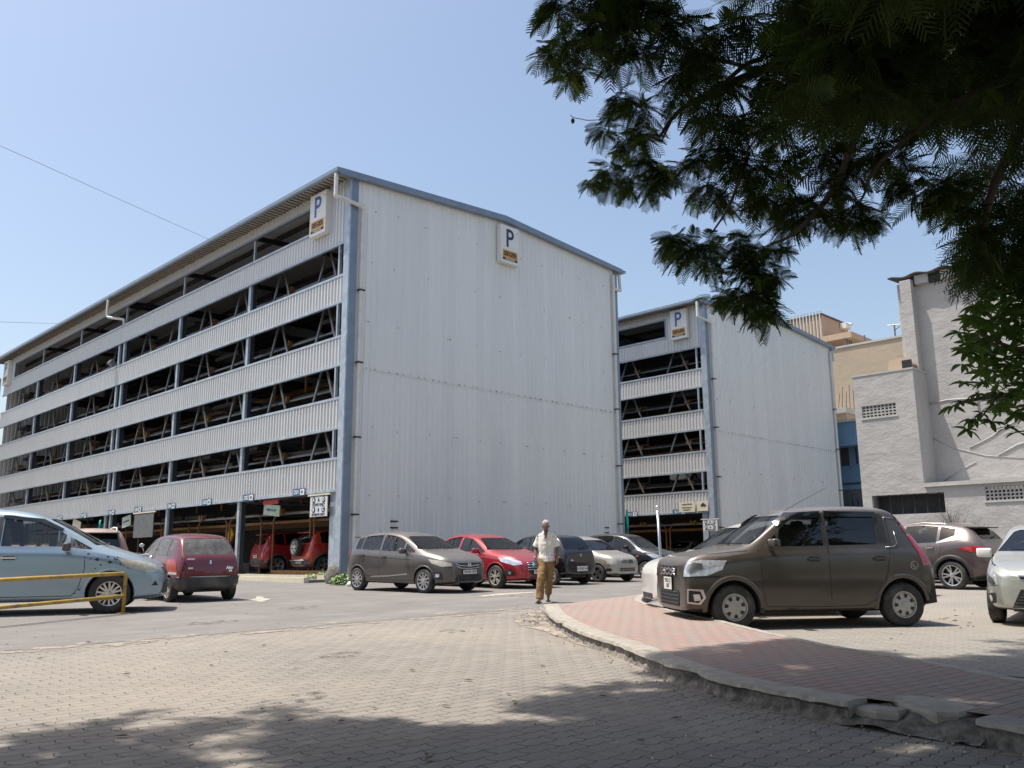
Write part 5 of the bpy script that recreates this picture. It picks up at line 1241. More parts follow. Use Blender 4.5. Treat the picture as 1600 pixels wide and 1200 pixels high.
def car_verna(pos, yaw, **kw):
    c = Car('red_sedan', 'bright red sedan with a chrome grille, between the grey brown hatchback and the walking man', 'car', paint('paint_red', (.36, .010, .022), .16, .25, rough=.25), S_SEDAN, pos, yaw, **kw)
    doors(c, 1.30, 2.46, 3.5); c.lines([[(1.1, .78), (2.4, .82), (3.9, .88)]], w=.012)
    front_lights(c, .44, .68, [(-.16, -.04), (.06, -.07), (.36, .03), (.42, .14), (.16, .10), (-.12, .04)], 'lamp', .55)
    c.panel('grille', 0, [(-.44, .66), (-.36, .42), (-.24, .34), (.24, .34), (.36, .42), (.44, .66), (.34, .70), (-.34, .70)], 'black', .006)
    c.bars('grille_bar', 0, [[(-.42, z), (0, z), (.42, z)] for z in (.50, .56, .62, .67)], 'chrome', .010, .012)
    c.badge(0, 0, .69, 'H', .10)
    c.panel('air_dam', 0, [(-.40, .26), (.40, .26), (.36, .32), (-.36, .32)], 'soft_black', .008)
    for k in (1, -1):
        poly = wedge(.60, .42, [(-.08, -.09), (.16, -.05), (.20, .04), (.02, .10), (-.06, .06)]); c.panel('fog_surround', k*.5, poly if k == 1 else mir(poly), 'chrome', .008, .05, ox=c.xf-.45)
        poly = wedge(.60, .42, [(-.05, -.065), (.13, -.03), (.16, .03), (.01, .075), (-.035, .045)]); c.panel('fog_recess', k*.5, poly if k == 1 else mir(poly), 'soft_black', .014, .05, ox=c.xf-.45)
        poly = wedge(.62, .42, [(-.03, -.03), (.03, -.03), (.03, .03), (-.03, .03)]); c.panel('fog_lamp', k*.5, poly if k == 1 else mir(poly), 'lamp', .022, .03, ox=c.xf-.45)
    c.plate(0, 0, .44, 'TN 23 CD 5', .46, .11, .08)
    c.handle(2.28, .82, c.paint); c.handle(3.3, .86, c.paint); c.mirrors(1.55, 1.0, c.paint)
    c.wiper(0, [((-.5, 1.03), (.02, 1.04)), ((.05, 1.03), (.5, 1.05))])
    arches(c, .02, c.paint, .006); return c
def car_maroon(pos, yaw, **kw):
    sp = dict(S_SMALL); sp['rwglass'] = 'glass_dust'; sp['lv'] = 3
    c = Car('maroon_hatchback', 'faded maroon small hatchback seen from behind with black rear bumper', 'car', paint('paint_maroon', (.15, .011, .020), .16, .3), sp, pos, yaw, glass='glass_dust', **kw)
    doors(c, .98, 1.92, 2.86); c.lines([[(1.0, .62), (2.9, .64)]], w=.016)
    c.panel('rear_bumper', PI, [(-.70, .24), (.70, .24), (.71, .48), (.66, .52), (-.66, .52), (-.71, .48)], 'plastic', .03)
    c.side('rear_bumper', [(3.20, .24), (3.48, .24), (3.49, .50), (3.16, .50)], 'plastic', .018)
    c.bars('bumper_lip', PI, [[(-.66, .525), (-.3, .53), (0, .53), (.3, .53), (.66, .525)]], 'cap', .012, .03)
    rear_lights(c, .56, .74, [(-.13, -.16), (.16, -.14), (.16, .15), (-.06, .16)], phi=.5)
    rear_lights(c, .56, .60, [(-.11, -.02), (.14, -.01), (.14, .035), (-.11, .03)], 'clear_lens', .5, .010, 'reversing_light')
    c.plate(PI, 0, .385, 'TN 23 AK 1717', .50, .12, .085)
    mb = MB()
    for pl in ([(-.57, 1.0), (-.60, .90), (-.52, .56), (.52, .56), (.60, .90), (.57, 1.0)],):
        for (a, b), (e, f) in zip(pl, pl[1:]):
            L = math.hypot(e-a, f-b); nx, nz = -(f-b)/L*.006, (e-a)/L*.006
            c.panel('', PI, [(a+nx, b+nz), (a-nx, b-nz), (e-nx, f-nz), (e+nx, f+nz)], None, .002, .1, mb=mb)
    mb.build('tailgate_seam', 'black', c.root, recalc=False)
    c.badge(PI, 0, .83, 'S', .10); c.badge(PI, .42, .71, 'Alto', .085); c.badge(PI, .44, .645, 'LXi', .05)
    c.badge(PI, -.44, .71, 'VETRI', .04, 'white', 'sticker'); c.badge(PI, -.42, .90, 'LAKSHMI', .04, 'white', 'sticker')
    c.handle(1.76, .76, 'soft_black'); c.handle(2.62, .78, 'soft_black'); c.mirrors(1.16, .97, 'soft_black')
    front_lights(c, .36, .62, [(-.1, -.06), (.2, -.05), (.2, .07), (-.1, .07)]); c.side('mud_flap', [(3.2, .2), (3.24, .2), (3.24, .3), (3.2, .3)], 'rubber', .01)
    return c
def car_black(pos, yaw, **kw):
    c = Car('black_hatchback', 'black small hatchback parked nose in, seen from behind just right of the walking man', 'car', paint('paint_black', (.008, .008, .009), .05, .1), S_SMALL, pos, yaw, glass='glass_clear', **kw)
    doors(c, .98, 1.92, 2.86)
    c.panel('bumper_lip', PI, [(-.66, .50), (.66, .50), (.66, .525), (-.66, .525)], 'soft_black', .012)
    rear_lights(c, .58, .82, [(-.06, -.12), (.14, -.10), (.12, .20), (.02, .16)], phi=.6)
    c.plate(PI, 0, .46, 'TN 23 BC 1441', .46, .14, .08); c.badge(PI, 0, .84, 'S', .10); c.badge(PI, -.4, .70, 'Alto', .07)
    c.mirrors(1.16, .97, c.paint); c.handle(1.76, .76, c.paint); c.handle(2.62, .78, c.paint); c.wiper(PI, [((0, 1.02), (.32, 1.04))])
    return c
def car_silver(pos, yaw, **kw):
    sp = dict(S_SMALL); sp['top'] = [(s, z-.05 if z > 1 else z-.03) for s, z in sp['top']]; sp['sh'] = [(s, z-.03) for s, z in sp['sh']]; sp['dim'] = (3.5, 1.5, 1.41, 2.34, .6, .265); sp['ws'] = (1.42, 1.28); sp['rw'] = ((.98, .52), (1.29, .46)); sp['rim'] = ('alloy', 4, 'soft_black')
    c = Car('silver_hatchback', 'old silver small car facing out with square headlamps, between the two black cars', 'car', paint('paint_silver', (.40, .385, .34), .42, .5), sp, pos, yaw, **kw)
    doors(c, .98, 1.92, 2.86)
    front_lights(c, .36, .62, [(-.06, -.08), (.19, -.08), (.22, .06), (-.05, .06)], 'lamp_old', .35)
    c.panel('grille', 0, [(-.27, .57), (.27, .57), (.27, .67), (-.27, .67)], 'soft_black', .006)
    c.bars('grille_bar', 0, [[(-.27, z), (0, z), (.27, z)] for z in (.57, .605, .64, .67)], 'chrome_dull', .007)
    c.badge(0, 0, .62, 'S', .09)
    c.panel('air_dam', 0, [(-.34, .33), (.34, .33), (.34, .43), (-.34, .43)], 'black', .006)
    c.bars('dam_slat', 0, [[(-.34, .38), (0, .38), (.34, .38)]]+[[(-.28+.08*i, .34), (-.28+.08*i, .42)] for i in range(8)], 'cap', .006)
    c.bars('bumper_lip', 0, [[(-.62, .53), (-.3, .545), (0, .55), (.3, .545), (.62, .53)]], 'cap', .012)
    for k in (1, -1):
        poly = wedge(.50, .38, [(-.05, -.04), (.07, -.04), (.07, .04), (-.05, .04)]); c.panel('fog_lamp', k*.35, poly if k == 1 else mir(poly), 'black', .008, .05, ox=c.xf-.45)
    c.mirrors(1.12, .93, 'soft_black'); c.wiper(0, [((-.4, .97), (.02, .98)), ((.05, .97), (.4, .98))]); return c
def car_dark(pos, yaw, **kw):
    sp = dict(S_SMALL); sp['dim'] = (3.565, 1.595, 1.53, 2.38, .62, .28); sp['top'] = [(s, z*1.05) for s, z in sp['top']]; sp['sh'] = [(s, z*1.05) for s, z in sp['sh']]; sp['ws'] = (1.42, 1.40); sp['rw'] = ((1.05, .52), (1.4, .46)); sp['rim'] = ('alloy', 8, 'alloy_dirty')
    c = Car('dark_hatchback', 'navy black rounded hatchback facing out, last in the row before the second parking block', 'car', paint('paint_navy', (.010, .011, .018), .12, .15), sp, pos, yaw, **kw)
    doors(c, .98, 1.95, 2.9)
    front_lights(c, .42, .72, [(-.14, -.06), (.14, -.05), (.30, .10), (.10, .10), (-.10, .02)], 'lamp', .55)
    c.side('turn_signal', [(.86, .72), (.96, .72), (.96, .76), (.86, .76)], 'orange_lens', .006)
    c.panel('grille', 0, [(-.3, .58), (.3, .58), (.34, .64), (-.34, .64)], 'chrome_dull', .006); c.panel('air_dam', 0, [(-.5, .3), (.5, .3), (.42, .46), (-.42, .46)], 'black', .006)
    c.plate(0, 0, .5, 'TN 23 BX 88', .46, .11, .08)
    c.mirrors(1.28, 1.03, c.paint); c.handle(1.8, .86, c.paint); c.wiper(0, [((-.4, 1.02), (.02, 1.03)), ((.05, 1.02), (.4, 1.03))]); return c
def car_mpv(pos, yaw, **kw):
    c = Car('silver_blue_minivan', 'pale blue minivan with paint chips, cut by the left edge behind the yellow railing', 'van', paint('paint_ice', (.27, .36, .43), .30, .55, (.42, .42, .40)), S_MPV, pos, yaw, glass='glass_clear', **kw)
    c.lines([[(1.26, 1.03), (1.24, .75), (1.32, .42), (1.42, .30), (2.55, .30)], [(2.57, 1.12), (2.54, .7), (2.57, .30)], [(2.57, .30), (3.2, .30), (3.4, .62), (3.52, 1.1)], [(1.3, .62), (2.5, .60), (3.3, .62)]])
    c.side('side_strip', [(2.53, .46), (2.61, .46), (2.61, .62), (2.53, .62)], 'black', .003, (-1,))
    front_lights(c, .44, .74, [(-.14, -.05), (.10, -.09), (.34, .02), (.42, .17), (.16, .12), (-.1, .05)], 'lamp_old', .6)
    c.panel('grille', 0, [(-.36, .62), (.36, .62), (.4, .74), (-.4, .74)], 'soft_black', .006); c.panel('air_dam', 0, [(-.6, .3), (.6, .3), (.5, .5), (-.5, .5)], 'soft_black', .006)
    c.side('fog_recess', [(.10, .44), (.20, .44), (.14, .52)], 'black', .004)
    c.handle(2.38, .93, 'chrome', w=.22); c.handle(3.3, .96, 'chrome', w=.22); c.mirrors(1.52, 1.10, 'plastic')
    c.side('chip_marks', [(1.02, .88), (1.06, .86), (1.10, .89), (1.06, .92)], 'soft_black', .002, (-1,))
    for s, z, q in ((.86, .84, .028), (.76, .90, .04), (1.0, .80, .016), (.7, .80, .014), (.62, .86, .014), (1.16, .90, .014), (1.08, .74, .012), (.9, .93, .018), (.58, .74, .012), (1.2, .98, .02), (1.3, .4, .016), (1.36, .34, .012)):
        c.side('chip_marks', [(s-q*1.4, z-q*.5), (s+q*.8, z-q*.7), (s+q*1.3, z+q*.2), (s+q*.1, z+q*.9), (s-q*.9, z+q*.4)], 'soft_black', .002, (-1,))
    c.wiper(0, [((-.5, 1.13), (.02, 1.14)), ((.05, 1.13), (.5, 1.15))])
    c.side('pillar_cover', [(2.535, 1.16), (2.605, 1.16), (2.605, 1.60), (2.535, 1.60)], 'soft_black', .003)
    c.side('rain_visor', [(1.66, 1.36), (2.0, 1.50), (2.55, 1.57), (2.55, 1.62), (1.95, 1.56), (1.62, 1.39)], 'glass_dead', .015)
    rear_lights(c, .6, 1.1, [(-.1, -.2), (.12, -.2), (.1, .3), (-.02, .3)]); arches(c, .02, c.paint, .008); return c
def car_cross(pos, yaw, **kw):
    c = Car('brown_crossover', 'purple brown crossover with black wheel arches and bright spoked wheels by the plaster wall', 'car', paint('paint_plum', (.085, .062, .062), .34, .4), S_CROSS, pos, yaw, glass='glass_clear', **kw)
    doors(c, 1.25, 2.34, 3.35); arches(c, .075, 'plastic', .012)
    c.side('sill_cladding', [(1.32, .24), (3.15, .24), (3.15, .38), (1.32, .38)], 'plastic', .008)
    c.side('taillight', [(3.72, .98), (4.02, 1.05), (4.26, 1.02), (4.30, .88), (4.0, .90)], 'red_lens', .007)
    rear_lights(c, .55, .95, [(-.22, -.02), (.1, -.06), (.14, .07), (-.1, .05)], phi=.4)
    c.side('window_chrome', [(3.20, 1.14), (3.66, 1.30), (3.75, 1.20), (3.2, 1.10)], 'chrome_dull', .005)
    c.panel('rear_cladding', PI, [(-.75, .36), (.75, .36), (.7, .62), (-.7, .62)], 'plastic', .012); c.plate(PI, 0, .78, 'TN 23 CK 70', .46, .11, .08)
    c.handle(2.14, .96, 'chrome'); c.handle(3.06, 1.0, 'chrome'); c.mirrors(1.5, 1.1, c.paint)
    mb = MB(); z = c.topz(3.84)-.012; mb.prism([(c.X(3.78), z-.03), (c.X(3.78), z+.004), (c.X(4.12), z-.01), (c.X(4.12), z-.035)], 1, -.55, .55); mb.build('spoiler', 'soft_black', c.root)
    for k in (1, -1):
        mb = MB(); mb.tube([(c.X(q), k*y, c.topz(q, k*y)+h) for q, y, h in ((1.95, .56, -.02), (2.1, .57, .015), (2.8, .57, .02), (3.3, .55, .015), (3.5, .54, -.01))], .013, 6); mb.build('roof_rail', 'chrome_dull', c.root, True)
    c.wiper(PI, [((0, 1.23), (.3, 1.26))]); return c
def car_figo(pos, yaw, **kw):
    c = Car('pale_hatchback', 'pale green silver hatchback cut by the right edge with large dark lower grille', 'car', paint('paint_mint', (.43, .44, .40), .18, .45), S_FIGO, pos, yaw, glass='glass_clear', **kw)
    doors(c, 1.12, 2.24, 3.1)
    front_lights(c, .50, .62, [(-.10, -.06), (.06, -.08), (.16, .02), (.20, .22), (.06, .16), (-.06, .05)], 'lamp', .4)
    front_lights(c, .50, .60, [(-.06, -.03), (.04, -.05), (.12, .02), (.12, .08), (.0, .05)], 'lamp_dark', .4, .012)
    c.panel('grille', 0, [(-.33, .64), (.33, .64), (.36, .69), (-.36, .69)], 'soft_black', .006); c.bars('grille_bar', 0, [[(-.34, .665), (0, .67), (.34, .665)]], 'chrome', .012)
    c.panel('air_dam', 0, [(-.46, .26), (.46, .26), (.34, .50), (-.34, .50)], 'black', .006); c.bars('dam_slat', 0, [[(-.44+.03*i, .28+.04*i), (.44-.03*i, .28+.04*i)] for i in range(6)], 'plastic', .007)
    for k in (1, -1):
        poly = wedge(.58, .37, [(-.09, -.06), (.09, -.09), (.11, .06), (-.12, .08)]); c.panel('fog_recess', k*.4, poly if k == 1 else mir(poly), 'soft_black', .008, .05, ox=c.xf-.45)
        poly = [(.58+.045*math.cos(t), .37+.045*math.sin(t)) for t in [2*PI*i/12 for i in range(12)]]; c.panel('fog_lamp', k*.4, poly if k == 1 else mir(poly), 'lamp', .016, .05, ox=c.xf-.45)
    c.badge(0, 0, .78, 'o', .09); c.plate(0, 0, .56, 'TN 23 AX 404', .46, .10, .075)
    c.lines([[(.22, .80), (.6, .86), (1.0, .92)]]); c.mirrors(1.42, .98, 'white'); c.wiper(0, [((-.5, 1.01), (.02, 1.02)), ((.05, 1.01), (.5, 1.03))]); return c
def car_suv(name, label, pos, yaw, pm, spare=False, rails=False, flat=None, txt='TN 23 CF 11', **kw):
    c = Car(name, label, 'car', pm, S_BLUNT, pos, yaw, flat=flat, **kw)
    doors(c, 1.25, 2.14, 3.0); arches(c, .07, 'plastic', .010)
    c.panel('rear_bumper', PI, [(-.78, .28), (.78, .28), (.76, .55), (-.76, .55)], 'plastic', .015)
    rear_lights(c, .62, .98, [(-.12, -.12), (.16, -.10), (.14, .10), (-.08, .12)], phi=.5)
    c.plate(PI, .0 if not spare else .0, .68 if not spare else .46, txt, .46, .12, .08)
    c.mirrors(1.4, 1.1, c.paint); c.handle(1.95, .98, c.paint); c.handle(2.8, 1.0, c.paint)
    front_lights(c, .5, .78, [(-.12, -.08), (.2, -.07), (.24, .1), (-.1, .08)]); c.panel('grille', 0, [(-.35, .62), (.35, .62), (.4, .82), (-.4, .82)], 'soft_black', .006)
    c.wiper(PI, [((-.25, 1.20), (.15, 1.20))])
    mb = MB(); z = c.topz(3.5)-.012; mb.prism([(c.X(3.44), z-.03), (c.X(3.44), z+.004), (c.X(3.74), z-.01), (c.X(3.74), z-.04)], 1, -.52, .52); mb.build('spoiler', 'soft_black' if rails else c.paint, c.root)
    if spare:
        w = [o for o in c.root.children if o.name.startswith('wheel') and not o.name.startswith('wheel_')][0]; s = w.copy(); COL.objects.link(s); s.parent = c.root; s.name = 'spare_wheel'
        for ch in w.children:
            d = ch.copy(); COL.objects.link(d); d.parent = s
        s.location = (c.X(3.9)-.13, 0, .98); s.rotation_euler = (0, 0, PI/2)
    if rails:
        for k in (1, -1):
            mb = MB(); mb.tube([(c.X(q), k*y, c.topz(q, k*y)+h) for q, y, h in ((1.9, .50, -.02), (2.05, .52, .05), (2.7, .52, .06), (3.25, .51, .06), (3.42, .50, .0))], .02, 6); mb.build('roof_rail', 'white', c.root, True)
    return c
# ------------------------------------------------------------------ people
M['skin'] = mat('skin', (.16, .085, .055), .55, 0, .15, 14); M['hair_grey'] = mat('hair_grey', (.42, .40, .38), .8, 0, .3, 40, col2=(.12, .11, .1), c2=(.5, .6), c2scale=30)
M['shirt'] = mat('shirt', (.68, .65, .58), .85, 0, .06, 20, bmp=.3, bscale=25); M['trousers'] = mat('trousers', (.235, .140, .055), .9, 0, .15, 9, bmp=.5, bscale=14)
M['trim_thread'] = mat('trim_thread', (.34, .32, .28), .9); M['bottle'] = glass('bottle', (.72, .88, .92), .05, .1, (.8, .9, .95)); M['hair_black'] = mat('hair_black', (.012, .011, .010), .7)
def ell(mb, c, r, n=12, m=8, rot=None):
    c = Vector(c); vs = []
    for j in range(m+1):
        ph = -PI/2+PI*j/m
        for k in range(n):
            v = Vector((r[0]*math.cos(ph)*math.cos(2*PI*k/n), r[1]*math.cos(ph)*math.sin(2*PI*k/n), r[2]*math.sin(ph)))
            vs.append(c+(rot @ v if rot else v))
    mb.add(vs, [(j*n+k, j*n+(k+1) % n, (j+1)*n+(k+1) % n, (j+1)*n+k) for j in range(m) for k in range(n)])
def loftel(mb, rings, n=18, fold=0, seed=0):
    """closed loft of ellipses: (centre, rx, ry)"""
    vs = []
    for i, (c, rx, ry) in enumerate(rings):
        for k in range(n):
            a = 2*PI*k/n; f = 1+fold*mnoise.noise(Vector((math.cos(a)*2+seed, math.sin(a)*2, c[2]*7)))
            vs.append((c[0]+rx*f*math.cos(a), c[1]+ry*f*math.sin(a), c[2]))
    m = len(rings)
    mb.add(vs, [(i*n+k, i*n+(k+1) % n, (i+1)*n+(k+1) % n, (i+1)*n+k) for i in range(m-1) for k in range(n)]+[tuple(range(n))[::-1], tuple(range((m-1)*n, m*n))])
def fuse(mb, name, material, par, vox=.009, sm=4):
    o = mb.build(name, material, par, True); r = o.modifiers.new('r', 'REMESH'); r.mode = 'VOXEL'; r.voxel_size = vox; r.use_smooth_shade = True
    s = o.modifiers.new('s', 'SMOOTH'); s.iterations = sm; s.factor = .5; evaluated(o); return o
def person(label, loc, rz, shirt, trousers, hair, pose, sc=1, group=None):
    stash(); t = thing('person', label, 'person', loc, rz, group); t.scale = (sc, sc, sc); P = pose
    b = MB(); T = Vector(P['head'])
    # head with jaw, nose, ears, brow
    ell(b, T+Vector((0, 0, .01)), (.073, .092, .105)); ell(b, T+Vector((0, -.03, -.055)), (.052, .058, .055)); ell(b, T+Vector((0, -.072, -.088)), (.024, .018, .016))
    b.tube([T+Vector((0, -.088, .012)), T+Vector((0, -.108, -.026))], [.008, .016], 6); ell(b, T+Vector((0, -.082, .022)), (.055, .014, .010))
    ell(b, T+Vector((0, -.088, -.052)), (.026, .010, .007)); [ell(b, T+Vector((s*.076, .008, -.008)), (.010, .018, .030)) for s in (1, -1)]
    b.tube([T+Vector((0, .015, -.04)), T+Vector((0, .02, -.12)), T+Vector((0, .02, -.20))], [.050, .052, .07], 10)
    loftel(b, [((0, .0, .90), .14, .10), ((0, .01, 1.1), .135, .095), ((0, .01, 1.3), .155, .10), ((0, .015, 1.40), .14, .08), ((0, .01, 1.45), .07, .06)])
    for s in ('l', 'r'):
        sh, el, wr = (Vector(p) for p in P['arm_'+s]); b.tube([sh, sh.lerp(el, .5), el, el.lerp(wr, .35), wr], [.052, .044, .036, .037, .024], 9)
        d = (wr-el).normalized(); fw = Vector(P.get('palm_'+s, (0, -1, 0))); sd = d.cross(fw).normalized(); pc = wr+d*.05
        b.tube([wr, wr+d*.04, wr+d*.085], [.024, .034, .032], 8)
        curl = P.get('curl_'+s, .35)
        for i, L in enumerate((.070, .080, .076, .060)):
            o0 = wr+d*.085+sd*(.026-.0175*i); a1 = (d+fw*curl*.6).normalized(); a2 = (d+fw*curl*2.4).normalized(); b.tube([o0-d*.015, o0+a1*L*.5, o0+a1*L*.5+a2*L*.5], [.0095, .009, .007], 6)
        o0 = wr+d*.03+sd*.028; b.tube([o0, o0+(sd*.7+d*.6+fw*.3)*.035, o0+(sd*.5+d*1.0+fw*.6)*.055], [.012, .010, .008], 6)
        hp, kn, an = (Vector(p) for p in P['leg_'+s]); b.tube([hp, hp.lerp(kn, .5), kn, kn.lerp(an, .3), an], [.085, .07, .052, .052, .036], 9)
        tf = Vector(P['foot_'+s]); b.tube([an+Vector((0, .03, -.02)), an.lerp(tf, .5)+Vector((0, 0, -.022)), tf], [.036, .036, .026], 8)
    fuse(b, 'body', 'skin', t, .0085, 3)
    # eyes
    for s in (1, -1): m = MB(); ell(m, T+Vector((s*.030, -.083, .006)), (.011, .007, .007), 8, 6); m.build('eye', 'white', t, True); m = MB(); ell(m, T+Vector((s*.030, -.089, .006)), (.005, .003, .005), 6, 4); m.build('pupil', 'black', t, True)
    h = MB(); ell(h, T+Vector((0, .012, .038)), (.079, .094, .090), 16, 10); ell(h, T+Vector((0, .045, .0)), (.074, .062, .075), 14, 8)
    [ell(h, T+Vector((s*.068, -.02, .02)), (.012, .028, .03)) for s in (1, -1)]
    ho = fuse(h, 'hair', hair, t, .008, 2); ripple(ho.data, .008, 30)
    # shirt
    m = MB(); loftel(m, [((0, .0, P.get('hem', .84)), .178, .128), ((0, -.005, .92), .170, .122), ((0, .0, 1.05), .160, .118), ((0, .0, 1.2), .170, .122), ((0, .01, 1.32), .182, .118), ((0, .015, 1.40), .160, .095), ((0, .015, 1.455), .078, .070)], 22, .10, 2)
    for s in ('l', 'r'):
        sh, el, wr = (Vector(p) for p in P['arm_'+s]); e2 = sh.lerp(el, .88); m.tube([sh+Vector((0, 0, -.015)), sh.lerp(el, .3), e2], [.050, .062, .078], 12)
    for k in (1, -1): m.tube([(k*.02, -.115, 1.34), (k*.055, -.075, 1.44), (k*.06, .01, 1.485), (0, .06, 1.49)], .014, 6)
    so = fuse(m, 'shirt', shirt, t, .010, 4); ripple(so.data, .022, 6, 3); ripple(so.data, .008, 16, 5)
    m = MB(); m.tube([(.0, -.128, 1.33), (.012, -.142, 1.2), (.015, -.140, 1.05), (.012, -.146, .88)], .004, 5); m.build('placket', 'trim_thread', t, True)
    m = MB(); m.prism([(-.035, 1.44), (.035, 1.44), (.018, 1.34), (0, 1.29), (-.018, 1.34)], 1, -.128, -.10); m.build('open_collar', 'skin', t)
    m = MB(); m.box((.05, -.150, 1.19), (.12, -.132, 1.28)); m.build('pocket', shirt, t)
    # trousers
    m = MB(); loftel(m, [((0, 0, .82), .165, .120), ((0, 0, .90), .158, .115), ((0, 0, .98), .145, .105)], 18)
    for s in ('l', 'r'):
        hp, kn, an = (Vector(p) for p in P['leg_'+s]); lo = an+Vector((0, .01, -.01)); m.tube([hp+Vector((0, 0, .0)), hp.lerp(kn, .5), kn, kn.lerp(lo, .5), lo], [.105, .095, .083, .080, .082], 14)
    to = fuse(m, 'trousers', trousers, t, .011, 3); ripple(to.data, .020, 7, 2); ripple(to.data, .008, 18, 4)
    for s in ('l', 'r'):
        an = Vector(P['leg_'+s][2]); tf = Vector(P['foot_'+s]); m = MB(); d = (tf-an); d.z = 0; d.normalize(); a = Vector((an.x, an.y, tf.z-.022))-d*.06; m.bar(a, Vector((tf.x, tf.y, tf.z-.026))+d*.03, .085, .018); m.build('sandal', 'soft_black', t)
    return t
WALK = dict(head=(0, -.05, 1.585), arm_l=((-.160, .01, 1.375), (-.225, .05, 1.12), (-.222, -.07, .895)), arm_r=((.160, .01, 1.375), (.232, .07, 1.125), (.232, -.05, .90)), curl_l=.9, curl_r=.5, palm_l=(1, -.2, 0), palm_r=(-1, -.2, 0),
    leg_l=((-.080, 0, .88), (-.10, -.20, .50), (-.135, -.26, .095)), foot_l=(-.16, -.43, .045), leg_r=((.080, 0, .88), (.055, -.02, .47), (.0, .33, .20)), foot_r=(.005, .24, .05))
pz = gp(860, 941); px_, py_ = 13.20, 12.25
man = person('grey haired man in a loose cream shirt and brown trousers walking with a bottle', (px_, py_, gz(px_, py_)+.0), math.atan2(-FW.y, -FW.x)+PI/2-.12, 'shirt', 'trousers', 'hair_grey', WALK, .965)
mt = Matrix.Translation((px_, py_, gz(px_, py_))) @ Matrix.Rotation(math.atan2(-FW.y, -FW.x)+PI/2-.12, 4, 'Z')
bo = thing('water_bottle', 'clear plastic water bottle held low in the walking man hand', 'bottle', (0, 0, 0)); bo.matrix_world = mt @ Matrix.Translation((-.245, -.11, .69)) @ Matrix.Rotation(.10, 4, 'Y')
m = MB(); m.lathe([(.001, 0), (.032, .0), (.034, .02), (.033, .10), (.036, .13), (.034, .16), (.014, .20), (.014, .215)], 2, 14); m.build('flask', 'bottle', bo, True)
m = MB(); m.lathe([(.016, .212), (.016, .235), (.001, .236)], 2, 10); m.build('cap', 'white', bo); m = MB(); m.lathe([(.0345, .05), (.0345, .11)], 2, 14); m.build('sleeve', mat('sleeve', (.25, .5, .6), .4), bo)
STAND = dict(WALK); STAND.update(leg_l=((-.085, 0, .88), (-.09, -.01, .48), (-.10, .0, .095)), foot_l=(-.11, -.16, .045), leg_r=((.085, 0, .88), (.09, -.01, .48), (.10, .02, .095)), foot_r=(.11, -.14, .045))
q = onX(361, 830, 18.2); guard = person('person in a yellow shirt standing inside the block behind the maroon hatchback', (q.x, q.y, SLAB+.42), -PI/2-.2, 'yellow_cloth', 'soft_black', 'hair_black', STAND)
m = MB(); m.box((q.x-.6, q.y-.6, SLAB+.001), (q.x+.6, q.y+.6, SLAB+.42)); tag(m.build('step', 'concrete'), 'low concrete step the person in the yellow shirt stands on', 'step')
# ------------------------------------------------------------------ the parked vehicles
def d(a): return R(a)
car_wagon((12.09, 6.30), d(142), glass='glass_dark', scale=1.0)
car_jazz((14.59, 18.32), d(-85.7))
car_verna((17.42, 18.48), d(-92.6))
car_black((19.65, 18.5), d(88))
car_silver((21.9, 18.6), d(-93))
car_dark((25.1, 19.4), d(-84))
car_mpv((5.28, 17.92), d(-27), seat='seat_beige', scale=1.07)
car_maroon((9.05, 19.89), d(86))
car_cross((23.81, 8.96), d(83.5))
car_figo((15.47, 3.69), d(189.3))
c = car_suv('dusty_suv', 'dusty sport utility car with beige roof and white roof rails, seen behind the blue minivan', (8.95, 25.6), d(78), paint('paint_dust', (.13, .03, .03), .85, .2, (.42, .35, .27)), rails=True, lower=None)
c = car_suv('red_suv', 'orange red sport utility car with a spare wheel on its tailgate inside the block', (X1+2.95, 28.6), d(-6), paint('paint_tomato', (.46, .045, .018), .08, .25), spare=True, flat=SLAB, txt='TN 23 C 1967')
mb = MB(); mb.tube([(c.X(3.98), -.62, .52), (c.X(4.05), -.4, .52), (c.X(4.05), .4, .52), (c.X(3.98), .62, .52)], .03, 7); mb.build('rear_guard', 'chrome', c.root, True)
c = car_suv('red_hatchback', 'plain red hatchback with dark rear window parked inside the block', (X1+3.1, 32.0), d(-10), paint('paint_cherry', (.40, .010, .018), .10, .25), flat=SLAB, txt='TN 23 BB 7')
c = car_suv('grey_suv', 'grey car mostly hidden beside the corner post inside the block', (X1+3.2, 26.3), d(0), paint('paint_grey', (.12, .125, .14), .3, .5), flat=SLAB, see=False)
W_ = paint('paint_white', (.62, .61, .58), .25, .0)
def simple(fn, name, label, pm, pos, yaw, **k):
    """another car of a known shape in another paint"""
    return fn(pos, yaw, **k)
c = Car('white_hatchback', 'white car almost hidden behind the front of the brown hatchback', 'car', W_, S_SMALL, (13.50, 7.70), d(140), see=True, scale=1.06)
front_lights(c, .42, .66, [(-.14, -.06), (.14, -.05), (.28, .08), (.10, .10), (-.10, .02)], 'lamp', .55); doors(c, .98, 1.92, 2.86); c.panel('air_dam', 0, [(-.36, .26), (.36, .26), (.3, .34), (-.3, .34)], 'soft_black', .006); c.mirrors(1.16, .97, W_)
c = Car('beige_hatchback', 'beige roofed boxy car beyond the brown crossover', 'car', paint('paint_beige', (.36, .31, .23), .5, .2), S_TALL, (26.6, 9.6), d(96), glass='glass_clear')
doors(c, 1.12, 2.12, 3.04); rear_lights(c, .6, 1.0, [(-.08, -.2), (.1, -.2), (.1, .2), (-.02, .2)]); c.mirrors(1.3, 1.13, 'soft_black')
c = Car('rust_brown_car', 'rusty brown car showing only its tail between the brown hatchback and the crossover', 'car', paint('paint_rust', (.13, .055, .035), .5, .2), S_SMALL, (19.35, 8.95), d(96), see=True)
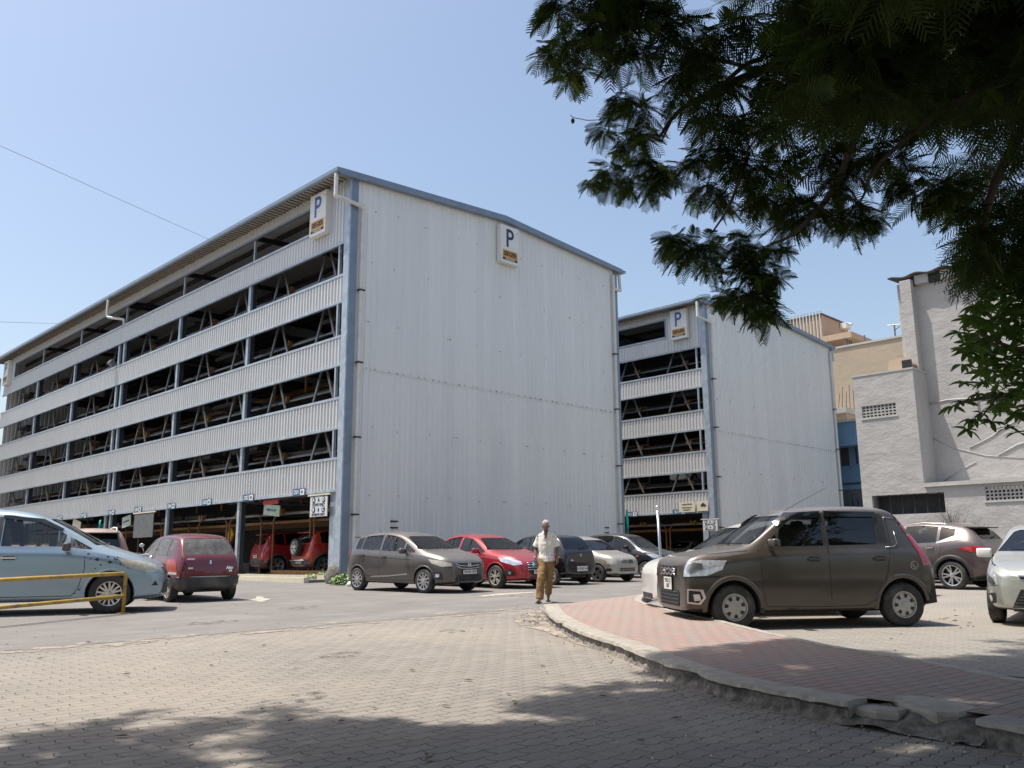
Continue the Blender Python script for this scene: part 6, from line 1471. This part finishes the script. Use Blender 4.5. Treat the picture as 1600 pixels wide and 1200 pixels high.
rear_lights(c, .56, .78, [(-.10, -.12), (.16, -.12), (.14, .14), (-.06, .14)]); c.plate(PI, 0, .45, 'TN 23 Y 61', .46, .11, .08); doors(c, .98, 1.92, 2.86)
c.panel('rear_bumper', PI, [(-.68, .24), (.68, .24), (.68, .50), (-.68, .50)], 'plastic', .02)
c = Car('white_sedan', 'white sedan inside the ground floor of the second block', 'car', W_, S_SEDAN, (39.12+3.9, 29.0), d(182), flat=SLAB, see=False)
front_lights(c, .44, .68, [(-.16, -.04), (.06, -.07), (.36, .03), (.42, .14), (.16, .10), (-.12, .04)], 'lamp', .55); c.panel('grille', 0, [(-.4, .5), (.4, .5), (.4, .66), (-.4, .66)], 'soft_black', .006)
c = Car('dark_sedan', 'dark sedan beside the white one inside the second block', 'car', M['paint_black'] if 'paint_black' in M else paint('paint_coal', (.03, .03, .035), .3, .2), S_SEDAN, (39.12+4.2, 32.0), d(180), flat=SLAB, see=False)
c = Car('silver_sedan', 'silver grey car right of the white sedan inside the second block', 'car', paint('paint_slate', (.25, .26, .28), .35, .4), S_SEDAN, (39.12+4.0, 26.4), d(179), flat=SLAB, see=False)
# cars up on the pallets, glimpsed through the decks
def upper(label, pos, z, pm): 
    c = Car('stored_car', label, 'car', pm, S_SMALL, pos, d(180), flat=z, see=False, group='cars stored on the upper decks'); return c
upper('white car on the lowest upper deck of the second block', (39.12+2.9, 24.52+2.9), 5.02+.06, W_)
mb = MB(); mb.box((39.12+.7, 24.52+1.8, 4.97), (39.12+5.3, 24.52+4.0, 5.07)); o = mb.build('pallet', 'steel_dark', B2); o.matrix_parent_inverse = B2.matrix_world.inverted() if False else Matrix.Translation((-39.12, -24.52, 0))
bpy.context.view_layer.layer_collection.children['setting'].exclude = False
# ---- motorcycle between the minivan and the maroon hatchback
M['bike_black'] = mat('bike_black', (.02, .02, .022), .3, 0, .2, 5, coat=.5)
def motorcycle(label, pos, yaw):
    t = thing('motorcycle', label, 'motorcycle', (pos[0], pos[1], gz(*pos)), yaw)
    for x in (.63, -.63):
        m = MB(); m.lathe([(.235, -.04), (.27, -.045), (.30, -.02), (.305, 0), (.30, .02), (.27, .045), (.235, .04), (.235, -.04)], 1, 28, c=(x, 0, .305)); w = m.build('wheel', 'rubber', t, True)
        m = MB(); m.lathe([(.235, -.03), (.22, -.03), (.22, .03), (.235, .03)], 1, 28, c=(x, 0, .305)); m.lathe([(.04, -.05), (.04, .05)], 1, 10, c=(x, 0, .305))
        for k in range(8): a = 2*PI*k/8; m.bar((x, 0, .305), (x+.23*math.cos(a), 0, .305+.23*math.sin(a)), .012)
        m.build('rim', 'chrome_dull', w)
    m = MB(); m.tube([(.63, .09, .305), (.42, .09, .80), (.40, .09, .92)], .022, 7); m.tube([(.63, -.09, .305), (.42, -.09, .80), (.40, -.09, .92)], .022, 7); m.build('fork', 'chrome', t, True)
    m = MB(); m.tube([(.40, -.34, .98), (.36, -.16, 1.0), (.38, 0, .97), (.36, .16, 1.0), (.40, .34, .98)][0:5], .014, 7); m.build('handlebar', 'chrome', t, True)
    for s in (1, -1): m = MB(); m.tube([(.38, s*.2, 1.0), (.36, s*.26, 1.16)], .006, 4); ell(m, (.36, s*.28, 1.20), (.012, .06, .045)); m.build('mirror', 'chrome', t, True)
    m = MB(); ell(m, (.14, 0, .82), (.26, .13, .13)); m.build('tank', 'bike_black', t, True); m = MB(); ell(m, (-.38, 0, .80), (.42, .13, .07)); m.build('seat', 'soft_black', t, True)
    m = MB(); ell(m, (.50, 0, .88), (.08, .09, .10)); m.build('headlamp', 'chrome', t, True); m = MB(); m.box((-.15, -.12, .28), (.2, .12, .60)); m.build('engine', 'steel', t)
    m = MB(); m.tube([(.15, -.15, .35), (-.2, -.17, .26), (-.8, -.18, .34)], [.02, .03, .045], 8); m.build('exhaust', 'chrome', t, True); m = MB(); m.tube([(.38, 0, .85), (.1, 0, .62), (-.3, 0, .62), (-.75, 0, .78)], .03, 6); m.tube([(-.1, 0, .3), (-.63, .08, .305)], .02, 6); m.build('frame', 'bike_black', t)
    m = MB(); m.tube([(.72, -.22, .35), (.75, -.24, .62), (.60, -.2, .70)], .014, 6); m.tube([(.72, .22, .35), (.75, .24, .62), (.60, .2, .70)], .014, 6); m.build('crash_guard', 'chrome', t, True); return t
q = gp(249, 936); motorcycle('black motorcycle with chrome bars between the blue minivan and the maroon hatchback', (q.x+.05, q.y+.35), R(-128))
# ------------------------------------------------------------------ trees
def leafmat(name, a, b, tr=.35, alt=None):
    m = bpy.data.materials.new(name); m.use_nodes = True; nt = m.node_tree; bs = nt.nodes["Principled BSDF"]
    f = ramp(nt, noise(nt, 2.5, 4, .6), .3, .7); col = mixc(nt, f, a, b)
    if alt: col = mixc(nt, ramp(nt, noise(nt, 6, 3, .6), .62, .70), col, alt)
    nt.links.new(col, bs.inputs['Base Color']); bs.inputs['Roughness'].default_value = .5; bs.inputs['Specular IOR Level'].default_value = .12
    t = N(nt, "ShaderNodeBsdfTranslucent"); nt.links.new(mixc(nt, .5, col, (.10, .16, .01)), t.inputs[0]); mx = N(nt, "ShaderNodeMixShader"); mx.inputs[0].default_value = tr
    out = nt.nodes["Material Output"]; nt.links.new(bs.outputs[0], mx.inputs[1]); nt.links.new(t.outputs[0], mx.inputs[2]); nt.links.new(mx.outputs[0], out.inputs[0]); return m
M['fern_leaf'] = leafmat('fern_leaf', (.022, .040, .012), (.055, .085, .022), .30)
M['broad_leaf'] = leafmat('broad_leaf', (.045, .095, .018), (.11, .19, .035), .35)
M['bark'] = mat('bark', (.075, .058, .045), .9, 0, .3, 12, bmp=.8, bscale=30)
rng = np.random.default_rng(4)
def frond_template(npairs=11, nl=3, L=.42, seed=0):
    """bipinnate leaf lying along +x, z up, drooping; returns verts, quads as arrays"""
    r = np.random.default_rng(seed); V = []; F = []
    def quad(a, b, c, d): 
        o = len(V); V.extend([a, b, c, d]); F.append((o, o+1, o+2, o+3))
    P = lambda t: np.array([L*t, 0, -L*.6*t*t])
    for i in range(npairs):
        t = .16+.80*i/(npairs-1); p = P(t); ln = L*(.33*math.sin(PI*(.18+.72*t))**.8+.03); ang = R(62-18*t)
        for s in (1, -1):
            dr = np.array([math.cos(ang), s*math.sin(ang), -.12+r.uniform(-.1, .05)]); w = L*(.021 if nl > 2 else .026); n = np.array([-dr[1], dr[0], 0])*w
            if nl == 0: w = L*.055; n = np.array([-dr[1], dr[0], 0])*w; quad(p, p+dr*ln*.45+n, p+dr*ln+np.array([0, 0, -.15*ln]), p+dr*ln*.45-n)
            for k in range(nl):
                a, b = k/nl, (k+1)/nl; q = p+dr*ln*a+np.array([0, 0, -.25*ln*a*a]); e = p+dr*ln*b+np.array([0, 0, -.25*ln*b*b]); m = (q+e)/2; kk = 1-.45*k/nl
                k0 = math.sin(PI*(.12+.80*a))**.6; k1 = math.sin(PI*(.12+.80*b))**.6; quad(q-n*k0, e-n*k1, e+n*k1, q+n*k0)
    w = np.array([0, L*.006, 0])
    for i in range(4): a, b = P(i/4), P((i+1)/4); quad(a-w, a+w, b+w, b-w)
    return np.array(V), np.array(F)
TPL = [frond_template(13, 3, .42, s) for s in range(3)]; TPLC = [frond_template(11, 1, .42, s+9) for s in range(3)]
TPLX = frond_template(13, 4, .42, 21); TPLS = [frond_template(8, 0, .42, s+19) for s in range(3)]
def euler_mat(az, el, roll):
    ca, sa, ce, se, cr, sr = math.cos(az), math.sin(az), math.cos(el), math.sin(el), math.cos(roll), math.sin(roll)
    x = np.array([ca*ce, sa*ce, se]); y = np.array([-sa, ca, 0]); z = np.cross(x, y); y2 = y*cr+z*sr; z2 = np.cross(x, y2); return np.stack([x, y2, z2], 1)
class Foliage:
    def __init__(s): s.V = []; s.F = []; s.n = 0
    def put(s, tpl, M3, c, sc):
        V, F = tpl; s.V.append(V*sc @ M3.T+np.asarray(c)); s.F.append(F+s.n); s.n += len(V)
    def cluster(s, c, r, n, fine=2, droop=.25):
        """leaves springing from a twig end and arching over"""
        for i in range(n):
            az = rng.uniform(0, 2*PI); el = rng.normal(-.15, .40); sc = r/.42*rng.uniform(.75, 1.1)
            off = rng.normal(0, r*.14, 3); T = TPLX if fine == 3 else (TPL if fine == 2 else TPLC if fine == 1 else TPLS)[rng.integers(3)]
            s.put(T, euler_mat(az, el, rng.normal(0, .45)), np.array(c)+off, sc)
    def mesh(s, name, material, parent):
        V = np.concatenate(s.V); F = np.concatenate(s.F); me = bpy.data.meshes.new(name); me.vertices.add(len(V)); me.vertices.foreach_set('co', V.astype('f').ravel())
        me.loops.add(F.size); me.loops.foreach_set('vertex_index', F.astype('i').ravel()); me.polygons.add(len(F)); me.polygons.foreach_set('loop_start', np.arange(0, F.size, 4, dtype='i')); me.update(calc_edges=True); me.validate()
        me.materials.append(M[material]); return link(name, me, parent)
TB = Vector((8.8, -2.6, 0))
tree = thing('feathery_tree', 'large feathery leaved tree, its dark canopy hanging over the upper right', 'tree', (TB.x, TB.y, gz(TB.x, TB.y)))
LO = Vector(tree.location)
fol = Foliage(); br = MB()
def A(x, y, D): return at(x, y, D)-LO
# hanging sprays along the lower edge of the canopy: picture-space spread at their real distances
NAMED = [(878, 15, 52, 8.6), (905, 62, 58, 8.4), (862, 88, 38, 8.9), (893, 118, 40, 8.7), (955, 35, 60, 8.3), (962, 88, 55, 8.2), (1010, 20, 60, 8.0), (1005, 92, 52, 8.1), (940, 5, 60, 8.5),
    (968, 165, 40, 8.4), (1002, 178, 45, 8.2), (945, 210, 30, 8.5), (1000, 218, 42, 8.2), (975, 235, 30, 8.3), (1005, 258, 42, 8.0), (1040, 270, 40, 7.9), (955, 278, 40, 8.2), (985, 295, 30, 8.1), (1020, 295, 34, 8.0), (925, 290, 24, 8.4),
    (1060, 50, 65, 8.0), (1085, 110, 55, 7.9), (1060, 145, 45, 8.1), (1120, 60, 60, 7.8), (1130, 140, 60, 7.7), (1100, 190, 55, 7.9), (1150, 200, 60, 7.6), (1125, 250, 55, 7.7), (1165, 270, 55, 7.6), (1105, 300, 38, 7.8), (1130, 318, 38, 7.7), (1090, 255, 40, 7.9),
    (1195, 60, 70, 7.6), (1200, 130, 65, 7.6), (1210, 200, 65, 7.5), (1215, 270, 60, 7.4), (1195, 315, 50, 7.5), (1245, 320, 50, 7.3), (1270, 340, 42, 7.2), (1235, 350, 40, 7.3),
    (1058, 378, 34, 7.5), (1078, 400, 40, 7.4), (1100, 390, 38, 7.4), (1110, 418, 36, 7.3), (1042, 392, 24, 7.6), (1165, 385, 42, 7.3), (1190, 400, 45, 7.2), (1185, 435, 42, 7.2), (1205, 440, 36, 7.1), (1165, 430, 38, 7.3), (1175, 470, 46, 7.1), (1190, 490, 42, 7.1), (1155, 470, 36, 7.2), (1130, 470, 24, 7.3), (1225, 395, 24, 7.1),
    (1300, 300, 50, 7.2), (1335, 335, 44, 7.1), (1345, 355, 38, 7.0), (1310, 345, 36, 7.1), (1365, 350, 28, 7.0), (1290, 250, 55, 7.3), (1330, 265, 50, 7.2), (1370, 250, 55, 7.3), (1410, 270, 50, 7.4), (1440, 305, 50, 7.2), (1480, 300, 50, 7.3), (1465, 325, 40, 7.1), (1515, 340, 45, 7.2), (1540, 370, 50, 7.3), (1400, 300, 30, 7.3)]
for x, y, r, D in NAMED:
    c = A(x, y, D); rad = r*D/FPX*1.0; fol.cluster(c+Vector((0, 0, rad*.25)), rad*1.04, 27, 3 if r < 40 else 2)
for i in range(210):
    x = rng.uniform(1030, 1720); y = rng.uniform(-190, 290)
    if y > 120+(x-1030)*.55 or (y > 225 and x < 1500): y = rng.uniform(-190, 120)
    D = rng.uniform(6.2, 10.5)
    if 1230 < x < 1300 and 30 < y < 80 and rng.random() < .8: continue
    if x < 1240 and rng.random() < .75: continue
    if mnoise.noise(Vector((x/90, y/90, 7))) > .22: continue
    fol.cluster(A(x, y, D), rng.uniform(.30, .46), 19, 1)
for i in range(26): fol.cluster(A(rng.uniform(1520, 1680), rng.uniform(280, 430), rng.uniform(7.2, 9)), .34, 24, 1)
for i in range(8): fol.cluster(A(rng.uniform(840, 1040), rng.uniform(-170, -20), rng.uniform(7.5, 9)), .42, 22, 1)
# the crown over and behind the camera: what throws the shade on the paving
EDGE = [(-200, 1260), (0, 1196), (100, 1155), (165, 1118), (240, 1103), (330, 1108), (400, 1098), (500, 1104), (590, 1118), (680, 1120), (740, 1112), (800, 1105), (850, 1082), (880, 1072), (940, 1060), (1000, 1052), (1050, 1036), (1130, 1022), (1220, 1013), (1300, 1008), (1400, 1022), (1450, 1031), (1520, 1020), (1600, 1014), (1750, 1006), (2000, 1000)]
EG = [(lambda p: ((p.x-p.y)*.70711, (p.x+p.y)*.70711))(gp(x, y)) for x, y in EDGE]      # (lateral, distance)
ex = [p[0] for p in EG]; ey = [p[1] for p in EG]
hx, hy = sd.x/sd.z, sd.y/sd.z
def shade(l, D, h, rad, n):
    gx, gy = (D+l)*.70711, (D-l)*.70711; z0 = gz(gx, gy); c = Vector((gx+hx*(h-z0), gy+hy*(h-z0), h))
    pr = project(c); vis = pr[2] > 0.5 and -120 < pr[0] < 1720 and pr[1] > -150-rad/pr[2]*FPX*1.2 and pr[1] < 1300
    if vis and not (pr[0] > 1260 and pr[1] < 150 and rng.random() < .5): return False
    fol.cluster(c-LO, rad, n, 1 if vis or (pr[2] > 0 and pr[1] > -500 and -300 < pr[0] < 1900) else 0); return True
cnt = 0
for i in range(15000):
    l = rng.uniform(-6.5, 9.5); lim = float(np.interp(l, ex, ey)); D = rng.uniform(-4.5, lim-.02)
    edge = lim-D < .7; rad = rng.uniform(.16, .26) if edge else rng.uniform(.34, .52)
    lim2 = lim-rad*.9
    if D > lim2: continue
    if not edge and l < -1 and rng.random() > .6: continue
    hole = mnoise.noise(Vector((l*1.1, D*1.1, 3)))
    if hole > (.62 if l > -1 else .5): continue
    h = rng.uniform(5.2, 6.4)
    while h < 13 and not shade(l, D, h, rad, 18 if edge else 22): h += .45
    if h < 13: cnt += 1
    if cnt > 2500: break
print('shade clusters', cnt)
bpy.context.view_layer.layer_collection.children['setting'].exclude = False
crown = fol.mesh('crown', 'fern_leaf', tree)
M['sunlit_leaf'] = leafmat('sunlit_leaf', (.09, .16, .02), (.16, .22, .04), .45)  # brighter leaf colour, paints sunlight onto sprays at the canopy edges
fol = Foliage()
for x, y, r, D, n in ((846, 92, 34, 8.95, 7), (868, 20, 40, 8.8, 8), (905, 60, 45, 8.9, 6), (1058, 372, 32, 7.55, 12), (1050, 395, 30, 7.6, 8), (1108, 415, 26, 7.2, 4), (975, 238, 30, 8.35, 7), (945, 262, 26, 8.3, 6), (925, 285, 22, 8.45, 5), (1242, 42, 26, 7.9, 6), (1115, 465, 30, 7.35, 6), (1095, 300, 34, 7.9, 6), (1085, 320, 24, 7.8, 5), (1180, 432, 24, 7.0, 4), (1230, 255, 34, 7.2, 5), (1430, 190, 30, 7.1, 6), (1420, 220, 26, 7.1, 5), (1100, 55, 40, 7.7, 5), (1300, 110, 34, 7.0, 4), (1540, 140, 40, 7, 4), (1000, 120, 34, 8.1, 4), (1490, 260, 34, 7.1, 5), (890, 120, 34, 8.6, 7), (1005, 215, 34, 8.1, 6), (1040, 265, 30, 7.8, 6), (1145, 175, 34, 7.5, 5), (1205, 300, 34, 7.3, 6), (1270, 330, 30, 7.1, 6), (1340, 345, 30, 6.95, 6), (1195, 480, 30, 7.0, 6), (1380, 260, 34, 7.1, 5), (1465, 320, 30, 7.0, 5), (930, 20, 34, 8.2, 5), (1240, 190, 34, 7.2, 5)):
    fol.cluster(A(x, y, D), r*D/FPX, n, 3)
fol.mesh('sunlit_leaves', 'sunlit_leaf', tree); print('leaf faces', len(crown.data.polygons))
# limbs
def limb(mb, pts, r0, r1): P = smooth_line([p if isinstance(p, Vector) else A(*p) for p in pts], 5); mb.tube(P, [r0+(r1-r0)*i/(len(P)-1) for i in range(len(P))], 8)
trunk_top = Vector((-.5, .5, 3.4)); fork = A(1700, 60, 7.0)
mb = MB(); limb(mb, [Vector((0, 0, -.2)), Vector((0, .1, 1.2)), trunk_top], .30, .22); mb.build('trunk', 'bark', tree, True)
def branch(pts, r0, r1): m = MB(); limb(m, pts, r0, r1); m.build('branch', 'bark', tree, True)
branch([trunk_top, fork, (1500, 20, 7.2), (1420, 60, 7.4), (1310, 70, 7.6), (1260, 82, 7.8), (1190, 110, 8.0), (1120, 140, 8.0), (1060, 175, 8.1), (1030, 215, 8.1)], .12, .012)
branch([(1190, 92, 7.9), (1160, 105, 7.9), (1100, 158, 8.0), (1062, 170, 8.1), (1033, 222, 8.1)], .03, .008)
branch([(1420, 60, 7.4), (1370, 150, 7.2), (1330, 230, 7.1), (1318, 262, 7.1), (1292, 310, 7.1), (1262, 345, 7.1), (1232, 370, 7.1), (1204, 382, 7.1)], .045, .010)
branch([(1170, 240, 7.6), (1152, 290, 7.5), (1135, 330, 7.4), (1112, 364, 7.4)], .02, .007)
branch([(1560, 120, 7.1), (1450, 190, 7.0), (1370, 260, 7.0), (1352, 300, 7.0), (1340, 322, 7.0)], .03, .006)
branch([fork, (1600, 200, 7.2), (1550, 300, 7.2), (1535, 380, 7.3)], .07, .02)
branch([(1260, 82, 7.8), (1275, 40, 7.9), (1300, 0, 8.0), (1340, -60, 8.2)], .02, .012); branch([(1190, 110, 8.0), (1080, 80, 8.3), (980, 30, 8.5), (900, 40, 8.6)], .025, .008)
for tgt in ((2, -3, 6.4), (-4, 2, 6.8), (-8, 5, 7.0), (-6, -1, 6.6), (-11, 3, 6.8), (-3, 4.5, 6.8)):
    b = Vector(tgt); branch([trunk_top, trunk_top.lerp(b, .35)+Vector((0, 0, .9)), trunk_top.lerp(b, .7)+Vector((0, 0, .5)), b], .13, .02)
for i in range(0):
    x, y, r, D = NAMED[int(rng.integers(len(NAMED)))]; branch([(x, y-4, D), (x+rng.uniform(20, 60), y-rng.uniform(15, 50), D-.05), (x+rng.uniform(70, 140), y-rng.uniform(20, 90), D-.1)], .006, .010)
# ---- broad leaved tree at the right edge
tree2 = thing('broadleaf_tree', 'glossy green tree with long whorled leaves at the right edge before the grey wall', 'tree', (13.2, .4, gz(13.2, .4))); LO2 = Vector(tree2.location)
f2 = Foliage()
def leaf(L=.15, w=.026):
    V = []; F = []; n = 4
    for i in range(n+1):
        t = i/n; ww = w*math.sin(PI*(t*.86+.07))*1.15; z = -L*.35*t*t
        V += [(L*t, -ww, z+ww*.25), (L*t, 0, z), (L*t, ww, z+ww*.25)]
    for i in range(n): o = i*3; F += [(o, o+1, o+4, o+3), (o+1, o+2, o+5, o+4)]
    return np.array(V), np.array(F)
LF = leaf()
def whorl(c, n=8, sc=1., tilt=0):
    a0 = rng.uniform(0, 6.28)
    for k in range(n): f2.put(LF, euler_mat(a0+2*PI*k/n+rng.normal(0, .12), rng.uniform(-.45, .55), rng.normal(0, .3)), c, sc*rng.uniform(.75, 1.15))
def A2(x, y, D): return at(x, y, D)-LO2
sil = [(420, 1560), (460, 1520), (500, 1500), (540, 1497), (580, 1515), (620, 1540), (655, 1555), (665, 1600)]
for i in range(560):
    y = rng.uniform(395, 655); xl = float(np.interp(y, [s[0] for s in sil], [s[1] for s in sil])); x = rng.uniform(xl+8, 1760)
    whorl(A2(x, y, rng.uniform(7.6, 9.4)), 7, rng.uniform(.7, 1.05))
for x, y in ((1490, 635), (1503, 628), (1498, 520), (1507, 545), (1512, 500), (1505, 570), (1528, 615), (1520, 655), (1512, 672), (1532, 645), (1535, 468), (1522, 480), (1550, 660), (1575, 668), (1592, 676), (1545, 452), (1508, 600)): whorl(A2(x, y, 7.7), 8, .85)
f2.mesh('crown', 'broad_leaf', tree2)
def br2(pts, r0, r1): m = MB(); P = smooth_line([p if isinstance(p, Vector) else A2(*p) for p in pts], 5); m.tube(P, [r0+(r1-r0)*i/(len(P)-1) for i in range(len(P))], 7); m.build('branch', 'bark', tree2, True)
m = MB(); P = smooth_line([Vector((0, 0, -.2)), Vector((.05, -.05, 1.5)), A2(1740, 560, 8.5)], 5); m.tube(P, [.12-.004*i for i in range(len(P))], 9); m.build('trunk', 'bark', tree2, True)
br2([A2(1740, 560, 8.5), (1660, 540, 8.4), (1590, 545, 8.1), (1530, 520, 7.8)], .05, .008); br2([A2(1740, 560, 8.5), (1650, 470, 8.3), (1580, 430, 8.0)], .04, .008); br2([A2(1740, 560, 8.5), (1640, 610, 8.1), (1560, 618, 7.9), (1505, 628, 7.7), (1490, 634, 7.7)], .04, .004); br2([(1560, 618, 7.9), (1535, 650, 7.8), (1515, 672, 7.7)], .01, .004)
# dangling tendril at the left of the canopy
m = MB(); m.tube(smooth_line([A(975, 180, 8.35), A(945, 186, 8.4), A(920, 188, 8.4), A(908, 186, 8.4), A(897, 184, 8.4), A(891, 180, 8.4)], 4), .004, 4); ell(m, A(895, 189, 8.4), (.02, .02, .03)); m.build('tendril', 'bark', tree)
